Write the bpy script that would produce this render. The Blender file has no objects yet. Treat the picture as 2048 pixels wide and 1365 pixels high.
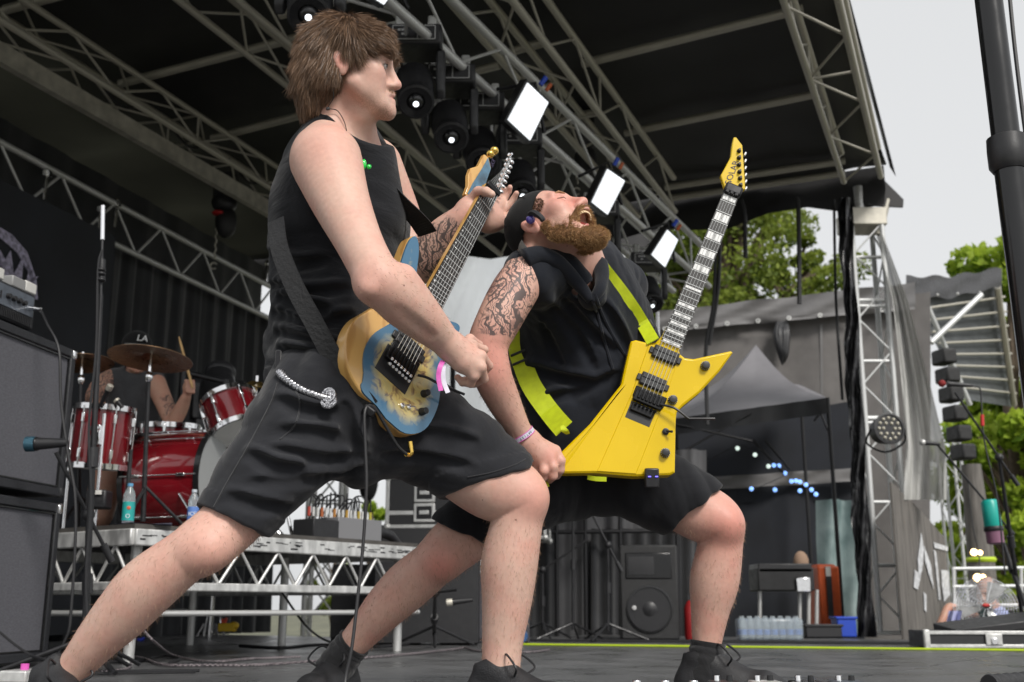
import bpy, math, random
import numpy as np
from mathutils import Vector, Matrix
import openvdb

random.seed(7)
rng = np.random.default_rng(7)
scene = bpy.context.scene
COL = scene.collection

# ---------------------------------------------------------------- camera
F, CX, CY, CH = 2200.0, 1024.0, 682.5, 0.25          # focal length in photo pixels, centre, camera height over the deck
PITCH = math.atan((1214 - CY) / F)
cp, sp = math.cos(PITCH), math.sin(PITCH)
cam = bpy.data.cameras.new('camera')
cam.sensor_fit = 'HORIZONTAL'; cam.sensor_width = 36; cam.lens = 36 * F / 2048
cam.clip_start = 0.05; cam.clip_end = 2000
cam.dof.use_dof = True; cam.dof.focus_distance = 2.75; cam.dof.aperture_fstop = 5.0
camo = bpy.data.objects.new('camera', cam); COL.objects.link(camo)
camo.location = (0, 0, CH); camo.rotation_euler = (math.pi / 2 + PITCH, 0, 0)
scene.camera = camo

# ---------------------------------------------------------------- sky, sun, exposure
SUN_EL, SUN_AZ = math.radians(42), math.radians(152)      # azimuth clockwise from +Y: behind the camera, to its right
w = bpy.data.worlds.new('World'); scene.world = w; w.use_nodes = True
wn, wl = w.node_tree.nodes, w.node_tree.links
sky = wn.new('ShaderNodeTexSky'); sky.sky_type = 'NISHITA'; sky.sun_disc = False
sky.sun_elevation = SUN_EL; sky.sun_rotation = SUN_AZ; sky.dust_density = 4.0; sky.air_density = 1.0
hs = wn.new('ShaderNodeHueSaturation'); hs.inputs['Saturation'].default_value = 0.12
wm = wn.new('ShaderNodeMixRGB'); wm.inputs[0].default_value = 0.72; wm.inputs[2].default_value = (7.2, 7.3, 7.4, 1)   # thin even cloud cover
wl.new(sky.outputs[0], hs.inputs['Color']); wl.new(hs.outputs[0], wm.inputs[1])
bg = wn['Background']; wl.new(wm.outputs[0], bg.inputs[0]); bg.inputs[1].default_value = 0.1
sun = bpy.data.lights.new('sun', 'SUN'); sun.energy = 2.3; sun.angle = math.radians(14); sun.color = (1, 0.96, 0.9)
suno = bpy.data.objects.new('sun', sun); COL.objects.link(suno)
sd = Vector((math.sin(SUN_AZ) * math.cos(SUN_EL), math.cos(SUN_AZ) * math.cos(SUN_EL), math.sin(SUN_EL)))
suno.rotation_euler = sd.to_track_quat('Z', 'Y').to_euler()
scene.view_settings.view_transform = 'Standard'; scene.view_settings.look = 'None'
scene.view_settings.gamma = 1; scene.view_settings.exposure = 0.36
scene.cycles.max_bounces = 6; scene.cycles.transparent_max_bounces = 24
scene.cycles.use_denoising = True

# ---------------------------------------------------------------- geometry helpers
A3 = lambda *v: np.array(v, float)
def nrm(v): v = np.asarray(v, float); return v / (np.linalg.norm(v) + 1e-12)
def ray(px, py):
    u, v = (px - CX) / F, (CY - py) / F
    return A3(u, cp - v * sp, sp + v * cp)
def P(px, py, Y):                       # the place at distance Y in front of the camera seen at a photo pixel
    r = ray(px, py); return r * (Y / r[1]) + A3(0, 0, CH)
def PZ(px, py, Z):
    r = ray(px, py); return r * ((Z - CH) / r[2]) + A3(0, 0, CH)
def PPL(px, py, o, n):
    r = ray(px, py); c = A3(0, 0, CH); return c + r * (np.dot(o - c, n) / np.dot(r, n))
def mpp(p): return (p[1] * cp + (p[2] - CH) * sp) / F       # metres per photo pixel at a place
def frame(x, z):                        # rows: x, y, z axes
    x = nrm(x); z = np.asarray(z, float); z = nrm(z - x * np.dot(x, z)); return np.array([x, np.cross(z, x), z])
I3 = np.eye(3)
def rotz(a): c, s = math.cos(a), math.sin(a); return np.array([[c, s, 0], [-s, c, 0], [0, 0, 1]])   # rows = axes

class MB:
    def __init__(s): s.v = []; s.f = []; s.n = 0
    def add(s, v, f):
        s.v.append(np.asarray(v, float).reshape(-1, 3)); n = s.n
        s.f.extend([tuple(i + n for i in q) for q in f]); s.n += len(s.v[-1]); return s
    def box(s, c, size, R=I3):
        h = np.asarray(size, float) / 2
        q = np.array([[i, j, k] for i in (-1, 1) for j in (-1, 1) for k in (-1, 1)], float) * h
        return s.add(q @ np.asarray(R) + np.asarray(c, float), [(0, 1, 3, 2), (4, 6, 7, 5), (0, 4, 5, 1), (2, 3, 7, 6), (0, 2, 6, 4), (1, 5, 7, 3)])
    def tube(s, pts, r, n=8, caps=True, flat=None):
        pts = np.asarray(pts, float); m = len(pts)
        r = np.full(m, r) if np.isscalar(r) else np.asarray(r, float)
        t = np.gradient(pts, axis=0); t /= (np.linalg.norm(t, axis=1)[:, None] + 1e-12)
        a = A3(0, 0, 1) if abs(t[0][2]) < .9 else A3(1, 0, 0)
        a = nrm(a - t[0] * np.dot(a, t[0])); V = []
        ang = np.arange(n) * 2 * math.pi / n
        for i in range(m):
            a = nrm(a - t[i] * np.dot(a, t[i])); b = np.cross(t[i], a)
            V.append(pts[i] + r[i] * (np.cos(ang)[:, None] * a + np.sin(ang)[:, None] * b))
        fc = []
        for i in range(m - 1):
            for k in range(n):
                fc.append((i * n + k, i * n + (k + 1) % n, (i + 1) * n + (k + 1) % n, (i + 1) * n + k))
        if caps: fc += [tuple(range(n))[::-1], tuple(range((m - 1) * n, m * n))]
        return s.add(np.concatenate(V), fc)
    def rod(s, a, b, r, n=8, r2=None): return s.tube([a, b], [r, r if r2 is None else r2], n)
    def ribbon(s, pts, wdir, width, th=.002):            # flat strap: wdir = width direction (one or per point)
        pts = np.asarray(pts, float); m = len(pts); wd = np.broadcast_to(np.asarray(wdir, float), (m, 3))
        t = np.gradient(pts, axis=0); V = []
        for i in range(m):
            q = nrm(wd[i] - nrm(t[i]) * np.dot(wd[i], nrm(t[i]))); nn = nrm(np.cross(t[i], q))
            for (x, y) in ((-1, -1), (1, -1), (1, 1), (-1, 1)): V.append(pts[i] + q * x * width / 2 + nn * y * th / 2)
        fc = [(i * 4 + k, i * 4 + (k + 1) % 4, i * 4 + 4 + (k + 1) % 4, i * 4 + 4 + k) for i in range(m - 1) for k in range(4)]
        fc += [(3, 2, 1, 0), tuple(range(m * 4 - 4, m * 4))]
        return s.add(V, fc)
    def lathe(s, prof, o, axis=(0, 0, 1), n=24, closed=False):
        ax = nrm(axis); a = A3(1, 0, 0) if abs(ax[0]) < .8 else A3(0, 1, 0); a = nrm(a - ax * np.dot(a, ax)); b = np.cross(ax, a)
        ang = np.arange(n) * 2 * math.pi / n; d = np.cos(ang)[:, None] * a + np.sin(ang)[:, None] * b
        V = [np.asarray(o, float) + max(r, 1e-5) * d + z * ax for r, z in prof]; m = len(prof)
        fc = [(i * n + k, i * n + (k + 1) % n, (i + 1) * n + (k + 1) % n, (i + 1) * n + k) for i in range(m - 1) for k in range(n)]
        if closed: fc += [((m - 1) * n + k, (m - 1) * n + (k + 1) % n, (k + 1) % n, k) for k in range(n)]
        else: fc += [tuple(range(n))[::-1], tuple(range((m - 1) * n, m * n))]
        return s.add(np.concatenate(V), fc)
    def prism(s, poly, o, u, v, wv, t0, t1, inset=0.0, zi=0.0):   # polygon in (u,v), thickness along w; optional chamfer at the t1 face
        o, u, v, wv = map(lambda q: np.asarray(q, float), (o, u, v, wv)); poly = np.asarray(poly, float); n = len(poly)
        rings = [(poly, t0), (poly, t1 - (zi if inset else 0))]
        if inset:
            e = np.roll(poly, -1, 0) - poly; nn = np.stack([-e[:, 1], e[:, 0]], 1); nn /= np.linalg.norm(nn, axis=1)[:, None] + 1e-9
            ar = np.sum(poly[:, 0] * np.roll(poly[:, 1], -1) - poly[:, 1] * np.roll(poly[:, 0], -1)); nn *= np.sign(ar)
            vn = nn + np.roll(nn, 1, 0); vn /= np.linalg.norm(vn, axis=1)[:, None] + 1e-9
            rings.append((poly + vn * inset, t1))
        V = [o + np.outer(q[:, 0], u) + np.outer(q[:, 1], v) + t * wv for q, t in rings]; m = len(rings)
        fc = [(i * n + k, i * n + (k + 1) % n, (i + 1) * n + (k + 1) % n, (i + 1) * n + k) for i in range(m - 1) for k in range(n)]
        fc += [tuple(range(n))[::-1], tuple(range((m - 1) * n, m * n))]
        return s.add(np.concatenate(V), fc)
    def grid(s, G, th=0.0, wrap=False):                  # G: (a,b,3) points
        G = np.asarray(G, float); a, b = G.shape[:2]
        s.add(G.reshape(-1, 3), [(i * b + j, i * b + (j + 1) % b, (i + 1) * b + (j + 1) % b, (i + 1) * b + j) for i in range(a - 1) for j in range(b if wrap else b - 1)])
        return s
    def ball(s, c, r, R=I3, n=10, m=16):
        r = np.broadcast_to(np.asarray(r, float), (3,)); th = np.linspace(0, math.pi, n + 1)[1:-1]; ph = np.arange(m) * 2 * math.pi / m
        q = [(0, 0, 1)] + [(math.sin(t) * math.cos(p), math.sin(t) * math.sin(p), math.cos(t)) for t in th for p in ph] + [(0, 0, -1)]
        v = (np.array(q) * r) @ np.asarray(R) + np.asarray(c, float); L = len(q) - 1
        fc = [(0, 1 + k, 1 + (k + 1) % m) for k in range(m)] + [(L, L - m + (k + 1) % m, L - m + k) for k in range(m)]
        fc += [(1 + i * m + k, 1 + i * m + m + k, 1 + i * m + m + (k + 1) % m, 1 + i * m + (k + 1) % m) for i in range(n - 2) for k in range(m)]
        return s.add(v, fc)
    def mesh(s, name): 
        me = bpy.data.meshes.new(name); me.from_pydata(np.concatenate(s.v).tolist(), [], s.f); me.validate(); me.update(); return me

def spline(pts, n=8):                                    # Catmull-Rom through points
    pts = np.asarray(pts, float); q = np.vstack([2 * pts[0] - pts[1], pts, 2 * pts[-1] - pts[-2]]); out = []
    for i in range(1, len(q) - 2):
        for t in np.arange(n) / n:
            a, b, c, d = q[i - 1:i + 3]
            out.append(.5 * ((2 * b) + (-a + c) * t + (2 * a - 5 * b + 4 * c - d) * t * t + (-a + 3 * b - 3 * c + d) * t ** 3))
    out.append(pts[-1]); return np.array(out)

def obj(name, mb, mat, parent=None, smooth=40, bevel=0, seg=2, **props):
    me = mb.mesh(name) if isinstance(mb, MB) else mb
    o = bpy.data.objects.new(name, me); COL.objects.link(o)
    if mat is not None and not me.materials: me.materials.append(mat)
    if smooth and len(me.polygons):
        me.polygons.foreach_set('use_smooth', np.ones(len(me.polygons), bool))
        if smooth < 179: me.set_sharp_from_angle(angle=math.radians(smooth))
    if bevel:
        b = o.modifiers.new('bevel', 'BEVEL'); b.width = bevel; b.segments = seg; b.limit_method = 'ANGLE'; b.angle_limit = .6
    if parent is not None:
        o.parent = parent
        if parent.get('world_parts', 1): o.matrix_parent_inverse = Matrix.LocRotScale(parent_loc(parent), None, None).inverted()
    for k, v in props.items(): o[k] = v
    return o
def parent_loc(p): return p.location if p.type == 'EMPTY' else Vector((0, 0, 0))
def thing(name, label, cat, loc=(0, 0, 0), group=None, kind=None):
    o = bpy.data.objects.new(name, None); COL.objects.link(o); o.location = tuple(loc); o.empty_display_size = .1
    if kind: o['kind'] = kind
    if label: o['label'] = label
    if cat: o['category'] = cat
    if group: o['group'] = group
    return o
def tag(o, label, cat, group=None, kind=None):
    if label: o['label'] = label
    if cat: o['category'] = cat
    if group: o['group'] = group
    if kind: o['kind'] = kind
    return o
def single(name, mb, mat, label, cat, group=None, **k): return tag(obj(name, mb, mat, None, **k), label, cat, group)
def rebase(t):                                           # world-built children of an Empty keep their place: handled by parent inverse
    return t
def text_mb(txt, size, o, u, v, extr=0.0008, align='CENTER', shear=0.0):
    c = bpy.data.curves.new('t', 'FONT'); c.body = txt; c.size = size; c.extrude = extr; c.align_x = align; c.align_y = 'CENTER'; c.shear = shear; c.resolution_u = 3
    to = bpy.data.objects.new('t', c); COL.objects.link(to); dg = bpy.context.evaluated_depsgraph_get()
    me = bpy.data.meshes.new_from_object(to.evaluated_get(dg)); u, v = nrm(u), nrm(v); wv = np.cross(u, v)
    q = np.zeros(len(me.vertices) * 3); me.vertices.foreach_get('co', q); q = q.reshape(-1, 3)
    mb = MB().add(np.asarray(o, float) + q @ np.array([u, v, wv]), [tuple(p.vertices) for p in me.polygons])
    bpy.data.objects.remove(to); bpy.data.curves.remove(c); bpy.data.meshes.remove(me); return mb

# ---------------------------------------------------------------- materials
def mat(name, color, rough=.5, metal=0., var=.0, vscale=8., bump=0., bscale=60., rvar=0., spec=.5, coat=0., emit=None, estr=1., sheen=0., stretch=None, color2=None, detail=4, trans=0., alpha=1.):
    m = bpy.data.materials.new(name); m.use_nodes = True; nt = m.node_tree; b = nt.nodes['Principled BSDF']; L = nt.links.new
    c = (*color, 1.); b.inputs['Base Color'].default_value = c; b.inputs['Roughness'].default_value = rough; b.inputs['Metallic'].default_value = metal
    b.inputs['Specular IOR Level'].default_value = spec; b.inputs['Coat Weight'].default_value = coat; b.inputs['Coat Roughness'].default_value = .06
    b.inputs['Sheen Weight'].default_value = sheen; b.inputs['Transmission Weight'].default_value = trans; b.inputs['Alpha'].default_value = alpha
    if emit: b.inputs['Emission Color'].default_value = (*emit, 1); b.inputs['Emission Strength'].default_value = estr
    tc = nt.nodes.new('ShaderNodeTexCoord'); co = tc.outputs['Object']
    if stretch:
        mp = nt.nodes.new('ShaderNodeMapping'); mp.inputs['Scale'].default_value = stretch; L(co, mp.inputs[0]); co = mp.outputs[0]
    if var or color2 or rvar:
        n = nt.nodes.new('ShaderNodeTexNoise'); n.inputs['Scale'].default_value = vscale; n.inputs['Detail'].default_value = detail; L(co, n.inputs['Vector'])
        if var or color2:
            r = nt.nodes.new('ShaderNodeValToRGB'); L(n.outputs[0], r.inputs[0])
            c1 = tuple(x * (1 - var) for x in color); c2 = color2 or tuple(min(1, x * (1 + var)) for x in color)
            r.color_ramp.elements[0].position = .32; r.color_ramp.elements[1].position = .68
            r.color_ramp.elements[0].color = (*c1, 1); r.color_ramp.elements[1].color = (*c2, 1); L(r.outputs[0], b.inputs['Base Color'])
        if rvar:
            mr = nt.nodes.new('ShaderNodeMapRange'); mr.inputs[3].default_value = max(0, rough - rvar); mr.inputs[4].default_value = min(1, rough + rvar)
            mr.inputs[1].default_value = .3; mr.inputs[2].default_value = .7; L(n.outputs[0], mr.inputs[0]); L(mr.outputs[0], b.inputs['Roughness'])
    if bump:
        n2 = nt.nodes.new('ShaderNodeTexNoise'); n2.inputs['Scale'].default_value = bscale; n2.inputs['Detail'].default_value = 3; L(co, n2.inputs['Vector'])
        bp = nt.nodes.new('ShaderNodeBump'); bp.inputs['Strength'].default_value = bump; bp.inputs['Distance'].default_value = .01; L(n2.outputs[0], bp.inputs['Height']); L(bp.outputs[0], b.inputs['Normal'])
    return m
def nodes(m): return m.node_tree.nodes, m.node_tree.links.new, m.node_tree.nodes['Principled BSDF']

M = {}
M['alu'] = mat('aluminium', (.60, .60, .585), .4, .45, var=.15, vscale=30, rvar=.12, bump=.05, bscale=200)
M['alu_dull'] = mat('weathered_aluminium', (.50, .475, .41), .48, .4, var=.2, vscale=12, rvar=.1)
M['steel_paint'] = mat('galvanised_white', (.62, .63, .63), .5, .35, var=.12, vscale=20, rvar=.1)
M['chrome'] = mat('chrome', (.85, .85, .86), .12, 1., rvar=.06, vscale=40)
M['black_metal'] = mat('black_metal', (.018, .018, .02), .42, .3, var=.3, vscale=30, rvar=.12)
M['black_plastic'] = mat('black_plastic', (.016, .016, .018), .45, 0, rvar=.12, vscale=40, bump=.06, bscale=300)
M['black_gloss'] = mat('black_gloss', (.012, .012, .013), .18, 0, rvar=.05, vscale=20)
M['rubber'] = mat('rubber', (.02, .02, .022), .6, 0, rvar=.1, vscale=60)
M['cable'] = mat('cable_rubber', (.016, .016, .018), .5)
M['roof'] = mat('roof_tarp', (.0185, .018, .019), .62, 0, var=.25, vscale=1.2, bump=.25, bscale=2.5, rvar=.1)
M['curtain'] = mat('black_molton', (.024, .025, .028), .95, 0, var=.3, vscale=3, bump=.2, bscale=400, sheen=.35)
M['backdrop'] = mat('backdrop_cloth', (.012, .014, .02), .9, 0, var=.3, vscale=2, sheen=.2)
# ================================================================ stage deck, roof, trusses, drapes
S_AX = nrm(A3(math.sin(math.radians(24)), math.cos(math.radians(24)), 0)); T_AX = A3(-S_AX[1], S_AX[0], 0)   # along the stage front / upstage
M['deck'] = mat('phenolic_deck', (.085, .085, .088), .36, 0, var=.35, vscale=3.5, rvar=.16, bump=.12, bscale=350, detail=8)
nd, lk_, bs_ = nodes(M['deck'])                                    # scuffs
tcn = nd.new('ShaderNodeTexCoord'); mpn = nd.new('ShaderNodeMapping'); mpn.inputs['Scale'].default_value = (1.2, 30, 1); mpn.inputs['Rotation'].default_value = (0, 0, .7); lk_(tcn.outputs['Object'], mpn.inputs[0])
sn = nd.new('ShaderNodeTexNoise'); sn.inputs['Scale'].default_value = 3; sn.inputs['Detail'].default_value = 6; lk_(mpn.outputs[0], sn.inputs[0]); sr = nd.new('ShaderNodeMapRange'); sr.inputs[1].default_value = .62; sr.inputs[2].default_value = .75; sr.inputs[4].default_value = .5; lk_(sn.outputs[0], sr.inputs[0])
old = bs_.inputs['Base Color'].links[0].from_socket; mx = nd.new('ShaderNodeMixRGB'); mx.inputs[2].default_value = (.11, .107, .104, 1); lk_(sr.outputs[0], mx.inputs[0]); lk_(old, mx.inputs[1]); lk_(mx.outputs[0], bs_.inputs['Base Color'])
floor_ = thing('stage_floor', None, None, (0, 0, 0), kind='structure')
pm = MB().box((0, 0, 0), (1.994, .994, .05)).mesh('deck_panel'); pm.materials.append(M['deck'])
D_AX = nrm(A3(math.sin(math.radians(35)), math.cos(math.radians(35)), 0)); D2 = A3(-D_AX[1], D_AX[0], 0)
for i in range(-5, 8):
    for j in range(-12, 14):
        c = A3(0, 5, 0) + D_AX * (i * 2.0 + (j % 2) * 0) + D2 * j * 1.0
        if -6.5 < c[0] < 6.2 and .4 < c[1] < 9.6:
            o = bpy.data.objects.new('deck_panel', pm); COL.objects.link(o); o.parent = floor_; o.location = (c[0], c[1], -.025 + rng.uniform(-.0015, 0)); o.rotation_euler = (0, 0, math.atan2(D_AX[1], D_AX[0]))
o = obj('understructure', MB().box((0, 5, -.09), (14, 10.5, .06)), M['black_metal'], floor_, smooth=0)
M['grass'] = mat('field_grass', (.10, .105, .07), .9, 0, var=.4, vscale=.6, bump=.5, bscale=8, color2=(.17, .17, .11))
gnd = obj('ground', MB().grid([[(x, y, -1.3) for x in (-400, -40, 0, 40, 400)] for y in (-200, 0, 30, 400)]), M['grass'], None, kind='structure')

def cyl_mesh(name, m_, n=10):
    me = MB().tube([(0, 0, -.5), (0, 0, .5)], 1, n).mesh(name); me.materials.append(m_); me.polygons.foreach_set('use_smooth', np.ones(len(me.polygons), bool)); me.set_sharp_from_angle(angle=.7); return me
_cm = {}
def bar(name, a, b, r, m_, parent):
    k = m_.name
    if k not in _cm: _cm[k] = cyl_mesh('bar_' + k, m_)
    a, b = Vector(a), Vector(b); o = bpy.data.objects.new(name, _cm[k]); COL.objects.link(o); d = b - a
    o.parent = parent; off = parent_loc(parent)
    o.matrix_basis = Matrix.LocRotScale((a + b) / 2 - off, d.to_track_quat('Z', 'Y'), (r, r, d.length)); return o
def truss(name, label, p0, p1, wd, ht, m_, bay=.5, rc=.025, rb=.009, sides=(0, 1, 2, 3), group=None, flat=False, up=(0, 0, 1)):
    p0, p1 = np.asarray(p0, float), np.asarray(p1, float); d = nrm(p1 - p0); sd2 = nrm(np.cross(d, up)); u2 = np.cross(sd2, d)
    t = thing(name, label, 'truss', (p0 + p1) / 2 if not group == 'x' else p0, group)
    cs = [(-1, 0), (1, 0)] if flat else [(-1, -1), (1, -1), (1, 1), (-1, 1)]
    if flat: offs = [u2 * s_ * ht / 2 for s_ in (-1, 1)]
    else: offs = [sd2 * x * wd / 2 + u2 * y * ht / 2 for x, y in cs]
    for o_ in offs: bar('chord', p0 + o_, p1 + o_, rc, m_, t)
    L_ = np.linalg.norm(p1 - p0); n = max(2, int(round(L_ / bay))); pr = [(0, 1)] if flat else [((0, 1), (1, 2), (2, 3), (3, 0))[s_] for s_ in sides]
    for (i, j) in pr:
        for k in range(n):
            a, b = offs[i], offs[j]
            if k % 2: a, b = b, a
            bar('brace', p0 + d * L_ * k / n + a, p0 + d * L_ * (k + 1) / n + b, rb, m_, t)
            if not flat and k % 6 == 0: bar('brace', p0 + d * L_ * k / n + a, p0 + d * L_ * k / n + b, rb, m_, t)
    return t
ROOFZ = 4.4
E0, E1 = PZ(1668, 0, ROOFZ), PZ(1768, 350, ROOFZ); rd_ = nrm(E1 - E0); rt_ = A3(-rd_[1], rd_[0], 0)
G = []
for i in range(25):
    row = []
    for j in range(33):
        p = E1 - rd_ * (i / 24 * 8.5) + rt_ * (j / 32 * 9.5 - .03); sag = -.10 * abs(math.sin(i / 24 * 8.5 / 1.55 * math.pi)) + .02 * math.sin(j * 1.7 + i)
        row.append((p[0], p[1], ROOFZ + .12 + sag))
    G.append(row)
rf = thing('stage_roof', 'black fabric stage roof on aluminium purlins above the band', 'roof', (E1 + rt_ * 4 - rd_ * 4))
ro = obj('roof_sheet', MB().grid(G), M['roof'], rf, smooth=180); sm = ro.modifiers.new('solid', 'SOLIDIFY'); sm.thickness = .02
for i in range(0, 25, 3): pass
edge = [(g[0][0], g[0][1], ROOFZ + .12) for g in G]
obj('edge_flap', MB().grid([[np.array(e) + rt_ * -.03 + A3(0, 0, z) + rt_ * -.05 * (z < -.1) for e in edge] for z in (.06, -.05, -.16 )]), M['roof'], rf, smooth=180)
fl = []
for k in range(25):
    q = E1 + rt_ * k / 24 * 9.4 + rd_ * .06; x = k / 24; drop = .26 + .05 * math.sin(k * 1.9)
    fl.append([q + A3(0, 0, .12), q + A3(.02 * math.sin(k * 2), .05 * math.sin(k), -drop * .5), q + A3(0, .08 * math.cos(k * 1.3), -drop)])
obj('rear_flap', MB().grid(fl), M['roof'], rf, smooth=180)
# purlins: seen against the roof sheet
for (a, b) in (((1165, 128), (1605, 18)), ((1250, 266), (1645, 186)), ((1330, 375), (1690, 322)), ((1330, 398), (1690, 346)), ((240, 168), (600, 74)), ((425, 277), (690, 208)), ((10, 20), (230, -38)), ((560, 30), (740, -15)), ((990, 112), (1090, 85)), ((1030, 260), (1190, 225)), ((700, 205), (1000, 130))):
    bar('purlin', PZ(*a, ROOFZ - .08), PZ(*b, ROOFZ - .08), .034, M['alu_dull'], rf)
def ext(a, b, f0, f1): return a + (b - a) * f0, a + (b - a) * f1
p, q = PZ(1630, 0, 4.12), PZ(1722, 330, 4.15); truss('roof_truss', 'roof truss along the open right-hand edge of the black roof', *ext(p, q, -.8, 1.0), .32, .28, M['alu_dull'], .55, .027, .010, sides=(0, 3))
p, q = PZ(1000, 0, 4.05), PZ(1312, 395, 4.05); truss('roof_truss', 'roof truss right of centre running down behind the hanging hoist', *ext(p, q, -.5, 1.0), .36, .34, M['alu_dull'], .6, .028, .010, sides=(0, 1, 3))
p, q = PZ(470, 0, 4.05), PZ(1015, 465, 4.05); truss('roof_truss', 'roof truss passing behind the young guitarist\'s head and shoulder', *ext(p, q, -.4, 1.05), .34, .3, M['alu_dull'], .6, .026, .009, sides=(0, 1, 3))
p, q = PZ(0, 35, 4.1), PZ(540, 372, 4.1); t5 = truss('roof_truss', 'upper left roof truss above the pale curtain rail', *ext(p, q, -.3, 1.2), .3, .24, M['alu_dull'], .5, .026, .010)
ra, rb2 = ext(PZ(0, 108, 3.85), PZ(560, 432, 3.85), -.3, 1.2)
obj('curtain_rail', MB().ribbon([ra, rb2], (0, 0, 1), .14, .06), M['alu_dull'], t5, smooth=0)
for f_ in (.42, .58, .75, .88): obj('cable_bundle', MB().tube(spline([ra + (rb2 - ra) * (f_ - .05) + A3(0, 0, .25), ra + (rb2 - ra) * f_ + A3(.05, -.05, .1), ra + (rb2 - ra) * (f_ + .05) + A3(0, 0, .22)], 5), .012, 6), M['cable'], t5)
# lighting truss
LT0, LT1 = ext(PZ(778, 8, 3.45), PZ(1355, 520, 3.45), -.35, 1.08)
truss('lighting_truss', 'silver lighting truss carrying moving heads and white panel lights', LT0, LT1, .36, .36, M['alu'], .55, .029, .010, sides=(0, 1, 3))
# back truss over the curtain
B0, B1 = ext(PZ(0, 285, 3.5), PZ(545, 576, 3.5), -.25, 1.25)
dB = A3(0, 0, -.17)
bt = truss('back_truss', 'flat ladder truss holding the rear black curtain', B0 + dB, B1 + dB, .3, .34, M['alu'], .33, .026, .011, flat=True)
for x, y in ((98, 375), (237, 432), (205, 445), (537, 545)):
    q = PPL(x, y, B0, nrm(np.cross(B1 - B0, (0, 0, 1)))); obj('scaffold_clamp', MB().rod(q + A3(0, -.05, .12), q + A3(-.01, -.05, -.12), .016, 8).box(q + A3(0, -.05, .09), (.05, .05, .04)), M['chrome'], bt)

# ---- drapes
def drape(p0, p1, z0, z1, n, amp, wl, seed, lean=.0):
    r_ = np.random.default_rng(seed); ph = np.cumsum(r_.uniform(.5, 1.5, n)) * wl; d = nrm(p1 - p0); nn = A3(d[1], -d[0], 0); G = []
    for k in range(9):
        f_ = k / 8; z = z1 + (z0 - z1) * f_
        G.append([np.append((p0 + (p1 - p0) * i / (n - 1))[:2], 0) + nn * amp * (.35 + .65 * f_) * (math.sin(ph[i]) + .35 * math.sin(2.3 * ph[i] + f_)) + A3(0, 0, z) for i in range(n)])
    return MB().grid(G)
tb = nrm(np.cross(A3(0, 0, 1), B1 - B0)); tb = tb if tb[0] < 0 else -tb
Bm = PPL(232, 445, B0, tb); Bf = lambda f_: B0 + (B1 - B0) * f_
single('rear_curtain', drape(Bf(.28) + tb * .12, Bf(.93) + tb * .12, .0, 3.2, 150, .05, .62, 3), M['curtain'], 'pleated black curtain behind the drummer under the ladder truss', 'curtain', smooth=180)
single('side_curtain', drape(Bf(-.35) + tb * .7, Bf(1.0) + tb * .7, .0, 4.1, 160, .03, .5, 5), M['curtain'], 'tall black curtain above and behind the ladder truss', 'curtain', smooth=180)
bd_ = thing('backdrop', 'dark blue backdrop with jagged pale lilac lettering behind the amplifiers', 'backdrop', Bf(.2) * A3(1, 1, 0))
Bq0, Bq1 = PPL(-120, 330, B0 - tb * .06, tb), PPL(232, 470, B0 - tb * .06, tb); G = []
for k in range(6): G.append([[*(Bq0 + (Bq1 - Bq0) * i / 20)[:2], 3.2 - k * .63] for i in range(21)])
obj('cloth', MB().grid(G), M['backdrop'], bd_, smooth=180)
M['logo'] = mat('lilac_print', (.42, .39, .52), .8, 0, var=.55, vscale=35, detail=8)
strokes = [[(0, 455), (25, 470), (55, 505), (73, 560), (76, 600), (68, 598), (58, 545), (35, 505), (0, 475)], [(0, 500), (12, 520), (22, 502), (28, 550), (48, 512), (44, 560), (30, 600), (26, 560), (12, 575), (0, 590)], [(50, 520), (62, 535), (66, 555), (78, 553), (68, 562), (74, 600), (64, 575), (54, 560), (58, 545)], [(0, 520), (6, 535), (0, 545)]]
pl = B0 - tb * .075
for s_ in strokes:
    w3 = [PPL(x, y, pl, tb) for x, y in s_]; obj('letter_stroke', MB().add(w3 + [q + tb * .008 for q in w3], [tuple(range(len(w3))), tuple(range(2 * len(w3) - 1, len(w3) - 1, -1))] + [(i, (i + 1) % len(w3), len(w3) + (i + 1) % len(w3), len(w3) + i) for i in range(len(w3))]), M['logo'], bd_, smooth=0)
# black drape high at the back, white translucent sheet below it
Wn = nrm(A3(.15, -1, 0)); Wo = P(950, 700, 12.6); W = lambda x, y: PPL(x, y, Wo, Wn)
single('upper_drape', MB().grid([[W(x, y) + A3(0, .05 * math.sin(x * .06), 0) for x in range(540, 1345, 20)] for y in (330, 420, 506)]), M['roof'], 'black drape closing the top of the stage rear', 'curtain', smooth=180)
M['pvc'] = mat('white_pvc', (.72, .78, .8), .5); nd, lk_, bs_ = nodes(M['pvc']); tr = nd.new('ShaderNodeBsdfTranslucent'); tr.inputs[0].default_value = (.93, .96, .97, 1); ms = nd.new('ShaderNodeMixShader'); ms.inputs[0].default_value = .88; lk_(bs_.outputs[0], ms.inputs[1]); lk_(tr.outputs[0], ms.inputs[2]); tp_ = nd.new('ShaderNodeBsdfTransparent'); m3 = nd.new('ShaderNodeMixShader'); m3.inputs[0].default_value = .42; lk_(ms.outputs[0], m3.inputs[1]); lk_(tp_.outputs[0], m3.inputs[2]); lk_(m3.outputs[0], nd['Material Output'].inputs[0])
G = [[W(x, y) + A3(0, .25 + .16 * math.sin((x * .75 + y * .3) * .07) + .05 * math.sin((x + y * .4) * .21), 0) for x in range(850, 1100, 5)] for y in range(480, 960, 24)]
single('white_tarpaulin', MB().grid(G), M['pvc'], 'white translucent tarpaulin with diagonal creases behind the bearded man', 'tarpaulin', smooth=180)
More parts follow.
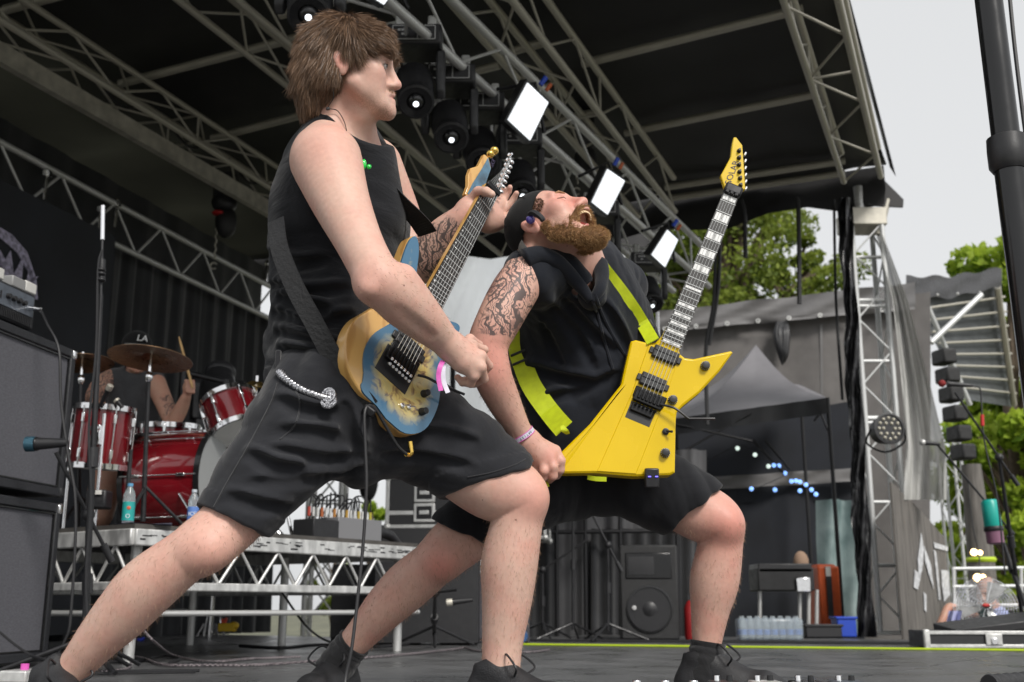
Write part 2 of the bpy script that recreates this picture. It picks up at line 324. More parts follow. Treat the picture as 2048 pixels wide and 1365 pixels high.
for i, (x, Y, z1) in enumerate(((905, 11.8, 3.3), (998, 11.5, 3.6))):
    q = P(x, 800, Y); single('rear_pole', MB().rod(q * A3(1, 1, 0), q * A3(1, 1, 0) + A3(0, 0, z1), .03, 10), M['black_metal'], ('thin black pole left of the creases' if i == 0 else 'black pole beside the bearded man\'s shoulder') + ' in front of the white tarpaulin', 'pole', 'rear poles')

# ---- moving heads: build one, copy the rest
M['lens'] = mat('lit_lens', (.8, .85, .9), .1, emit=(.9, .95, 1), estr=1.6)
M['fixture'] = mat('fixture_black', (.02, .02, .022), .45, 0, rvar=.1, vscale=30)
M['panel_mark'] = mat('panel_marking', (.45, .45, .45), .6)
def local_thing(name, label, cat, group): t = thing(name, label, cat, (0, 0, 0), group); t['world_parts'] = 0; return t
mh = local_thing('moving_head_light', '', 'stage light', 'moving heads on the lighting truss')
obj('base', MB().box((0, 0, -.06), (.3, .24, .12)), M['fixture'], mh, bevel=.015)
dp = obj('display_panel', MB().box((0, -.123, -.06), (.24, .006, .09)), M['black_plastic'], mh)
fr = MB()
for z in (-.02, -.1): fr.box((0, -.127, z), (.23, .003, .005))
for x in (-.115, .115, .02): fr.box((x, -.127, -.06), (.005, .003, .08))
for x, z in ((-.08, -.045), (-.06, -.07), (-.04, -.045), (-.06, -.045)): fr.box((x, -.127, z), (.016, .003, .012))
obj('panel_print', fr, M['panel_mark'], dp, smooth=0)
for s_ in (-1, 1): obj('yoke_arm', MB().prism([(-.05, -.12), (.05, -.12), (.035, -.36), (0, -.4), (-.035, -.36)], (s_ * .14, 0, 0), (0, 1, 0), (0, 0, 1), (1, 0, 0), -.025, .025), M['fixture'], mh, bevel=.012)
aim = nrm(A3(.1, -.62, -.78)); hc = A3(0, 0, -.33)
hd_ = obj('head', MB().lathe([(.085, -.13), (.105, -.11), (.108, .03), (.1, .06), (.092, .12), (.1, .13), (.1, .17), (.088, .175), (.085, .15)], hc, aim, 20), M['fixture'], mh)
obj('lens_ring', MB().lathe([(.045, .15), (.09, .15), (.09, .172), (.05, .165)], hc, aim, 20, closed=True), M['black_gloss'], hd_); obj('lens', MB().ball(hc + aim * .148, (.05, .05, .05), n=8, m=14), M['black_gloss'], hd_); obj('lamp', MB().ball(hc + aim * .19, (.017, .017, .017), n=8, m=12), M['lens'], hd_)
for s_ in (-1, 1): obj('clamp', MB().box((s_ * .09, 0, .05), (.05, .06, .1)), M['alu'], mh, bevel=.01)
def copy_tree(o, parent=None):
    c = o.copy(); COL.objects.link(c); c.parent = parent
    if parent is not None: c.matrix_parent_inverse = o.matrix_parent_inverse.copy()
    for ch in list(o.children): copy_tree(ch, c)
    return c
ltd = nrm(LT1 - LT0); yaw = math.atan2(ltd[1], ltd[0])
spots = [(617, 35, 'behind the young guitarist\'s hair'), (832, 208, 'just right of the young guitarist\'s nose'), (903, 280, 'second to the right of the young guitarist\'s face'), (965, 330, 'behind the headstock of the blue guitar'), (1045, 392, 'above the bearded man\'s cap'), (1207, 520, 'right of the bearded man\'s beard'), (1305, 612, 'lowest of the row, by the yellow strap')]
for i, (x, y, w_) in enumerate(spots):
    o = mh if i == 0 else copy_tree(mh); o['label'] = 'black moving head stage light ' + w_
    best = min(np.linspace(0, 1, 400), key=lambda f_: abs((lambda p: CX + F * p[0] / ((p[1]) * cp + (p[2] - CH) * sp))(LT0 + (LT1 - LT0) * f_) - x + 25)); c = LT0 + (LT1 - LT0) * best
    tip = P(x, y, c[1] - .12); o.location = tip - aim * .19 - hc; o.rotation_euler = (0, 0, 0)
# ---- lit panel lights
M['ledcell'] = mat('lit_led_panel', (.9, .92, .95), .3, emit=(.93, .97, 1.0), estr=.72)
pn = nrm(A3(.42, -.82, -.38))
for i, (cs, Y, w_) in enumerate(((((1055, 165), (1097, 205), (1060, 282), (1015, 240)), 5.9, 'largest one'), (((1215, 338), (1250, 362), (1215, 430), (1183, 405)), 7.0, 'above the bearded man\'s nose'), (((1335, 460), (1356, 480), (1330, 535), (1303, 510)), 8.0, 'lowest one'), (((742, -40), (790, -20), (768, 10), (728, -15)), 4.8, 'cut by the picture top'))):
    o0 = P(*cs[0], Y); c4 = [PPL(x, y, o0, pn) for x, y in cs]; ctr = sum(c4) / 4; t = thing('panel_light', 'square lit white panel light on the lighting truss, ' + w_, 'stage light', ctr, 'lit panel lights')
    u_, v_ = nrm(c4[1] - c4[0]), nrm(np.cross(pn, c4[1] - c4[0])); pl2 = [(np.dot(q - ctr, u_), np.dot(q - ctr, v_)) for q in c4]
    hsx = [(a * 1.12, b * 1.12) for a, b in pl2]; obj('housing', MB().prism(hsx, ctr - pn * .01, u_, v_, -pn, 0, .14, .04, .05), M['fixture'], t, smooth=0)
    rows, cols = 5, 6
    for r_ in range(rows):
        for k in range(cols):
            f = lambda a, b: (c4[0] * (1 - a) * (1 - b) + c4[1] * a * (1 - b) + c4[2] * a * b + c4[3] * (1 - a) * b); g_ = .04
            q = [f((k + g_) / cols, (r_ + g_) / rows), f((k + 1 - g_) / cols, (r_ + g_) / rows), f((k + 1 - g_) / cols, (r_ + 1 - g_) / rows), f((k + g_) / cols, (r_ + 1 - g_) / rows)]
            obj('led_cell', MB().add([x + pn * .004 for x in q] + [x - pn * .006 for x in q], [(0, 1, 2, 3), (7, 6, 5, 4), (0, 4, 5, 1), (1, 5, 6, 2), (2, 6, 7, 3), (3, 7, 4, 0)]), M['ledcell'], t, smooth=0)
    obj('bracket', MB().tube([ctr - pn * .1 + u_ * .2, ctr - pn * .2 + v_ * .22, ctr - pn * .1 - u_ * .2], .012, 8), M['black_metal'], t)
    obj('power_plug', MB().rod(ctr + v_ * .2 - pn * .1, ctr + v_ * .26 - pn * .1, .016, 8), mat('blue_plug', (.01, .06, .5), .4), t); obj('power_plug', MB().rod(ctr + v_ * .2 + u_ * .05 - pn * .1, ctr + v_ * .25 + u_ * .05 - pn * .1, .013, 8), mat('orange_plug', (.5, .1, .02), .4), t)
# ---- hoists and loose cables
def hoist(c, label, ln):
    t = thing('chain_hoist', label, 'hoist', c); obj('hoist_motor', MB().box(c, (.2, .16, .26)).ball(c + A3(0, -.02, -.16), (.12, .1, .1)), M['fixture'], t, bevel=.02)
    obj('chain_bag', MB().ball(c + A3(.02, 0, -.34), (.1, .09, .16)), M['roof'], t); mb = MB(); 
    for k in range(int(ln / .04)): mb.ball(c + A3(-.06 + .01 * (k % 2), -.02, -.25 - k * .04), (.008, .014, .026), n=5, m=6)
    obj('chain', mb, M['alu_dull'], t); obj('hook', MB().tube(c + A3(-.06, -.02, -.27 - ln) + .03 * np.array([(math.cos(a), 0, math.sin(a)) for a in np.linspace(.5, 5.5, 12)]), .008, 6), M['alu_dull'], t); return t
hoist(P(1165, 250, 8.8), 'black chain hoist hanging from the truss right of centre', .35); h2 = hoist(P(452, 375, 9.6), 'black chain hoist below the left roof truss with red hook', .5)
obj('hook_cover', MB().ball(P(437, 427, 9.55), (.06, .06, .025)), mat('red_plastic', (.5, .02, .02), .5), h2)
for i, (pts, lab) in enumerate(((((1482, 400), (1489, 430), (1491, 516)), 'short black strap hanging under the roof edge near the yellow headstock'), (((1592, 395), (1597, 420), (1599, 608)), 'longer black strap hanging under the roof edge before the tree'), (((1668, 400), (1672, 600), (1685, 800)), 'black cable hanging beside the dark corner drape'))):
    single('hanging_strap', MB().tube(spline([P(x, y, 10.0) for x, y in pts], 5), .022 if i < 2 else .014, 6), M['cable'], lab, 'strap', 'straps hanging from the roof')
for i, (pts, lab) in enumerate(((((1432, 440), (1428, 600), (1412, 700), (1415, 850)), 'black cable hanging left of the yellow guitar neck in front of the grey tarpaulin'), (((1440, 470), (1436, 580), (1418, 690)), 'second black cable hanging close to the yellow guitar neck'))):
    single('hanging_cable', MB().tube(spline([P(x, y, 9.9) for x, y in pts], 6), .018, 6), M['cable'], lab, 'cable', 'cables hanging from the roof')
q = P(1318, 700, 10.8); single('silver_stand_pole', MB().rod(q * A3(1, 1, 0), q * A3(1, 1, 0) + A3(0, 0, 3.7), .014, 8), M['chrome'], 'thin silver pole rising left of the yellow guitar body', 'pole')
# ---------------------------------------------------------------- smooth solids for bodies and cloth
class Solid:
    def __init__(s, lo, hi, vox):
        s.lo = np.asarray(lo, float); s.vox = vox; s.n = np.ceil((np.asarray(hi) - s.lo) / vox).astype(int) + 1
        s.a = np.full(s.n, .12, np.float32)
    def _box(s, lo, hi):
        i0 = np.clip(np.floor((lo - s.lo) / s.vox).astype(int), 0, s.n); i1 = np.clip(np.ceil((hi - s.lo) / s.vox).astype(int) + 1, 0, s.n)
        if np.any(i1 <= i0): return None, None
        ax = [(s.lo[k] + np.arange(i0[k], i1[k]) * s.vox).astype(np.float32) for k in range(3)]
        return tuple(slice(a, b) for a, b in zip(i0, i1)), (ax[0][:, None, None], ax[1][None, :, None], ax[2][None, None, :])
    def _put(s, sl, d, k, sub):
        a = s.a[sl]
        if sub: d = -d; h = np.maximum(k - np.abs(a - d), 0) / k if k else 0; s.a[sl] = np.maximum(a, d) + h * h * k / 4
        else: h = np.maximum(k - np.abs(a - d), 0) / k if k else 0; s.a[sl] = np.minimum(a, d) - h * h * k / 4
    def cone(s, a, ra, b, rb, k=.02, sub=False, ys=1.0):      # ys<1: thinner along the view direction
        a, b = np.asarray(a, float), np.asarray(b, float); R = max(ra, rb); e = R * max(1, ys) + k + 4 * s.vox
        sl, X = s._box(np.minimum(a, b) - e, np.maximum(a, b) + e)
        if sl is None: return s
        yc = (a[1] + b[1]) / 2
        sa, sb = a.copy(), b.copy(); sa[1] = (a[1] - yc) / ys + yc; sb[1] = (b[1] - yc) / ys + yc
        q = [X[0] - sa[0], (X[1] - yc) / ys + yc - sa[1], X[2] - sa[2]]; ba = sb - sa
        t = np.clip((q[0] * ba[0] + q[1] * ba[1] + q[2] * ba[2]) / (ba @ ba + 1e-12), 0, 1)
        d = np.sqrt((q[0] - t * ba[0]) ** 2 + (q[1] - t * ba[1]) ** 2 + (q[2] - t * ba[2]) ** 2) - (ra + (rb - ra) * t)
        s._put(sl, d.astype(np.float32) * min(1., ys), k, sub); return s
    def ell(s, c, r, R=I3, k=.02, sub=False):
        c = np.asarray(c, float); r = np.broadcast_to(np.asarray(r, float), (3,)); R = np.asarray(R)
        e = np.abs(R).T @ r + k + 4 * s.vox; sl, X = s._box(c - e, c + e)
        if sl is None: return s
        q = [X[i] - c[i] for i in range(3)]; l = [R[j][0] * q[0] + R[j][1] * q[1] + R[j][2] * q[2] for j in range(3)]
        k0 = np.sqrt(sum((l[j] / r[j]) ** 2 for j in range(3))); k1 = np.sqrt(sum((l[j] / r[j] ** 2) ** 2 for j in range(3))) + 1e-9
        s._put(sl, (k0 * (k0 - 1) / k1).astype(np.float32), k, sub); return s
    def chain(s, st, k=.02, ys=1.0, sub=False, grow=0.0):
        q = spline(np.array([[*p, r] for p, r in st]), 9) if len(st) > 2 else np.array([[*p, r] for p, r in st])
        e = q[:, 3].max() * max(1, ys) + grow + k + 5 * s.vox; sl, X = s._box(q[:, :3].min(0) - e, q[:, :3].max(0) + e)
        if sl is None: return s
        keep = s.a, s.lo, s.n; lo2 = s.lo + np.array([c.start for c in sl]) * s.vox; tmp = Solid.__new__(Solid)
        tmp.lo, tmp.vox, tmp.a = lo2, s.vox, np.full(s.a[sl].shape, .12, np.float32); tmp.n = np.array(tmp.a.shape)
        for a, b in zip(q[:-1], q[1:]): tmp.cone(a[:3], a[3] + grow, b[:3], b[3] + grow, 0, False, ys)
        s._put(sl, tmp.a, k, sub); return s
    def half(s, o, n, k=.004, near=None):                     # cut away the side that n points to (only within `near` = (centre, radius))
        o, n = np.asarray(o, float), nrm(n)
        lo, hi = (s.lo, s.lo + s.n * s.vox) if near is None else (np.asarray(near[0]) - near[1], np.asarray(near[0]) + near[1])
        sl, X = s._box(lo, hi); d = n[0] * (X[0] - o[0]) + n[1] * (X[1] - o[1]) + n[2] * (X[2] - o[2])
        a = s.a[sl]; h = np.maximum(k - np.abs(a - d), 0) / k
        r = np.maximum(a, d) + h * h * k / 4
        if near is not None:
            m = sum((X[i] - near[0][i]) ** 2 for i in range(3)) < near[1] ** 2; r = np.where(m, r, a)
        s.a[sl] = r.astype(np.float32); return s
    def coords(s): return [(s.lo[k] + np.arange(s.n[k]) * s.vox).astype(np.float32).reshape([-1 if j == k else 1 for j in range(3)]) for k in range(3)]
    def fold(s, fn): X = s.coords(); m = np.abs(s.a) < .03; d = np.broadcast_to(fn(*X), s.a.shape); s.a = np.where(m, s.a + d, s.a).astype(np.float32); return s
    def mesh(s, name, keep=None):
        s.a[0] = s.a[-1] = .12; s.a[:, 0] = s.a[:, -1] = .12; s.a[:, :, 0] = s.a[:, :, -1] = .12
        g = openvdb.FloatGrid(); g.copyFromArray(np.ascontiguousarray(s.a)); p, q = g.convertToQuads(isovalue=0.0)
        p = p * s.vox + s.lo
        me = bpy.data.meshes.new(name); nq = len(q)
        me.vertices.add(len(p)); me.vertices.foreach_set('co', p.astype(np.float32).ravel())
        me.loops.add(nq * 4); me.loops.foreach_set('vertex_index', q.astype(np.int32).ravel())
        me.polygons.add(nq); me.polygons.foreach_set('loop_start', np.arange(nq, dtype=np.int32) * 4)
        me.update(calc_edges=True); me.validate(); return me
_wd = [(nrm(rng.normal(size=3)), rng.uniform(0, 6.28)) for _ in range(40)]
def ripple(x, y, z, freq, bias=(0, 0, 1), tight=.5):           # irregular cloth folds running roughly across `bias`
    out = 0; b = nrm(bias)
    for i in range(7):
        d, ph = _wd[i]; d = nrm(b + tight * d); f = freq * (.6 + .17 * i); d2, p2 = _wd[i + 10]; wq = 1.6 * np.sin(freq * .35 * (d2[0] * x + d2[1] * y + d2[2] * z) + p2)
        sn = np.sin(f * (d[0] * x + d[1] * y + d[2] * z) + ph + wq); out = out + (sn if i % 2 else 1 - 2 * np.abs(sn)) / (1 + .35 * i)
    return out / 2.6
def verts(me): q = np.zeros(len(me.vertices) * 3); me.vertices.foreach_get('co', q); return q.reshape(-1, 3)
def attr(me, name, val):
    a = me.attributes.new(name, 'FLOAT', 'POINT'); a.data.foreach_set('value', np.asarray(val, np.float32))
def ST(px, py, Y, rpx): p = P(px, py, Y); return (p, rpx * mpp(p))          # a limb station: place and radius, both read off the photo
def STS(*L): return [ST(*l) for l in L]
def segdist(v, a, b): ba = b - a; t = np.clip((v - a) @ ba / (ba @ ba), 0, 1); return np.linalg.norm(v - a - t[:, None] * ba, axis=1), t

def skin(name, base, red, dark=.0, sss=.12):
    m = mat(name, base, .5, 0, spec=.4); N, L, b = nodes(m)
    tc = N.new('ShaderNodeTexCoord'); n1 = N.new('ShaderNodeTexNoise'); n1.inputs['Scale'].default_value = 14; n1.inputs['Detail'].default_value = 5; L(tc.outputs['Object'], n1.inputs[0])
    n2 = N.new('ShaderNodeTexNoise'); n2.inputs['Scale'].default_value = 90; n2.inputs['Detail'].default_value = 4; L(tc.outputs['Object'], n2.inputs[0])
    def mixn(fac, c1, c2, typ='MIX'):
        x = N.new('ShaderNodeMixRGB'); x.blend_type = typ
        for i, c in ((0, fac), (1, c1), (2, c2)):
            if isinstance(c, (float, int)): x.inputs[i].default_value = c
            elif isinstance(c, tuple): x.inputs[i].default_value = (*c, 1)
            else: L(c, x.inputs[i])
        return x.outputs[0]
    def at(nm): a = N.new('ShaderNodeAttribute'); a.attribute_name = nm; return a.outputs['Fac']
    def mth(op, a, b_=None):
        x = N.new('ShaderNodeMath'); x.operation = op; x.use_clamp = True
        for i, c in ((0, a), (1, b_)):
            if c is None: continue
            if isinstance(c, (float, int)): x.inputs[i].default_value = c
            else: L(c, x.inputs[i])
        return x.outputs[0]
    rp = N.new('ShaderNodeMapRange'); rp.inputs[1].default_value = .4; rp.inputs[2].default_value = .75; rp.inputs[4].default_value = .55; L(n1.outputs[0], rp.inputs[0])
    rd = mth('MAXIMUM', rp.outputs[0], at('red'))
    c = mixn(rd, base, red)
    sp_ = N.new('ShaderNodeMapRange'); sp_.inputs[1].default_value = .3; sp_.inputs[2].default_value = .7; sp_.inputs[3].default_value = .94; sp_.inputs[4].default_value = 1.03; L(n2.outputs[0], sp_.inputs[0])
    c = mixn(1.0, c, sp_.outputs[0], 'MULTIPLY')
    # moles
    vo = N.new('ShaderNodeTexVoronoi'); vo.inputs['Scale'].default_value = 16; L(tc.outputs['Object'], vo.inputs[0])
    c = mixn(mth('MULTIPLY', mth('LESS_THAN', vo.outputs['Distance'], .035), .75), c, (.16, .07, .05))
    # stubble / hair shade
    n3 = N.new('ShaderNodeTexNoise'); n3.inputs['Scale'].default_value = 420; n3.inputs['Detail'].default_value = 2; L(tc.outputs['Object'], n3.inputs[0])
    stb = N.new('ShaderNodeMapRange'); stb.inputs[1].default_value = .38; stb.inputs[2].default_value = .6; L(n3.outputs[0], stb.inputs[0])
    c = mixn(mth('MULTIPLY', at('stub'), stb.outputs[0]), c, (.16, .085, .04))
    c = mixn(mth('MULTIPLY', at('lip'), .8), c, (.48, .2, .18))
    # ink: flowing line work with shaded patches inside the marked areas
    def ink_lines(scale, dist, thr):
        wv = N.new('ShaderNodeTexVoronoi'); wv.feature = 'DISTANCE_TO_EDGE'; wv.inputs['Scale'].default_value = scale
        nd = N.new('ShaderNodeTexNoise'); nd.inputs['Scale'].default_value = scale * .6; nd.inputs['Detail'].default_value = 2; L(tc.outputs['Object'], nd.inputs[0])
        mx = N.new('ShaderNodeMixRGB'); mx.blend_type = 'ADD'; mx.inputs[0].default_value = dist; L(tc.outputs['Object'], mx.inputs[1]); L(nd.outputs['Color'], mx.inputs[2]); L(mx.outputs[0], wv.inputs[0])
        return mth('LESS_THAN', wv.outputs['Distance'], thr)
    def flow(scale, dist, ph, thr):
        wv = N.new('ShaderNodeTexWave'); wv.inputs['Scale'].default_value = scale; wv.inputs['Distortion'].default_value = dist; wv.inputs['Detail'].default_value = 2.5; wv.inputs['Detail Scale'].default_value = 1.3; wv.inputs['Phase Offset'].default_value = ph; L(tc.outputs['Object'], wv.inputs[0])
        return mth('GREATER_THAN', wv.outputs['Fac'], thr)
    l1, l2 = flow(12, 15, 0, .8), mth('MULTIPLY', flow(30, 20, 2, .72), .85)
    sh = N.new('ShaderNodeMapRange'); sh.inputs[1].default_value = .5; sh.inputs[2].default_value = .62; L(n1.outputs[0], sh.inputs[0])
    n4 = N.new('ShaderNodeTexNoise'); n4.inputs['Scale'].default_value = 26; n4.inputs['Detail'].default_value = 3; L(tc.outputs['Object'], n4.inputs[0])
    gate = N.new('ShaderNodeMapRange'); gate.inputs[1].default_value = .0; gate.inputs[2].default_value = .15
    sb = N.new('ShaderNodeMath'); sb.operation = 'SUBTRACT'; L(at('ink'), sb.inputs[0]); 
    g2 = N.new('ShaderNodeMath'); g2.operation = 'MULTIPLY'; g2.inputs[1].default_value = 1.15; L(n4.outputs[0], g2.inputs[0]); L(g2.outputs[0], sb.inputs[1]); L(sb.outputs[0], gate.inputs[0])
    ink = mth('MULTIPLY', gate.outputs[0], mth('MAXIMUM', mth('MAXIMUM', l1, l2), mth('MULTIPLY', sh.outputs[0], .6)))
    c = mixn(mth('MULTIPLY', ink, .86), c, (.035, .04, .045))
    L(c, b.inputs['Base Color'])
    b.inputs['Subsurface Weight'].default_value = sss; b.inputs['Subsurface Radius'].default_value = (.012, .004, .002); b.inputs['Subsurface Scale'].default_value = .6
    bp = N.new('ShaderNodeBump'); bp.inputs['Strength'].default_value = .12; bp.inputs['Distance'].default_value = .004; L(n2.outputs[0], bp.inputs['Height']); L(bp.outputs[0], b.inputs['Normal'])
    rr = N.new('ShaderNodeMapRange'); rr.inputs[3].default_value = .42; rr.inputs[4].default_value = .6; L(n1.outputs[0], rr.inputs[0]); L(rr.outputs[0], b.inputs['Roughness'])
    return m

def cloth(name, c, c2=None, weave=900, wr=.35, wscale=9, rough=.9, sheen=.3, stretch=None):
    m = mat(name, c, rough, 0, sheen=sheen, spec=.25); N, L, b = nodes(m); b.inputs['Sheen Roughness'].default_value = .5
    tc = N.new('ShaderNodeTexCoord'); mp = N.new('ShaderNodeMapping'); mp.inputs['Scale'].default_value = stretch or (1, 1, 1); L(tc.outputs['Object'], mp.inputs[0])
    a = N.new('ShaderNodeTexNoise'); a.inputs['Scale'].default_value = wscale; a.inputs['Detail'].default_value = 4; a.inputs['Distortion'].default_value = .8; L(mp.outputs[0], a.inputs[0])
    f = N.new('ShaderNodeTexNoise'); f.inputs['Scale'].default_value = weave; f.inputs['Detail'].default_value = 1; L(tc.outputs['Object'], f.inputs[0])
    r = N.new('ShaderNodeMixRGB'); r.inputs[1].default_value = (*c, 1); r.inputs[2].default_value = (*(c2 or tuple(x * 1.5 for x in c)), 1)
    mr = N.new('ShaderNodeMapRange'); mr.inputs[1].default_value = .35; mr.inputs[2].default_value = .7; L(a.outputs[0], mr.inputs[0])
    ad = N.new('ShaderNodeMath'); ad.operation = 'MULTIPLY_ADD'; ad.inputs[1].default_value = .6; L(mr.outputs[0], ad.inputs[0])
    fm = N.new('ShaderNodeMath'); fm.operation = 'MULTIPLY'; fm.inputs[1].default_value = .4; L(f.outputs[0], fm.inputs[0]); L(fm.outputs[0], ad.inputs[2])
    L(ad.outputs[0], r.inputs[0]); L(r.outputs[0], b.inputs['Base Color'])
    b1 = N.new('ShaderNodeBump'); b1.inputs['Strength'].default_value = wr; b1.inputs['Distance'].default_value = .02; L(a.outputs[0], b1.inputs['Height'])
    b2 = N.new('ShaderNodeBump'); b2.inputs['Strength'].default_value = .25; b2.inputs['Distance'].default_value = .002; L(f.outputs[0], b2.inputs['Height']); L(b1.outputs[0], b2.inputs['Normal']); L(b2.outputs[0], b.inputs['Normal'])
    return m

from mathutils.bvhtree import BVHTree
def bvh_of(me):
    v = verts(me); q = np.zeros(len(me.loops), np.int32); me.loops.foreach_get('vertex_index', q); return BVHTree.FromPolygons(v.tolist(), q.reshape(-1, 4).tolist())
def on(bv, px, py, lift=.003, fall=None):                     # where the line of sight first meets a surface
    h = bv.ray_cast(Vector((0, 0, CH)), Vector(ray(px, py)))
    if h[0] is None: return np.asarray(fall, float)
    return np.array(h[0]) - nrm(ray(px, py)) * lift
def creases(S, lines, r=.009, k=.022, lift=-.0035):             # raised folds with a valley beside each, laid on the cloth surface
    bv = bvh_of(S.mesh('tmp'))
    for L_ in lines:
        q = spline(np.array([(x, y, 0) for x, y in L_]), 5)[:, :2]; n = len(q)
        for off, sub_, lf, rr in ((0, False, lift, r), (11, True, .004, r * .8)):
            h = [on(bv, x, y + off, lf, (9, 9, 9)) for x, y in q]; h = [p for p in h if p[0] < 8]
            for i in range(len(h) - 1):
                if np.linalg.norm(h[i] - h[i + 1]) < .08: t = i / max(1, n); tp = .45 + .55 * math.sin(math.pi * (t + .1)); S.cone(h[i], rr * tp, h[i + 1], rr * tp, k, sub_)
def body_hair(name, me, sel, n, length, width, m_, parent, seed, down=(0, 0, -1), lift=.5):
    v = verts(me); nn = np.zeros(len(v) * 3); me.vertices.foreach_get('normal', nn); nn = nn.reshape(-1, 3); g = np.random.default_rng(seed); k = g.choice(np.where(sel)[0], n)
    o = strands(name, v[k], nn[k] * lift + np.asarray(down) + g.normal(0, .35, (n, 3)), 3, length, width, mat_=m_, parent=parent, seed=seed); tag(o, None, None, kind='stuff'); return o
def head(S, o, fwd, up, sc=1.0, jaw=0.0, nose=1.0, mouth_open=0.0, cran=1.0):
    """a head around the point between the ears; jaw = extra opening in radians"""
    fwd, up = nrm(fwd), nrm(np.asarray(up) - nrm(fwd) * np.dot(nrm(fwd), up)); sd_ = np.cross(fwd, up)
    R = np.array([sd_, fwd, up]); H = lambda x, y, z: np.asarray(o) + sc * (A3(x, y, z) @ R)
    cj, sj = math.cos(jaw), math.sin(jaw)
    def J(x, y, z):                                            # jaw points hinge below the ear
        y0, z0 = .012, -.03; dy, dz = y - y0, z - z0; return H(x, y0 + dy * cj + dz * sj, z0 - dy * sj + dz * cj)
    c = lambda a, ra, b_, rb, k=.012, sub=False: S.cone(a, ra * sc, b_, rb * sc, k * sc, sub)
    e = lambda p, r, k=.015, sub=False: S.ell(p, np.array(r) * sc, R, k * sc, sub)
    e(H(0, -.012 + .096 * (1 - cran), .045 - .06 * (1 - cran)), (.074 * (1 + cran) / 2, .096 * cran, .082 * cran)); e(H(0, .04, .03), (.064, .05, .06), .02)
    e(H(0, .045, -.03), (.056, .045, .06), .03)
    for x in (-1, 1):
        c(J(x * .05, .018, -.045), .02, J(x * .028, .075, -.092), .0165, .025)
        c(J(x * .028, .075, -.092), .0165, J(0, .088, -.098), .018, .018)
        e(H(x * .043, .066, -.018), (.022, .022, .024), .025); e(J(x * .034, .06, -.058), (.024, .022, .028), .03)
        e(H(x * .031, .098, .004), (.017, .012, .011), .016, True)                                   # eye socket
        c(H(x * .01, .094, .024), .0095, H(x * .044, .082, .024), .009, .014)                       # brow
        e(H(x * .031, .079, .002), (.0145, .0125, .0125), .004)                                      # lid over the eye ball
        c(H(x * .018, .0905, .0), .0016, H(x * .043, .083, -.001), .0014, .003, True)                # lid slit
        e(H(x * .0135, .1 * nose, -.042), (.0095, .012, .008), .008); e(H(x * .0085, .106 * nose, -.0535), (.0032, .006, .0042), .003, True)
        e(H(x * .074, -.008, -.004), (.007, .017, .03), .006); e(H(x * .079, -.018, .004), (.008, .012, .022), .006)
        e(H(x * .084, -.006, -.002), (.006, .008, .014), .006, True)
    e(H(0, .086, -.04), (.017, .016, .02), .012)
    c(H(0, .09, .02), .0085, H(0, .113 * nose, -.03), .0095, .016); e(H(0, .116 * nose, -.038), (.0105, .0105, .0095), .01)
    c(J(0, .094, -.105), .0155, J(0, .094, -.098), .0145, .016)                                         # chin
    c(H(-.02, .094, -.064), .006, H(0, .102, -.0615), .0072, .01); c(H(.02, .094, -.064), .006, H(0, .102, -.0615), .0072, .01)
    c(J(-.018, .094, -.077), .006, J(0, .101, -.0785), .0078, .01); c(J(.018, .094, -.077), .006, J(0, .101, -.0785), .0078, .01)
    if mouth_open:
        m0 = (H(0, .1, -.066) + J(0, .098, -.074)) / 2; upm = nrm(H(0, .1, -.066) - J(0, .098, -.074)); g = np.linalg.norm(H(0, .1, -.066) - J(0, .098, -.074)) / 2
        fm = nrm(np.cross(upm, sd_)); fm = fm * np.sign(fm @ fwd)
        S.ell(m0 - fm * .006 * sc, (.031 * sc, .038 * sc, g * 1.2), np.array([sd_, fm, upm]), .006, True)
    else:
        c(H(-.021, .099, -.0705), .0014, H(0, .1085, -.0695), .0016, .004, True); c(H(.021, .099, -.0705), .0014, H(0, .1085, -.0695), .0016, .004, True)
    return H, J, R

def hand(S, wrist, palm_dir, back, fingers, thumb, sc=1.0, palm_w=.082, palm_l=.095, k=.008):
    """palm from the wrist; fingers = list of joint lists (metres, world), each with radii; all grown into one surface"""
    d = nrm(palm_dir); n = nrm(np.asarray(back) - d * np.dot(back, d)); s_ = np.cross(d, n)
    for t in (-1, -.33, .33, 1):
        S.cone(wrist + s_ * t * .02 * sc, .017 * sc, wrist + d * palm_l * sc + s_ * t * (palm_w / 2 - .009) * sc, .0125 * sc, .018)
    for j in fingers + [thumb]:
        for i in range(len(j) - 1): S.cone(j[i][0], j[i][1], j[i + 1][0], j[i + 1][1], k if i else .012)

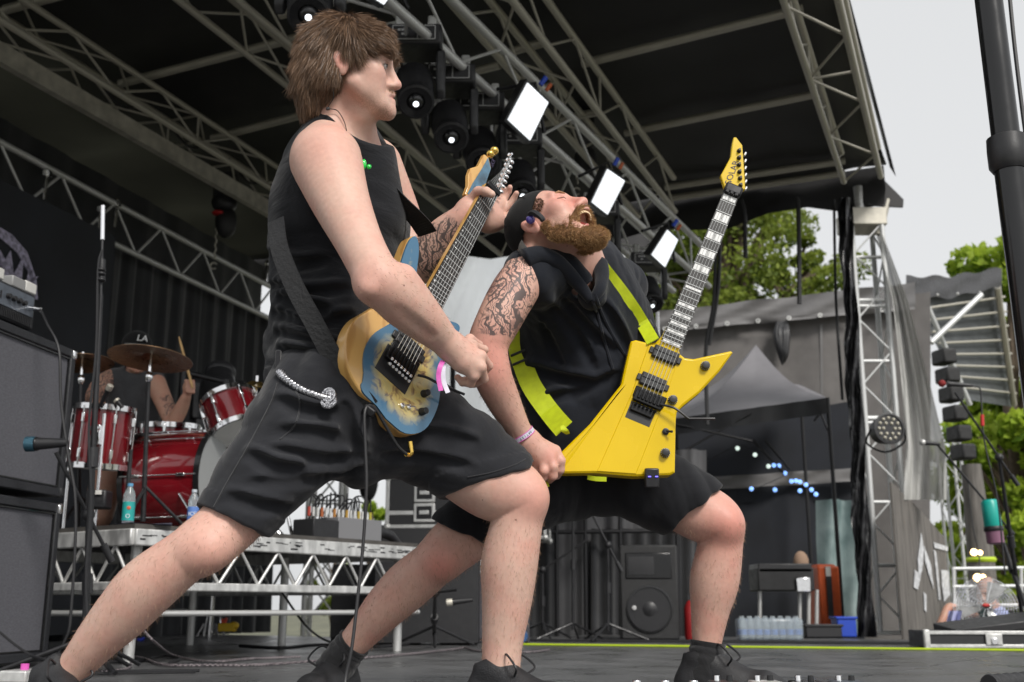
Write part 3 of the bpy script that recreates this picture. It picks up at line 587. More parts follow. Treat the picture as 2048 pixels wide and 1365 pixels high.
def strands(name, roots, dirs, n, length, width, gravity=.0, wave=.004, mat_=None, parent=None, follow=None, wvar=.5, seed=1, clump=0.0):
    """thin tapering hair strips as one mesh; roots (n,3), dirs (n,3); follow(p,d) bends the direction at each step"""
    g = np.random.default_rng(seed); N_ = len(roots); L_ = length if np.ndim(length) else np.full(N_, length); L_ = L_ * g.uniform(.75, 1.15, N_)
    p = np.array(roots, float); d = np.array(dirs, float); d /= np.linalg.norm(d, axis=1)[:, None] + 1e-9
    pts = [p.copy()]; ph = g.uniform(0, 6.28, (N_, 3))
    for i in range(n):
        d = d + gravity * A3(0, 0, -1) / n + wave * np.sin(ph + i * 1.1) * 8 / n
        if follow is not None: d = follow(p, d, i / n)
        d /= np.linalg.norm(d, axis=1)[:, None] + 1e-9; p = p + d * (L_ / n)[:, None]; pts.append(p.copy())
    pts = np.array(pts); c0 = A3(0, 0, CH); view = pts[0] - c0; view /= np.linalg.norm(view, axis=1)[:, None]
    side = np.cross(pts[-1] - pts[0], g.normal(size=(N_, 3)) * .6 + view); side /= np.linalg.norm(side, axis=1)[:, None] + 1e-9
    V = []; wd = width * g.uniform(1 - wvar, 1 + wvar, N_)
    for i in range(n + 1):
        t = i / n; q = (wd * (1 - .85 * t ** 2) * .5)[:, None] * side; V += [pts[i] - q, pts[i] + q]
    V = np.stack(V, 1).reshape(-1, 3); m = 2 * (n + 1); base = np.arange(N_)[:, None, None] * m
    qd = (np.arange(n)[:, None] * 2 + np.array([0, 1, 3, 2])[None, :])[None]; q = (base + qd).reshape(-1, 4)
    me = bpy.data.meshes.new(name); me.vertices.add(len(V)); me.vertices.foreach_set('co', V.astype(np.float32).ravel())
    me.loops.add(len(q) * 4); me.loops.foreach_set('vertex_index', q.astype(np.int32).ravel()); me.polygons.add(len(q)); me.polygons.foreach_set('loop_start', np.arange(len(q), dtype=np.int32) * 4)
    me.update(calc_edges=True)
    attr(me, 'tone', np.repeat(g.uniform(0, 1, N_), m))
    return obj(name, me, mat_, parent, smooth=180)
def hair_mat(name, c1, c2, rough=.45):
    m = mat(name, c1, rough, 0, spec=.35); N, L, b = nodes(m); a = N.new('ShaderNodeAttribute'); a.attribute_name = 'tone'
    r = N.new('ShaderNodeMixRGB'); r.inputs[1].default_value = (*c1, 1); r.inputs[2].default_value = (*c2, 1); L(a.outputs['Fac'], r.inputs[0]); L(r.outputs[0], b.inputs['Base Color']); return m
# ================================================================ the guitarist in the tank top
M['skinA'] = skin('pale_skin', (.62, .405, .325), (.62, .275, .22))
M['tank'] = cloth('black_jersey', (.0055, .006, .008), (.011, .012, .015), wr=.55, wscale=7, sheen=.12, stretch=(1, 1, 2.2))
M['denim'] = cloth('black_denim', (.0095, .010, .0125), (.026, .027, .032), weave=700, wr=.6, wscale=6, sheen=.15)
M['hem'] = cloth('black_hem', (.016, .016, .019), (.024, .025, .028), weave=700)
M['hairA'] = hair_mat('brown_hair', (.06, .033, .02), (.27, .165, .1), rough=.38)
M['hairA_in'] = mat('brown_hair_mass', (.05, .029, .019), .7, 0, var=.4, vscale=40, stretch=(1, 1, .3), bump=.5, bscale=90)
pa = thing('person', 'young man in black tank top and black shorts lunging with the blue guitar', 'person', P(1000, 1420, 2.75) * A3(1, 1, 0))

# ---- body: one continuous surface
SA = Solid((-1.15, 2.1, -.02), (.24, 3.12, 1.68), .0036)
oA = P(699, 141, 2.45)
hfw = A3(1, .02, .01)
HA, JA, RA_ = head(SA, oA, hfw, (0, -.2, 1), 1.0)
neck = STS((690, 165, 2.47, 46), (692, 205, 2.5, 52), (690, 250, 2.56, 56))
SA.chain(neck, .03); SA.cone(P(728, 232, 2.47), .026, P(716, 305, 2.56), .036, .03)
SA.cone(P(672, 230, 2.5), .045, P(640, 300, 2.46), .055, .05)                     # trapezius to the near shoulder
SA.cone(P(690, 240, 2.58), .05, P(735, 320, 2.75), .06, .05)
torsoA = STS((672, 345, 2.58, 104), (668, 430, 2.6, 124), (668, 540, 2.62, 118), (668, 650, 2.62, 112), (672, 745, 2.62, 116))
SA.chain([(p, r * (.97 if i < 2 else .85)) for i, (p, r) in enumerate(torsoA)], .05, ys=.85)
armR = STS((652, 322, 2.43, 72), (680, 400, 2.38, 59), (716, 480, 2.33, 48), (744, 535, 2.3, 46), (765, 566, 2.29, 47), (800, 600, 2.33, 50), (838, 635, 2.38, 43), (873, 668, 2.43, 33), (902, 693, 2.46, 28))
SA.chain(armR, .03); SA.ell(P(742, 572, 2.285), .034, k=.03); SA.cone(P(806, 556, 2.31), .03, P(884, 660, 2.425), .017, .025); SA.cone(P(800, 628, 2.275), .01, P(860, 674, 2.375), .006, .02, sub=True); SA.ell(P(738, 578, 2.255), .016, k=.02)
armL = STS((745, 335, 2.8, 60), (790, 430, 2.86, 50), (822, 520, 2.86, 46), (850, 515, 2.84, 44), (893, 470, 2.8, 38), (925, 440, 2.77, 30), (936, 425, 2.765, 27))
SA.chain(armL, .03)
legR = STS((650, 800, 2.54, 85), (565, 915, 2.5, 74), (465, 1040, 2.47, 62), (400, 1095, 2.44, 58), (368, 1115, 2.44, 54), (296, 1172, 2.46, 60), (249, 1222, 2.48, 56), (198, 1277, 2.5, 45), (156, 1327, 2.52, 36), (122, 1366, 2.53, 34))
SA.chain(legR, .03); SA.ell(P(420, 1100, 2.41), .036, k=.04)
legL = STS((760, 820, 2.66, 85), (880, 890, 2.72, 80), (985, 965, 2.74, 75), (1038, 992, 2.75, 56), (1033, 1048, 2.75, 52), (1019, 1125, 2.76, 57), (1014, 1200, 2.77, 50), (1005, 1285, 2.78, 41), (1002, 1345, 2.78, 38), (1003, 1385, 2.78, 38))
SA.chain(legL, .03); SA.ell(P(1056, 995, 2.72), .042, k=.04)
SA.cone(P(1003, 1385, 2.78), .04, P(1060, 1440, 2.7), .035)
# right hand, closed on the pick
wr = P(902, 693, 2.46); pd_ = P(950, 718, 2.5) - wr
kn = [P(945, 692, 2.5), P(962, 712, 2.475), P(962, 735, 2.47), P(948, 752, 2.475)]
SA.cone(wr, .026, P(930, 700, 2.49), .026, .02); SA.cone(wr, .026, P(925, 722, 2.47), .028, .02)
for q in kn: SA.cone(P(915, 705, 2.47), .022, q, .0135, .016)
fing = [[(kn[0], .012), (P(968, 700, 2.535), .0105), (P(958, 722, 2.565), .0095), (P(940, 728, 2.56), .0085)],
        [(kn[1], .0125), (P(977, 732, 2.51), .011), (P(962, 752, 2.54), .0095), (P(940, 750, 2.545), .0085)],
        [(kn[2], .012), (P(968, 758, 2.5), .0105), (P(948, 768, 2.53), .0095), (P(930, 760, 2.535), .0085)],
        [(kn[3], .011), (P(942, 768, 2.5), .0095), (P(925, 766, 2.525), .0085), (P(915, 755, 2.53), .008)]]
thm = [(P(925, 692, 2.5), .014), (P(940, 678, 2.535), .0115), (P(958, 690, 2.565), .0095), (P(962, 705, 2.575), .0085)]
for j in fing + [thm]:
    for i in range(3): SA.cone(j[i][0], j[i][1], j[i + 1][0], j[i + 1][1], .004)
# left hand behind the neck, fingers open
wl_ = P(936, 425, 2.765)
SA.cone(wl_, .025, P(945, 410, 2.775), .026, .02); SA.cone(P(945, 425, 2.78), .03, P(985, 440, 2.83), .03, .03)
SA.cone(P(955, 425, 2.8), .028, P(1000, 410, 2.86), .022, .025); SA.cone(P(975, 450, 2.82), .022, P(1003, 445, 2.85), .016, .025); SA.cone(P(965, 415, 2.82), .024, P(995, 402, 2.87), .015, .02)
for j in ([(990, 405, 2.87, 8), (1000, 391, 2.875, 7), (1005, 383, 2.87, 6.3), (1008, 378, 2.865, 5.5)],
          [(998, 414, 2.865, 8), (1010, 396, 2.865, 7), (1017, 384, 2.86, 6.3), (1020, 375, 2.85, 5.5)],
          [(1002, 428, 2.855, 8), (1019, 410, 2.855, 7), (1028, 397, 2.85, 6.3), (1033, 387, 2.84, 5.5)],
          [(1004, 443, 2.845, 8), (1018, 430, 2.845, 6.5), (1027, 420, 2.84, 5.8), (1034, 411, 2.835, 5)],
          [(945, 405, 2.76, 16), (957, 385, 2.735, 12), (972, 384, 2.705, 10), (983, 389, 2.69, 8)]):
    s_ = STS(*j)
    for i in range(3): SA.cone(s_[i][0], s_[i][1], s_[i + 1][0], s_[i + 1][1], .003)
me = SA.mesh('body'); v = verts(me)
g = lambda c, r: np.exp(-(np.linalg.norm(v - c, axis=1) / r) ** 2)
red = .75 * g(P(748, 570, 2.27), .05) + .75 * g(P(1065, 995, 2.7), .07) + .6 * g(P(415, 1105, 2.4), .07) + .5 * g(HA(.045, .065, -.03), .03) + .6 * g(HA(0, .12, -.04), .02) + .9 * g(HA(.075, -.01, 0), .03) + .45 * g(P(652, 300, 2.36), .08) + sum(.5 * g(q, .012) for q in kn) + .5 * g(P(985, 430, 2.82), .04)
attr(me, 'red', np.clip(red, 0, 1))
hl = (v - oA) @ RA_.T
stub = np.clip(.85 * np.exp(-(np.linalg.norm((hl - A3(0, .09, -.11)) / A3(.035, .024, .02), axis=1)) ** 2) + 1.1 * np.exp(-(np.linalg.norm((hl - A3(0, .1, -.056)) / A3(.03, .014, .006), axis=1)) ** 2) + .35 * np.exp(-(np.linalg.norm((hl - A3(.045, .05, -.085)) / A3(.02, .05, .03), axis=1)) ** 2), 0, 1)
attr(me, 'stub', stub); attr(me, 'lip', np.exp(-(np.linalg.norm((hl - A3(0, .102, -.07)) / A3(.022, .012, .0075), axis=1)) ** 2))
d1, _ = segdist(v, P(850, 515, 2.82), P(905, 465, 2.78)); attr(me, 'ink', np.clip(1.55 - d1 / .06, 0, 1.05))
obj('body', me, M['skinA'], pa, smooth=180)
# eye
eb = obj('eyeball', MB().ball(HA(.031, .0835, .0), .0112), mat('eye_white', (.36, .32, .3), .25), pa)
obj('iris', MB().ball(HA(.0325, .0915, .0), (.0045, .0045, .0045)), mat('iris', (.03, .025, .02), .15), eb)
obj('eyebrow', MB().tube([HA(.012, .1, .022), HA(.03, .098, .027), HA(.047, .086, .022)], [.002, .004, .0015], 6), mat('brow_hair', (.05, .03, .018), .7), pa)

obj('lashes', MB().tube([HA(.019, .0935, .0025), HA(.031, .0955, .0055), HA(.044, .086, .0025)], [.0008, .0014, .0008], 6), bpy.data.materials['brow_hair'], pa)
# ---- hair: a soft mass with loose strands over it
SH = Solid(oA - .22, oA + .22, .004)
e = lambda x, y, z, r, k=.03, sub=False: SH.ell(HA(x, y, z), r, RA_, k, sub)
e(0, -.012, .056, (.082, .102, .078)); e(0, .055, .068, (.066, .05, .036), .03); e(0, -.06, .0, (.076, .07, .085)); e(0, -.086, -.045, (.06, .042, .066)); e(0, -.092, -.092, (.04, .024, .03))
for x in (-1, 1): e(x * .06, .035, .056, (.02, .052, .026), .03); e(x * .046, .078, .048, (.024, .026, .013), .02); e(x * .066, -.042, -.012, (.02, .026, .036), .02); e(x * .066, .022, .03, (.014, .02, .018), .02)
SH.fold(lambda x, y, z: .0035 * ripple(x, y, z, 120, (1, .2, .5), .6))
hm = SH.mesh('hair_mass'); hair = obj('hair', hm, M['hairA_in'], pa, smooth=180)
hv = verts(hm); hn = np.zeros_like(hv.ravel()); hm.vertices.foreach_get('normal', hn); hn = hn.reshape(-1, 3)
pick = rng.choice(len(hv), 46000); rt, rn_ = hv[pick], hn[pick]; lc = (rt - oA) @ RA_.T
ok = rn_ @ nrm(A3(-.2, 1, -.3)) < .55; rt, rn_, lc = rt[ok], rn_[ok], lc[ok]
crown = HA(0, -.035, .14)
def flowdir(p):
    l = (p - oA) @ RA_.T; d = np.zeros_like(l); fr = np.clip((l[:, 1] + .02) / .08, 0, 1)[:, None]
    down = np.stack([np.zeros(len(l)), .05 + np.zeros(len(l)), -np.ones(len(l))], 1)
    front = np.stack([np.zeros(len(l)), np.full(len(l), .95), -.35 - np.clip((l[:, 1] - .06) * 6, 0, .35)], 1)
    back = np.stack([np.zeros(len(l)), -.45 + np.clip(-l[:, 2] * 5, 0, .6), -np.ones(len(l))], 1)
    d = front * fr + back * (1 - fr); return d @ RA_
fd = flowdir(rt); fd -= rn_ * (np.sum(fd * rn_, 1)[:, None]); fd = fd / (np.linalg.norm(fd, axis=1)[:, None] + 1e-9) + rn_ * .12 + rng.normal(0, .12, rt.shape)
strands('strand', rt - rn_ * .001, fd, 6, np.where(lc[:, 1] > .03, .032, np.where(lc[:, 2] < -.03, .03, .045)), .00085, gravity=.25, wave=.03, mat_=M['hairA'], parent=hair, seed=3)
tag(bpy.data.objects['strand'], None, None, kind='stuff')
# chin hair
bl = np.where(stub > .6)[0]; bl = rng.choice(bl, min(900, len(bl) * 2)); bn = np.zeros(len(v) * 3); me.vertices.foreach_get('normal', bn); bn = bn.reshape(-1, 3)
bh = strands('chin_hair', v[bl] + rng.normal(0, .001, (len(bl), 3)), bn[bl] * .8 + A3(.2, 0, -.7) + rng.normal(0, .25, (len(bl), 3)), 3, .005, .0006, mat_=hair_mat('ginger_stubble', (.16, .085, .035), (.42, .27, .14)), parent=pa, seed=5); tag(bh, None, None, kind='stuff')

# ---- tank top
ST_ = Solid((-.72, 2.2, .62), (-.02, 2.95, 1.5), .0042)
ST_.chain(torsoA, .05, ys=.85, grow=.008)
ST_.cone(P(672, 236, 2.5), .05, P(640, 300, 2.47), .06, .05); ST_.cone(P(690, 240, 2.6), .055, P(735, 320, 2.75), .066, .05)
ST_.cone(P(700, 300, 2.56), .1, P(735, 430, 2.62), .085, .05); ST_.cone(P(760, 440, 2.72), .08, P(740, 600, 2.72), .08, .05)
ST_.chain(STS((664, 640, 2.61, 120), (664, 690, 2.6, 128), (668, 735, 2.6, 136)), .03, ys=.95); ST_.half(P(640, 742, 2.5), nrm(A3(.1, 0, -1)), near=(P(660, 790, 2.6), .26))
ST_.fold(lambda x, y, z: .008 * ripple(x, y, z, 42, (.25, 0, 1), .45) * np.clip((1.3 - z) * 2.5, .15, 1))
creases(ST_, [[(545, 560), (600, 578), (690, 568)], [(548, 615), (620, 640), (700, 622)], [(555, 655), (620, 675), (690, 690)], [(540, 498), (585, 520), (650, 512)], [(560, 690), (630, 705), (700, 722)], [(560, 585), (610, 605), (650, 610)]])
ST_.ell(P(643, 338, 2.36), (.108, .115, .112), k=.008, sub=True)                     # near armhole
ST_.ell(P(640, 392, 2.36), (.07, .12, .03), rotz(0), k=.008, sub=True)
ST_.ell(P(770, 345, 2.95), (.08, .11, .12), k=.01, sub=True)
ST_.ell(P(735, 215, 2.5), (.105, .13, .105), k=.01, sub=True); ST_.ell(P(690, 208, 2.5), (.07, .09, .045), k=.01, sub=True)
obj('tank_top', ST_.mesh('tank_top'), M['tank'], pa, smooth=180)

# ---- shorts
SS = Solid((-.82, 2.2, .3), (.18, 3.1, 1.0), .0046)
SS.chain(STS((672, 735, 2.6, 112), (668, 790, 2.6, 120)), .03, ys=.9)
thR = STS((650, 800, 2.54, 116), (565, 910, 2.5, 100), (462, 1038, 2.47, 73)); thL = STS((765, 815, 2.68, 112), (880, 885, 2.72, 100), (992, 950, 2.745, 78))
SS.chain(thR, .05); SS.chain(thL, .05); SS.cone(P(700, 850, 2.6), .13, P(715, 870, 2.62), .12, .05)
hemR, nR = P(462, 1036, 2.47), nrm(P(428, 1068, 2.45) - P(470, 990, 2.48)); hemL, nL = P(992, 958, 2.745), nrm(P(1008, 1000, 2.76) - P(985, 935, 2.74))
nR = nrm(A3(-.28, -.05, -.75)); nL = nrm(A3(.25, .0, -.8))
SS.half(hemR, nR, near=(hemR, .16)); SS.half(hemL, nL, near=(hemL + A3(.05, 0, 0), .2))
for st_ in (thR, thL): SS.cone(st_[1][0], st_[1][1] - .05, st_[2][0] + (st_[2][0] - st_[1][0]) * .4, st_[2][1] - .013, .004, sub=True)
SS.fold(lambda x, y, z: .009 * ripple(x, y, z, 34, (-.5, 0, 1), .6) - .0035 * ((np.abs(nR[0] * (x - hemR[0]) + nR[1] * (y - hemR[1]) + nR[2] * (z - hemR[2]) + .012) < .026) & (x < -.42)) - .0035 * ((np.abs(nL[0] * (x - hemL[0]) + nL[1] * (y - hemL[1]) + nL[2] * (z - hemL[2]) + .012) < .026) & (x > -.2)))
creases(SS, [[(725, 880), (650, 860), (570, 852)], [(728, 905), (640, 908), (550, 892)], [(715, 928), (620, 952), (510, 955)], [(560, 790), (615, 812), (690, 815)], [(460, 985), (520, 1002), (575, 1005)], [(770, 900), (850, 905), (940, 925)], [(780, 868), (860, 858), (950, 875)], [(690, 800), (700, 850), (722, 890)], [(500, 900), (550, 925), (600, 930)]])
shm = SS.mesh('shorts'); sh_ = obj('shorts', shm, M['denim'], pa, smooth=180); bvS = bvh_of(shm)
obj('side_seam', MB().tube([on(bvS, x, y, .0005, P(x, y, 2.4)) for x, y in spline(np.array([(556, 765, 0), (545, 800, 0), (520, 850, 0), (490, 905, 0), (455, 965, 0), (428, 1015, 0)]), 6)[:, :2]], .0022, 6), M['hem'], sh_)
obj('pocket_edge', MB().tube([on(bvS, x, y, .0005, P(x, y, 2.4)) for x, y in spline(np.array([(585, 770, 0), (600, 805, 0), (590, 850, 0), (560, 880, 0)]), 6)[:, :2]], .0022, 6), M['hem'], sh_)
obj('hem_stitch', MB().tube([on(bvS, x, y, .0005, P(x, y, 2.5)) for x, y in spline(np.array([(935, 955, 0), (985, 945, 0), (1030, 930, 0), (1052, 918, 0)]), 6)[:, :2]], .0016, 6), M['hem'], sh_)
def hem(st, o, n, rr):                                          # turned-up hem band
    mb = MB(); n = nrm(n); ang = np.arange(41) * 2 * math.pi / 40; a = nrm(np.cross(n, (0, 1, 0))); b = np.cross(n, a)
    G = [[o + n * dz + (rr + dr) * (np.cos(t) * a * 1.0 + np.sin(t) * b * 1.0) for t in ang] for dz, dr in ((-.032, 0), (-.032, .006), (.004, .004), (.004, -.004), (-.02, -.004))]
    mb.grid(G); return mb
wc = obj('wallet_chain', (lambda mb: [mb.ball(q, (.011, .009, .0085), n=6, m=8) for q in [on(bvS, x, y, .006, P(x, y, 2.4)) for x, y in spline(np.array([(560, 745, 0), (570, 757, 0), (600, 778, 0), (635, 792, 0), (655, 797, 0)]), 5)[:, :2]]] and mb)(MB()), mat('oxidised_silver', (.42, .42, .44), .3, 1., var=.7, vscale=300, rvar=.15), pa)
obj('chain_pendant', (lambda mb: [mb.tube(on(bvS, 657, 795, .012, P(656, 795, 2.35)) + .016 * np.stack([np.cos(np.linspace(0, 6.3, 14)) * math.cos(a), np.sin(np.linspace(0, 6.3, 14)) * .4, np.sin(np.linspace(0, 6.3, 14)) + a * .3 - .5], 1), .0035, 6) for a in (0, .6, 1.2, 1.9, 2.6)] and mb)(MB()), bpy.data.materials['oxidised_silver'], pa)
obj('belt_loop', MB().box(P(556, 722, 2.46), (.012, .012, .05)), M['hem'], pa, bevel=.003)

# ---- wrist band, in-ear cable, green ear piece
def band(name, a, b, r, wd, m1, m2, parent, text=None, tm=None, ts=.009, off=.0):
    ax = nrm(b - a); c0 = (a + b) / 2; mb = MB(); mb.lathe([(r, -wd / 2), (r + .0012, -wd / 2), (r + .0012, wd / 2), (r, wd / 2)], c0, ax, 32, closed=True)
    o = obj(name, mb, m1, parent)
    e_ = MB()
    for s_ in (-1, 1): e_.lathe([(r + .0011, -.0011), (r + .0019, 0), (r + .0011, .0011)], c0 + ax * s_ * wd * .46, ax, 32, closed=True)
    obj('edge', e_, m2, o); return o, c0, ax
M['pink'] = mat('pink_ribbon', (.62, .09, .42), .5, 0, var=.15, vscale=80, bump=.1, bscale=900)
M['white_band'] = mat('white_ribbon', (.62, .6, .7), .5, 0, var=.1, vscale=60, bump=.1, bscale=900)
M['ink'] = mat('dark_print', (.03, .02, .06), .6)
def curved_text(txt, size, c, ax, r, a0, up, parent, m):        # letters set one by one round a wrist
    up = nrm(up - ax * np.dot(up, ax)); sd2 = np.cross(ax, up); mb = MB(); k = size * .68 / r
    for i, ch in enumerate(txt):
        if ch == ' ': continue
        t = a0 + i * k; n = math.cos(t) * up + math.sin(t) * sd2; tg = -math.sin(t) * up + math.cos(t) * sd2
        q = text_mb(ch, size, c + n * (r + .0014), tg, np.cross(n, tg), .0002); mb.add(np.concatenate(q.v), q.f)
    obj('lettering', mb, m, parent)
bd, c0, ax = band('wristband', P(893, 687, 2.455), P(903, 696, 2.46), .0325, .013, M['white_band'], M['pink'], pa)
curved_text('FESTIVAL 2026', .0105, c0, ax, .0325, -.6, A3(.1, -.9, .45), bd, M['ink'])
tl = obj('ribbon_tail', MB().ribbon(spline([P(886, 722, 2.45), P(880, 735, 2.44), P(877, 755, 2.44), P(882, 782, 2.44)], 4), A3(1, .3, 0), .011, .0008), M['pink'], bd)
obj('ribbon_tail', MB().ribbon(spline([P(889, 724, 2.455), P(886, 740, 2.45), P(888, 765, 2.45), P(896, 786, 2.45)], 4), A3(1, .3, 0), .011, .0008), M['white_band'], bd)
ic = obj('earphone_cable', MB().tube(spline([P(660, 140, 2.40), P(664, 170, 2.395), P(667, 195, 2.4), P(657, 216, 2.42), P(675, 222, 2.43), P(690, 248, 2.44), P(697, 285, 2.45), P(712, 315, 2.45)], 6), .0011, 6), M['cable'], pa)
obj('splitter', MB().box(P(656, 218, 2.415), (.009, .006, .008)), M['black_plastic'], ic, bevel=.002)
obj('earpiece', MB().ball(P(728, 329, 2.44), (.006, .008, .013)).ball(P(738, 334, 2.44), (.006, .006, .006)), mat('green_gel', (.01, .55, .06), .15, 0, coat=1., emit=(0, .3, .03), estr=.15), ic)

# ---- shoes (mostly below the picture edge)
M['shoe'] = mat('black_shoe', (.016, .016, .018), .55, 0, var=.3, vscale=40, bump=.25, bscale=260)
M['sole'] = mat('black_sole', (.022, .022, .024), .6)
def shoe(parent, heel, toe, ankle, sc=1.0, laces=True, tongue=.0):
    heel, toe = np.asarray(heel, float), np.asarray(toe, float); d = nrm((toe - heel) * A3(1, 1, 0)); s_ = A3(d[1], -d[0], 0); Lh = np.linalg.norm((toe - heel)[:2])
    lo = np.minimum(heel, toe) - .1; hi = np.maximum(heel, toe) + .1; lo[2] = -.01; hi[2] = max(.22, ankle[2] + .04)
    lo = np.minimum(lo, ankle - .09); hi = np.maximum(hi, ankle + .09); lo[2] = -.01
    Q = Solid(lo, hi, .004); B = lambda t, x, z: heel * A3(1, 1, 0) + d * t * Lh + s_ * x * sc + A3(0, 0, z * sc)
    Q.cone(B(.12, 0, .04), .038 * sc, B(.5, .003, .036), .042 * sc, .03); Q.cone(B(.5, .003, .036), .042 * sc, B(.8, .004, .032), .042 * sc, .03); Q.cone(B(.8, 0, .03), .04 * sc, B(.93, -.003, .026), .03 * sc, .03)
    Q.cone(B(.14, 0, .05), .036 * sc, B(.2, 0, .1), .04 * sc, .03); Q.cone(B(.3, 0, .1), .036 * sc, B(.58, 0, .05), .034 * sc, .03)
    Q.cone(B(.36, 0, .1), .02 * sc, B(.3, 0, .135), .018 * sc, .012)
    Q.cone(B(.19, 0, .115), .03 * sc, B(.17, 0, .16), .034 * sc, .004, sub=True)
    Q.half(A3(0, 0, .012), (0, 0, -1), k=.003)
    o = obj('shoe', Q.mesh('shoe'), M['shoe'], parent, smooth=180)
    out = np.array([[-.02, -.036], [.1, -.041], [.35, -.04], [.6, -.05], [.8, -.05], [.93, -.036], [1.0, 0], [.93, .034], [.8, .044], [.6, .046], [.35, .038], [.1, .04], [-.02, .036], [-.05, 0]]) * A3(Lh, sc, 0)[:2]
    obj('sole', MB().prism(out, heel * A3(1, 1, 0), d, s_, (0, 0, 1), .001, .024 * sc), M['sole'], o, bevel=.004)
    if laces:
        for i in range(5):
            t = .36 + i * .065; z = .108 - i * .012
            obj('lace', MB().tube([B(t, -.032, z - .012), B(t + .02, -.012, z + .008), B(t + .03, .012, z + .008), B(t + .035, .032, z - .012)], .0028 * sc, 6), M['cable'], o)
        for s2 in (-1, 1): obj('lace', MB().tube(spline([B(.36, 0, .118), B(.42, .03 * s2, .14), B(.55, .05 * s2, .11), B(.5, .03 * s2, .09)], 5), .0028 * sc, 6), M['cable'], o)
    return o
an = P(1003, 1385, 2.78); shoe(pa, an + A3(-.08, .03, 0), an + A3(.17, -.1, 0), an)
an = P(122, 1366, 2.53); shoe(pa, an + A3(-.07, .04, 0), an + A3(.14, -.16, 0), an)

HM = hair_mat('fine_body_hair', (.18, .1, .06), (.4, .26, .17)); bm0 = bpy.data.objects[[o.name for o in pa.children if o.name.startswith('body')][0]].data; vv = verts(bm0)
body_hair('leg_hair', bm0, (vv[:, 2] < .46) & (vv[:, 2] > .1), 3600, .011, .00045, HM, pa, 31, down=(0, -.1, -1)); body_hair('arm_hair', bm0, (segdist(vv, P(760, 570, 2.3), P(895, 690, 2.45))[0] < .07), 900, .009, .0004, HM, pa, 32, down=(.6, 0, -.6), lift=.35)
# ================================================================ the bearded guitarist, head thrown back
M['skinB'] = skin('ruddy_skin', (.61, .375, .3), (.61, .24, .19))
M['hood'] = cloth('navy_black_cotton', (.0055, .0068, .0105), (.0125, .015, .022), wr=.5, wscale=6, sheen=.12)
M['shortsB'] = cloth('black_twill', (.006, .0065, .0085), (.013, .0135, .0165), wr=.45, wscale=6, sheen=.12)
M['sock'] = cloth('black_sock', (.012, .012, .013), (.02, .02, .022), weave=500, wr=.4, wscale=20)
pb = thing('person', 'bearded man in backwards cap and sleeveless hooded shirt leaning back with the yellow guitar', 'person', P(1415, 1400, 3.15) * A3(1, 1, 0))
SB = Solid((-.62, 2.4, -.02), (.8, 3.55, 1.5), .0036)
fB = nrm(A3(.56, -.36, .74)); uB = A3(-.58, .46, .66); uB = nrm(uB - fB * np.dot(fB, uB)); sB = np.cross(fB, uB)
HSC = 1.02
oB = P(1060, 450, 2.7) - HSC * (.078 * sB - .008 * fB)
HB, JB, RB_ = head(SB, oB, fB, uB, HSC, jaw=.42, mouth_open=1, cran=.86)
SB.chain(STS((1095, 455, 2.8, 58), (1120, 500, 2.84, 62), (1135, 545, 2.9, 66)), .04); SB.cone(P(1160, 480, 2.82), .04, P(1175, 545, 2.92), .05, .05)
SB.cone(P(1100, 530, 2.9), .05, P(1058, 552, 2.8), .055, .05); SB.cone(P(1150, 530, 2.95), .06, P(1235, 575, 3.2), .07, .05)
torsoB = STS((1150, 570, 3.02, 105), (1160, 660, 3.08, 135), (1165, 760, 3.1, 142), (1165, 850, 3.1, 138), (1160, 940, 3.1, 125))
SB.chain([(p, r * f_) for (p, r), f_ in zip(torsoB, (.9, .86, .84, .8, .7))], .05, ys=.66)
aR = STS((1055, 545, 2.76, 45), (1026, 588, 2.72, 47), (998, 640, 2.7, 45), (976, 692, 2.7, 41), (984, 748, 2.71, 39), (1006, 800, 2.75, 34), (1032, 850, 2.79, 26), (1048, 877, 2.81, 23))
SB.chain(aR, .03)
aL = STS((1240, 590, 3.22, 48), (1230, 680, 3.3, 44), (1215, 770, 3.33, 38), (1225, 840, 3.3, 34), (1240, 890, 3.28, 24)); SB.chain(aL, .03)
SB.ell(P(1243, 905, 3.27), (.03, .03, .05), k=.02)
lF = STS((1220, 945, 3.14, 56), (1320, 985, 3.1, 56), (1400, 1025, 3.1, 58), (1436, 1046, 3.1, 50), (1440, 1092, 3.11, 45), (1429, 1160, 3.13, 49), (1421, 1215, 3.14, 39), (1415, 1270, 3.15, 31), (1412, 1320, 3.15, 24)); SB.chain(lF, .03); SB.ell(P(1452, 1048, 3.06), .04, k=.04)
lB_ = STS((1110, 945, 3.14, 56), (1010, 1010, 3.04, 56), (930, 1072, 2.98, 57), (880, 1115, 2.96, 49), (862, 1132, 2.97, 47), (815, 1172, 3.0, 49), (770, 1216, 3.03, 43), (735, 1256, 3.06, 35), (706, 1288, 3.08, 30), (682, 1318, 3.1, 24)); SB.chain(lB_, .03); SB.ell(P(888, 1122, 2.93), .038, k=.04)
SB.cone(P(1412, 1320, 3.15), .03, P(1450, 1385, 3.12), .02, .01); SB.cone(P(680, 1320, 3.1), .028, P(655, 1360, 3.05), .02, .01)
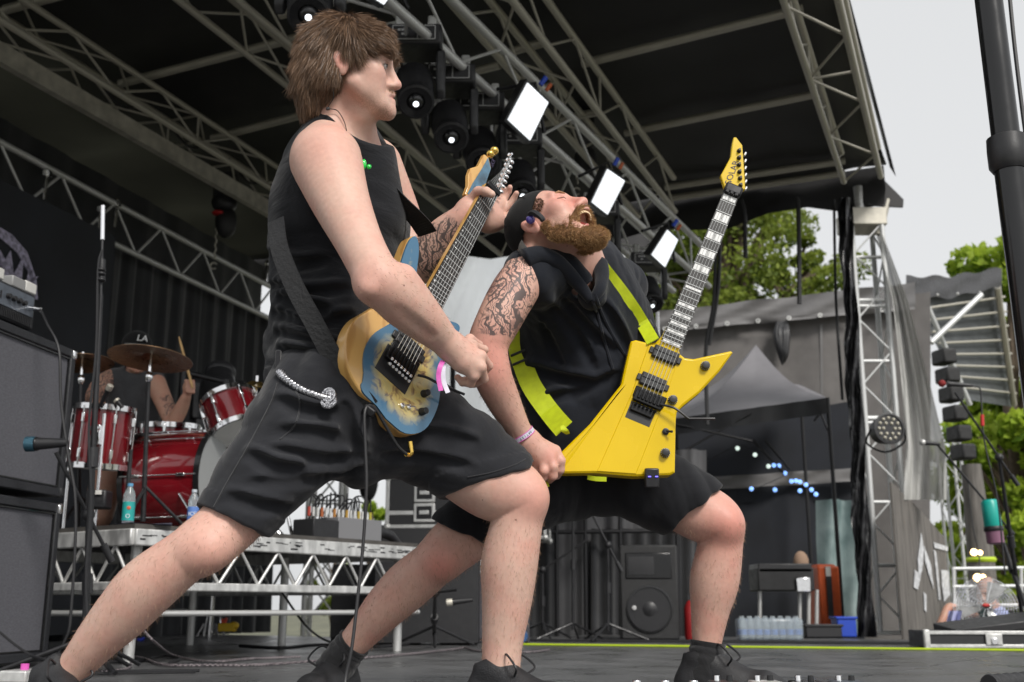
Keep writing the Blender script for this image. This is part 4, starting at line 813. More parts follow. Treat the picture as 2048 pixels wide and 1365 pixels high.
# right hand closed round the lower wing of the guitar
w0 = P(1048, 877, 2.81)
for kx, ky, kY in ((1110, 902, 2.83), (1102, 914, 2.815), (1088, 924, 2.815), (1072, 930, 2.83)): SB.cone(P(1054, 884, 2.815), .026, P(kx, ky, kY), .0155, .02)
for j in ([(1110, 902, 2.83, 11), (1121, 922, 2.825, 10), (1120, 940, 2.835, 9.2), (1114, 952, 2.865, 8)],
          [(1101, 914, 2.815, 11.5), (1106, 934, 2.81, 10.5), (1106, 952, 2.82, 9.5), (1098, 960, 2.86, 8.5)],
          [(1087, 924, 2.815, 11), (1088, 942, 2.81, 10), (1086, 955, 2.825, 9), (1080, 958, 2.86, 8)],
          [(1072, 930, 2.83, 10), (1072, 946, 2.83, 9), (1072, 955, 2.845, 8), (1070, 958, 2.87, 7.5)],
          [(1085, 892, 2.86, 12), (1110, 905, 2.9, 11), (1122, 918, 2.92, 9.5), (1126, 925, 2.925, 8)]):
    s_ = STS(*j)
    for i in range(3): SB.cone(s_[i][0], s_[i][1], s_[i + 1][0], s_[i + 1][1], .004)
me = SB.mesh('body'); v = verts(me); g = lambda c, r: np.exp(-(np.linalg.norm(v - c, axis=1) / r) ** 2)
hl = (v - oB) @ RB_.T / HSC; gl = lambda c, r: np.exp(-(np.linalg.norm((hl - A3(*c)) / A3(*r), axis=1)) ** 2)
red = .8 * g(P(1462, 1050, 3.03), .09) + .9 * g(P(880, 1130, 2.9), .05) + .8 * gl((.04, .07, -.01), (.04, .04, .035)) + .7 * gl((0, .11, -.03), (.03, .03, .03)) + .5 * gl((0, .09, .04), (.06, .03, .03)) + .8 * gl((.078, -.01, 0), (.02, .03, .04)) + .5 * g(P(975, 690, 2.66), .06) + .55 * g(P(990, 745, 2.67), .07) + .6 * g(P(1104, 912, 2.8), .03) + .35 * g(P(1140, 500, 2.8), .06)
attr(me, 'red', np.clip(red, 0, 1))
jh = np.clip(-(hl[:, 2] + .03) / .02, 0, 1) * np.clip((hl[:, 1] - .0) / .03, 0, 1)
mouth = HB(0, .1, -.066) * .5 + JB(0, .098, -.074) * .5
attr(me, 'stub', np.clip(1.0 * gl((.055, .02, -.06), (.03, .03, .03)) + .0 * jh, 0, .9))
attr(me, 'lip', np.clip(np.exp(-(np.linalg.norm(v - JB(0, .101, -.078), axis=1) / .016) ** 2) + .9 * np.exp(-(np.linalg.norm(v - HB(0, .102, -.0615), axis=1) / .012) ** 2), 0, 1))
d1, t1 = segdist(v, P(1040, 525, 2.72), P(1003, 655, 2.66)); ink = np.clip(1.32 - d1 / .088, 0, .95) * (v[:, 1] < 2.78) * np.clip((1.06 - np.abs(v[:, 2] - P(1020, 595, 2.7)[2]) / .13) * 4, 0, 1)
attr(me, 'ink', ink)
obj('body', me, M['skinB'], pb, smooth=180)
bn = np.zeros(len(v) * 3); me.vertices.foreach_get('normal', bn); bn = bn.reshape(-1, 3)
# mouth lining, teeth, tongue
mr = obj('mouth_lining', MB().ball(mouth - fB * .036, (.026, .024, .03), RB_), mat('mouth_red', (.22, .035, .03), .4), pb)
M['teeth'] = mat('teeth', (.66, .5, .3), .3)
for i in range(9):
    a = (i - 4) / 4.2 * 1.15
    obj('tooth', MB().ball(HB(.026 * math.sin(a), .078 + .0215 * math.cos(a), -.068), (.0042, .003, .006), RB_, 6, 8), M['teeth'], mr)
for i in range(7):
    a = (i - 3) / 3.3 * 1.1
    obj('tooth', MB().ball(JB(.023 * math.sin(a), .076 + .0195 * math.cos(a), -.073), (.0036, .003, .0048), RB_, 6, 8), M['teeth'], mr)
obj('tongue', MB().ball(JB(0, .078, -.068), (.014, .022, .007), RB_), mat('tongue', (.5, .17, .15), .35), mr)
obj('lip_ring', MB().ball(JB(.0, .111, -.079), .0028), M['chrome'], pb); obj('nose_ring', MB().tube(HB(0, .112, -.048) + np.array([(math.cos(t) * .004 * RB_[0] + math.sin(t) * .005 * RB_[2]) for t in np.linspace(0, 6.28, 14)]), .0011, 6), M['chrome'], pb)
obj('closed_lashes', MB().tube([HB(.018, .0955, .001), HB(.031, .0965, -.001), HB(.046, .085, .002)], [.0007, .0013, .0008], 6), mat('lash', (.08, .04, .025), .7), pb)
obj('eyebrow', MB().tube([HB(.012, .105, .02), HB(.03, .1, .024), HB(.047, .088, .021)], [.002, .0035, .0012], 6), mat('ginger_brow', (.3, .16, .08), .8), pb)
# ---- beard
SBe = Solid(oB - .25, oB + .25, .004); e = lambda p, r, k=.02, sub=False: SBe.ell(p, r, RB_, k, sub)
for x in (-1, 1):
    SBe.chain([(JB(x * .058, .012, -.03), .013), (JB(x * .056, .02, -.055), .016), (JB(x * .042, .06, -.085), .019), (JB(x * .018, .09, -.1), .02)], .02)
    SBe.chain([(HB(x * .006, .101, -.055), .008), (HB(x * .028, .09, -.06), .008), (JB(x * .041, .072, -.072), .010), (JB(x * .032, .084, -.1), .014)], .012)
SBe.chain([(JB(0, .1, -.1), .018), (JB(0, .108, -.106), .02), (JB(0, .12, -.114), .014)], .025); SBe.chain([(JB(0, .055, -.09), .016), (JB(0, .088, -.104), .019)], .02)
for x in (-1, 1): SBe.ell(JB(x * .05, .045, -.055), (.009, .03, .024), RB_, .02)
SBe.cone(HB(0, .102, -.054), .006, HB(.018, .098, -.056), .006, .01)
SBe.ell(mouth + fB * .008, (.037, .055, .032), RB_, .004, True)
SBe.fold(lambda x, y, z: .003 * ripple(x, y, z, 220, (1, 0, .3), .8))
bm_ = SBe.mesh('beard'); beard = obj('beard', bm_, mat('ginger_beard_mass', (.2, .105, .047), .9, 0, var=.45, vscale=120, bump=.6, bscale=350), pb, smooth=180)
hv = verts(bm_); hn = np.zeros(len(hv) * 3); bm_.vertices.foreach_get('normal', hn); hn = hn.reshape(-1, 3)
pk = rng.choice(len(hv), 20000); dn = nrm(JB(0, .142, -.148) - JB(0, .06, -.07))
bs = strands('whisker', hv[pk] - hn[pk] * .002, hn[pk] * .55 + dn * .9 + rng.normal(0, .3, (len(pk), 3)), 4, .011, .00062, wave=.03, mat_=hair_mat('ginger_whiskers', (.2, .105, .042), (.66, .43, .21)), parent=beard, seed=9); tag(bs, None, None, kind='stuff')
# ---- cap worn backwards
M['cap'] = cloth('black_cap', (.006, .006, .0065), (.011, .011, .0115), weave=600, wr=.2, wscale=14, sheen=.1)
SC = Solid(oB - .22, oB + .22, .0038); SC.ell(HB(0, -.006, .046), np.array((.086, .096, .084)), RB_, .01)
SC.half(HB(0, .062, .052), RB_ .T @ A3(0, .62, -.8), k=.006)
SC.ell(HB(0, -.006, .036), np.array((.079, .089, .077)), RB_, .004, True)
cap = obj('cap', SC.mesh('cap'), M['cap'], pb, smooth=180)
ang = np.linspace(-1.45, 1.45, 17); G = [[HB(.084 * math.sin(a) * (1 - .05 * t), -.05 - .05 * math.cos(a) - t * (.012 + .03 * math.cos(a)) + dz, .0 - t * .085 * math.cos(a * .55) - .01 * math.sin(a) ** 2) for a in ang] for t, dz in ((0, 0), (.25, 0), (.5, 0), (.75, 0), (1, 0), (1, .006), (.5, .006), (0, .006), (0, 0))]
obj('cap_brim', MB().grid(G), cloth('grey_brim', (.2, .195, .18), (.26, .25, .235), weave=500, wr=.1), cap)
obj('cap_button', MB().ball(HB(0, -.006, .13), (.009, .009, .006), RB_), M['cap'], cap)
for a_ in range(3): obj('cap_seam', MB().tube([HB(0, -.006, .046) + 1.01 * ((.086 * math.sin(t) * math.cos(a_ * 1.047 + .5)) * RB_[0] + (.096 * math.sin(t) * math.sin(a_ * 1.047 + .5)) * RB_[1] + .084 * math.cos(t) * RB_[2]) for t in np.linspace(-1.25, 1.25, 21)], .0014, 5), M['cap'], cap)
pk = rng.choice(np.where((gl((.062, .03, .035), (.03, .03, .025)) > .35))[0], 700); sb_ = strands('sideburn', v[pk], bn[pk] * .3 - RB_[2] * 1 + rng.normal(0, .2, (700, 3)), 3, .012, .001, mat_=hair_mat('short_brown_hair', (.06, .03, .016), (.16, .085, .045)), parent=pb, seed=13); tag(sb_, None, None, kind='stuff')
im = obj('in_ear_monitor', MB().ball(HB(.09, .004, -.002), np.array((.012, .012, .013)), RB_), mat('violet_shell', (.07, .05, .3), .12, 0, coat=1.), pb)
obj('plug', MB().tube(spline([HB(.096, .014, .004), HB(.1, .024, -.006), HB(.098, .026, -.03), HB(.092, .022, -.042)], 4), [.008] * 8 + [.0075] * 4 + [.006], 8), M['black_plastic'], im)

# ---- sleeveless hooded shirt
SHb = Solid((-.1, 2.45, .6), (.62, 3.5, 1.42), .0044)
SHb.chain(torsoB, .05, grow=.006, ys=.75); SHb.cone(P(1108, 540, 2.87), .085, P(1066, 558, 2.775), .078, .05); SHb.cone(P(1125, 585, 2.93), .1, P(1190, 625, 2.98), .1, .05); SHb.cone(P(1150, 530, 2.95), .07, P(1235, 575, 3.2), .085, .05)
SHb.chain(STS((1150, 590, 2.96, 92), (1195, 670, 3.03, 105), (1205, 780, 3.06, 105)), .05, ys=.85)
hood_ = [(P(x, y, Y), .026) for x, y, Y in ((1052, 515, 2.88), (1080, 500, 2.83), (1110, 510, 2.79), (1140, 535, 2.78), (1165, 565, 2.79), (1185, 595, 2.8))]
SHb.chain(hood_, .02); SHb.chain([(P(x, y, Y), .024) for x, y, Y in ((1185, 595, 2.8), (1195, 570, 2.84), (1190, 540, 2.9), (1180, 515, 2.96))], .02)
SHb.fold(lambda x, y, z: .009 * ripple(x, y, z, 26, (.7, .1, .8), .5) + .002 * ripple(y, z, x, 80, (.5, 0, 1), .7))
creases(SHb, [[(1100, 600), (1150, 655), (1190, 730)], [(1085, 640), (1120, 720), (1150, 790)], [(1090, 790), (1160, 772), (1235, 738)], [(1060, 725), (1120, 745), (1185, 755)], [(1212, 605), (1240, 655), (1262, 705)], [(1130, 590), (1180, 650), (1225, 690)]])
SHb.chain([(P(1028, 566, 2.66), .06), (P(1024, 610, 2.66), .068), (P(1010, 668, 2.66), .068)], .008, sub=True)      # armhole
SHb.chain([(P(1125, 478, 2.82), .075), (P(1150, 538, 2.85), .062), (P(1178, 582, 2.79), .028)], .008, sub=True)        # neck opening
hsm = SHb.mesh('hooded_shirt'); obj('hooded_shirt', hsm, M['hood'], pb, smooth=180); bvH = bvh_of(hsm)
cq = [on(bvH, x, y, -.004, P(x, y, Y)) for x, y, Y in ((1048, 520, 2.86), (1078, 512, 2.82), (1108, 522, 2.8), (1135, 545, 2.79), (1160, 572, 2.79), (1182, 602, 2.79))]
cq2 = [on(bvH, x, y, -.004, P(x, y, Y)) for x, y, Y in ((1182, 604, 2.79), (1199, 580, 2.82), (1203, 555, 2.86), (1198, 530, 2.92))]
hoo = obj('hood_collar', MB().tube(spline(cq, 6), np.interp(np.linspace(0, 1, 31), [0, .3, .8, 1], [.03, .024, .018, .012]), 12), M['hood'], pb, smooth=180); obj('hood_edge', MB().tube(spline(cq2, 6), np.interp(np.linspace(0, 1, 19), [0, .5, 1], [.012, .018, .026]), 12), M['hood'], hoo, smooth=180)
obj('undershirt', MB().ball(P(1158, 590, 2.94), (.105, .08, .095)), mat('print_tee', (.12, .12, .13), .9, 0, color2=(.35, .12, .16), vscale=45), pb)
for pts in ([(1180, 590, 2.75), (1195, 630, 2.745), (1208, 680, 2.745), (1226, 740, 2.74)], [(1190, 588, 2.76), (1205, 630, 2.75), (1225, 670, 2.745), (1255, 720, 2.76)]):
    obj('drawstring', MB().tube([on(bvH, x, y, .003, P(x, y, 2.8)) for x, y in spline(np.array([(q[0], q[1], 0) for q in pts]), 6)[:, :2]], .0045, 6), M['hood'], pb)
# ---- shorts, socks, shoes
SSb = Solid((-.35, 2.6, .35), (.75, 3.5, .95), .0046)
tF = STS((1215, 942, 3.1, 82), (1320, 983, 3.08, 78), (1402, 1020, 3.1, 66)); tB = STS((1120, 950, 3.08, 84), (1020, 1005, 3.0, 76), (920, 1072, 2.97, 66))
SSb.chain(STS((1165, 895, 3.12, 128), (1165, 925, 3.12, 98)), .03, ys=.72); SSb.chain(tF, .05); SSb.chain(tB, .05)
SSb.half(P(1397, 1010, 3.1), nrm(A3(.75, 0, -.95)), near=(P(1420, 1030, 3.1), .17)); SSb.half(P(926, 1066, 2.97), nrm(A3(-.35, 0, -.8)), near=(P(915, 1085, 2.97), .17))
for st_ in (tF, tB): SSb.cone(st_[1][0], st_[1][1] - .045, st_[2][0] + (st_[2][0] - st_[1][0]) * .4, st_[2][1] - .007, .004, sub=True)
SSb.fold(lambda x, y, z: .008 * ripple(x, y, z, 34, (1, 0, .5), .6))
obj('shorts', SSb.mesh('shorts'), M['shortsB'], pb, smooth=180)
def sock(a, b, c, ra, rb):
    mb = MB(); q = spline([a, b, c], 8); t = np.linspace(0, 1, len(q)); mb.tube(q, ra + (rb - ra) * t + .0016 * np.sin(t * 26) + .003 * np.exp(-(t / .08) ** 2), 24); return mb
obj('sock', sock(P(1416, 1284, 3.15), P(1413, 1315, 3.15), P(1411, 1372, 3.15), .047, .053), M['sock'], pb)
obj('sock', sock(P(709, 1285, 3.08), P(692, 1305, 3.09), P(664, 1345, 3.1), .045, .052), M['sock'], pb)
an = P(1412, 1340, 3.15); shoe(pb, an + A3(-.075, .03, 0), an + A3(.2, -.09, 0), an, 1.08)
an = P(676, 1325, 3.1); shoe(pb, an + A3(.02, .09, 0), an + A3(-.06, -.17, 0), an, 1.05)
bd, c0, ax = band('wristband', P(1040, 866, 2.8), P(1047, 877, 2.805), .0345, .013, M['white_band'], M['pink'], pb)
curved_text('ARTIST', .0095, c0, ax, .0345, -.45, A3(.0, -.95, .3), bd, M['ink'])

bm0 = bpy.data.objects[[o.name for o in pb.children if o.name.startswith('body')][0]].data; vv = verts(bm0)
body_hair('leg_hair', bm0, (vv[:, 2] < .48) & (vv[:, 2] > .14), 3200, .011, .0005, HM, pb, 33, down=(0, -.1, -1)); body_hair('arm_hair', bm0, (segdist(vv, P(980, 700, 2.7), P(1045, 870, 2.8))[0] < .07), 900, .009, .0005, HM, pb, 34, down=(.4, 0, -.8), lift=.35)
# ================================================================ guitars
def tubes_between(o, u, w_, n, pts, r): return MB().tube([o + u * a + w_ * b + n * c for a, b, c in pts], r, 6)
M['string'] = mat('string_steel', (.75, .75, .72), .25, 1.)
M['fretwire'] = mat('fret_wire', (.8, .8, .78), .25, 1.)
M['ebony'] = mat('ebony', (.018, .016, .015), .5, 0, var=.4, vscale=25, stretch=(1, 1, .2))
M['pearl'] = mat('pearl_inlay', (.75, .75, .74), .3, 0, var=.1, vscale=60)
M['bridge'] = mat('black_bridge', (.014, .014, .015), .32, .6, rvar=.1, vscale=60)
M['pickup'] = mat('pickup_black', (.017, .017, .018), .4, 0, rvar=.1, vscale=60, bump=.05, bscale=300)
def knob(o, n, r, h, parent, ring=True):
    k = obj('knob', MB().lathe([(r, 0), (r, h * .25), (r * .86, h * .4), (r * .8, h), (r * .6, h * 1.04)], o, n, 24), M['black_plastic'], parent, smooth=30)
    if ring:
        a = frame(nrm(np.cross(n, (0, 0, 1))), n); mb = MB()
        for i in range(14): t = i * .449; mb.ball(o + n * h * .35 + (a[0] * math.cos(t) + a[1] * math.sin(t)) * r * .93, .0011, n=4, m=6)
        obj('knob_mark', mb, M['pearl'], k)
    return k
def pickup_(c, u, w_, n, L_, W_, parent, ears=True):
    R = np.array([w_, u, n]); p_ = obj('pickup', MB().box(c + n * .004, (L_, W_, .012), R), M['pickup'], parent, bevel=.003)
    if ears: 
        for s_ in (-1, 1): obj('pickup_ear', MB().box(c + w_ * s_ * (L_ / 2 + .004) + n * .002, (.012, W_ * .5, .006), R), M['pickup'], p_, bevel=.002)
    for row in (-1, 1):
        obj('pole_row', MB().box(c + u * row * W_ * .24 + n * .0105, (L_ * .9, W_ * .36, .003), R), M['pickup'], p_, bevel=.0012)
    return p_

# ---- yellow, angular body, held almost face-on
gy = thing('electric_guitar', 'bright yellow angular electric guitar with black hardware held upright', 'guitar', P(1230, 950, 2.95))
nY = nrm(A3(.04, -1, .06)); oY = P(1297, 800, 2.86); Q = lambda x, y: PPL(x, y, oY, nY)
nutY = Q(1463, 386); uY = nrm(nutY - oY); wY = np.cross(uY, nY); wY = wY if wY[0] > 0 else -wY
loc2 = lambda x, y: (np.dot(Q(x, y) - oY, uY), np.dot(Q(x, y) - oY, wY))
M['yellow'] = mat('yellow_lacquer', (.67, .455, .0), .25, 0, coat=.22, spec=.3, var=.05, vscale=6, rvar=.08)
out = [(1262, 683), (1272, 680), (1296, 686), (1312, 685), (1324, 672), (1340, 640), (1368, 655), (1357, 690), (1360, 708), (1370, 716), (1388, 718), (1462, 702), (1466, 705), (1440, 742), (1400, 785), (1366, 812), (1354, 824), (1352, 840), (1350, 945), (1340, 950), (1268, 953), (1190, 946), (1120, 947), (1112, 940), (1114, 925), (1122, 905), (1180, 848), (1238, 775), (1243, 768), (1250, 735)]
poly = [loc2(*p_) for p_ in out]
body = obj('guitar_body', MB().prism(poly, oY, uY, wY, nY, -.042, 0, inset=.005, zi=.004), M['yellow'], gy, smooth=30, bevel=.002)
# raised centre panel between the two carved lines
cen = [loc2(*p_) for p_ in [(1297, 690), (1318, 690), (1352, 704), (1350, 740), (1330, 800), (1272, 949), (1194, 943), (1262, 790)]]
obj('centre_panel', MB().prism(cen, oY, uY, wY, nY, -.002, .0022, inset=.002, zi=.0015), M['yellow'], body, smooth=30)
bev = [loc2(*p_) for p_ in [(1121, 946), (1116, 930), (1185, 850), (1245, 775), (1253, 768), (1236, 790), (1190, 850)]]
obj('arm_bevel', MB().prism(bev, oY, uY, wY, nY, -.002, .0015, inset=.003, zi=.0012), M['yellow'], body, smooth=30)
Ls = np.linalg.norm(nutY - oY); e24 = .648 - .648 / 4; sY = Ls / .648
fb = [(Ls + .003, -.0215 * sY), (Ls + .003, .0215 * sY), (Ls * .262, .0285 * sY), (Ls * .262, -.0285 * sY)]
neck_ = obj('neck', MB().prism([(Ls + .01, -.020 * sY), (Ls + .01, .020 * sY), (Ls * .2, .027 * sY), (Ls * .2, -.027 * sY)], oY, uY, wY, nY, -.018, .004), M['yellow'], gy, bevel=.005)
fbo = obj('fretboard', MB().prism(fb, oY, uY, wY, nY, .004, .0095), M['ebony'], neck_)
def halfw(t): return (.0215 + (.0285 - .0215) * (1 - t) / .738) * sY      # t = share of scale from bridge
for k in range(1, 25):
    t = 2 ** (-k / 12); h = halfw(t); obj('fret', MB().tube([oY + uY * Ls * t + wY * x + nY * .0098 for x in (-h, h)], .0011, 6), M['fretwire'], fbo)
for k in (1, 3, 5, 7, 9, 12, 15, 17, 19, 21, 24):
    t0, t1 = 2 ** (-(k - 1) / 12), 2 ** (-k / 12); tm = (t0 + t1) / 2; dl = (t0 - t1) * Ls; h = halfw(tm)
    for s_ in ((-.32, .3) if k != 12 else (0,)):
        obj('inlay', MB().box(oY + uY * Ls * tm + wY * s_ * h * 1.15 + nY * .0097, (h * (.95 if k != 12 else 1.7), dl * ((.72 if k < 10 else .5) if k != 12 else .35), .0008), np.array([wY, uY, nY])), M['pearl'], fbo)
for i in range(6):
    b_ = (i - 2.5) * .0105 * sY; a_ = (i - 2.5) * .0072 * sY
    obj('string', MB().tube([oY + wY * b_ + nY * .016, oY + uY * (Ls + .004) + wY * a_ + nY * .0125], .00055 - i * .00005 + .0002, 5), M['string'], gy)
hd = [(1452, 383), (1485, 381), (1490, 380), (1487, 330), (1484, 292), (1472, 276), (1467, 276), (1464, 290), (1461, 315), (1452, 332), (1441, 352), (1447, 372)]
hso = obj('headstock', MB().prism([loc2(*p_) for p_ in hd], oY, uY, wY, nY, -.012, .004, inset=.002, zi=.002), M['yellow'], neck_, smooth=30)
for i, (x, y) in enumerate([(1477, 304), (1477, 318), (1477, 332), (1478, 346), (1479, 359), (1480, 373)]):
    q = Q(x, y); pg = obj('tuner', MB().lathe([(.0062, .004), (.0062, .007), (.004, .009), (.0035, .017)], q, nY, 12), M['black_metal'], hso)
    obj('tuner_button', MB().box(Q(1491 + i * .3, y + 3) - nY * .006, (.006, .012, .01), np.array([wY, uY, nY])), M['chrome'], pg, bevel=.002)
obj('lettering', text_mb('SOLAR', .026, Q(1464, 346) + nY * .0045, nrm(Q(1473, 322) - Q(1455, 370)), nrm(Q(1450, 346) - Q(1464, 347)), .0003), M['ink'], hso)
nb = obj('string_wrap', MB().box(Q(1465, 383) + nY * .006, (.05, .03, .026), np.array([wY, uY, nY])), M['black_metal'], neck_, bevel=.006)
lk = obj('locking_nut', MB().box(oY + uY * (Ls - .008) + nY * .012, (.042, .016, .008), np.array([wY, uY, nY])), M['bridge'], neck_, bevel=.002)
for s_ in (-1, 0, 1): obj('clamp', MB().box(oY + uY * (Ls - .008) + wY * s_ * .0135 + nY * .018, (.0115, .012, .005), np.array([wY, uY, nY])), M['bridge'], lk, bevel=.002)
pickup_(Q(1330, 712) + nY * .002, uY, wY, nY, .07, .036, gy); pickup_(Q(1305, 766) + nY * .002, uY, wY, nY, .07, .036, gy)
RB2 = np.array([wY, uY, nY])
br = obj('bridge', MB().box(oY + nY * .008 - uY * .004, (.082, .03, .014), RB2), M['bridge'], gy, bevel=.003)
obj('bridge_plate', MB().box(oY + nY * .003 + uY * .008, (.088, .03, .006), RB2), M['bridge'], br, bevel=.002)
for i in range(6):
    q = oY + wY * (i - 2.5) * .0108 * sY
    obj('saddle', MB().box(q + nY * .014 + uY * .002, (.0088, .026, .01), RB2), M['bridge'], br, bevel=.002)
    obj('fine_tuner', MB().lathe([(.0036, 0), (.0036, .012), (.0028, .0135)], q - uY * .024 + nY * .009, nrm(nY - uY * .4), 10), M['bridge'], br)
obj('tremolo_cavity', MB().box(oY - uY * .045 - wY * .006 + nY * .0012, (.07, .05, .0024), RB2), M['black_plastic'], br, bevel=.001)
obj('tremolo_block', MB().box(oY - uY * .036 - wY * .006 + nY * .006, (.062, .022, .01), RB2), M['bridge'], br, bevel=.003)
obj('tremolo_arm', MB().tube(spline([Q(1318, 813) + nY * .02, Q(1345, 822) + nY * .03, Q(1372, 842) + nY * .03, Q(1378, 843) + nY * .03, Q(1425, 843) + nY * .03], 5), .0032, 8), M['black_metal'], br)
for x, y in ((1410, 733), (1345, 801), (1330, 907)): knob(Q(x, y) + nY * .001, nY, .0125, .016, gy)
sw = obj('selector_switch', MB().lathe([(.009, 0), (.009, .004), (.005, .005), (.005, .009)], Q(1331, 864) + nY * .001, nY, 16), M['black_metal'], gy); obj('switch_tip', MB().rod(Q(1331, 864) + nY * .008, Q(1342, 867) + nY * .02, .0022, 8, .0034), M['black_plastic'], sw)
tx = obj('wireless_transmitter', MB().box(Q(1302, 958) + nY * .012, (.036, .05, .022), frame((1, 0, 0), (0, -.15, 1))[[0, 2, 1]]), M['black_plastic'], gy, bevel=.004)
for x in (1296, 1310): obj('indicator', MB().box(Q(x, 957) + nY * .0255, (.007, .003, .002)), mat('blue_led', (.02, .02, .2), .3, emit=(.15, .12, 1.), estr=3.), tx)
# strap
M['neon'] = mat('neon_webbing', (.56, .66, .01), .6, 0, var=.08, vscale=50, bump=.3, bscale=700)
sy = thing('guitar_strap', 'neon yellow webbing strap of the yellow guitar crossing the dark shirt', 'strap', P(1100, 750, 2.8))
def webbing(name, pts, width, m_, parent, last):               # strap lying on the shirt, then running to the guitar button
    q = spline(np.array([(x, y, 0) for x, y in pts]), 6)[:, :2]; n = len(q); h = np.array([on(bvH, x, y, .006, P(x, y, 2.86)) for x, y in q])
    Yv = h[:, 1]; Yv = np.convolve(np.pad(Yv, 3, mode='edge'), np.ones(7) / 7, 'valid'); t = np.linspace(0, 1, n); Yv = np.minimum(Yv, h[:, 1]) * (t < .75) + (t >= .75) * (Yv + (last - Yv) * (t - .75) / .25); W_ = np.array([P(x, y, Y) for (x, y), Y in zip(q, Yv)])
    tg = np.gradient(W_, axis=0); wd = np.array([np.cross(a, ray(*b)) for a, b in zip(tg, q)]); obj(name, MB().ribbon(W_, wd, width, .0025), m_, parent, smooth=30)
webbing('lower_webbing', [(1036, 650), (1036, 695), (1046, 730), (1062, 770), (1085, 805), (1108, 835), (1128, 858)], .056, M['neon'], sy, 2.83)
webbing('upper_webbing', [(1205, 535), (1225, 560), (1248, 590), (1270, 622), (1290, 655), (1306, 683)], .036, M['neon'], sy, 2.86)
for (a, b) in (((1041, 704), (1, -.1, .42)), ((1045, 722), (1, -.1, .42)), ((1116, 845), (.9, -.2, .6))):
    obj('slider', MB().box(on(bvH, *a, .012, P(*a, 2.8)), (.06, .006, .007), frame(b, (-.4, 0, 1))), M['black_plastic'], sy, bevel=.002)
obj('buckle', MB().box(on(bvH, 1292, 655, .014, P(1292, 655, 2.85)), (.045, .01, .03), frame((.85, -.1, .45), (-.4, 0, 1))), M['black_plastic'], sy, bevel=.003)
for x in (-1, 0, 1): obj('strap_end', MB().ribbon(spline([P(1124, 852, 2.82), P(1130 + x * 4, 862, 2.82), P(1136 + x, 868, 2.84)], 4), A3(1, 0, .3), .008, .001), M['neon'], sy, smooth=0)
obj('strap_end', MB().ribbon(spline([P(1088, 950, 2.86), P(1090, 962, 2.85), P(1094, 975, 2.85)], 4), A3(1, 0, .2), .014, .001), M['neon'], sy, smooth=0)
obj('strap_end', MB().ribbon(spline([P(1175, 955, 2.86), P(1190, 958, 2.85), P(1213, 959, 2.85)], 4), A3(0, -.3, 1), .012, .001), M['neon'], sy, smooth=0)

# ---- blue burl top, natural sides
gb = thing('electric_guitar', 'electric guitar with blue-edged burl top and natural wood sides', 'guitar', P(820, 885, 2.55))
sc_ = .93; oG = A3(-.2786, 2.6919, .851 - CH) * sc_ + A3(0, 0, CH); uG = nrm(A3(.3324, .4044, .852)); wG = A3(.6387, .5682, -.5189); wG = nrm(wG - uG * np.dot(wG, uG)); nG = nrm(np.cross(wG, uG)); nG = nG if nG[1] < 0 else -nG
G_ = lambda a, b, c=0.: oG + sc_ * (uG * a + wG * b + nG * c); RG = np.array([wG, uG, nG])
outG = spline(np.array([(-.150, 0, 0), (-.145, -.06, 0), (-.115, -.12, 0), (-.06, -.157, 0), (0, -.16, 0), (.06, -.135, 0), (.12, -.113, 0), (.18, -.115, 0), (.235, -.132, 0), (.305, -.142, 0), (.33, -.13, 0), (.305, -.105, 0), (.235, -.075, 0), (.195, -.05, 0), (.185, -.03, 0), (.19, .03, 0), (.185, .05, 0), (.2, .07, 0), (.212, .09, 0), (.215, .105, 0), (.205, .113, 0), (.18, .112, 0), (.14, .107, 0), (.08, .115, 0), (.02, .14, 0), (-.04, .157, 0), (-.11, .15, 0), (-.155, .105, 0), (-.16, .04, 0)]), 4)[:, :2] * sc_
M['ash'] = mat('natural_ash', (.60, .33, .09), .32, 0, var=.2, vscale=9, coat=.5, color2=(.68, .42, .15))
nd, lk_, bs_ = nodes(M['ash']); 
wv = nd.new('ShaderNodeTexWave'); wv.inputs['Scale'].default_value = 9; wv.inputs['Distortion'].default_value = 5; wv.inputs['Detail'].default_value = 3; tcn = nd.new('ShaderNodeTexCoord'); lk_(tcn.outputs['Object'], wv.inputs[0])
mxa = nd.new('ShaderNodeMixRGB'); mxa.inputs[1].default_value = (.62, .36, .11, 1); mxa.inputs[2].default_value = (.42, .2, .05, 1); cr_ = nd.new('ShaderNodeMapRange'); cr_.inputs[1].default_value = .75; cr_.inputs[2].default_value = 1.; cr_.inputs[4].default_value = .6; lk_(wv.outputs[0], cr_.inputs[0]); lk_(cr_.outputs[0], mxa.inputs[0]); lk_(mxa.outputs[0], bs_.inputs['Base Color'])
bo = obj('guitar_body', MB().prism(outG, oG, uG, wG, nG, -.042, -.004), M['ash'], gb, smooth=30, bevel=.004)
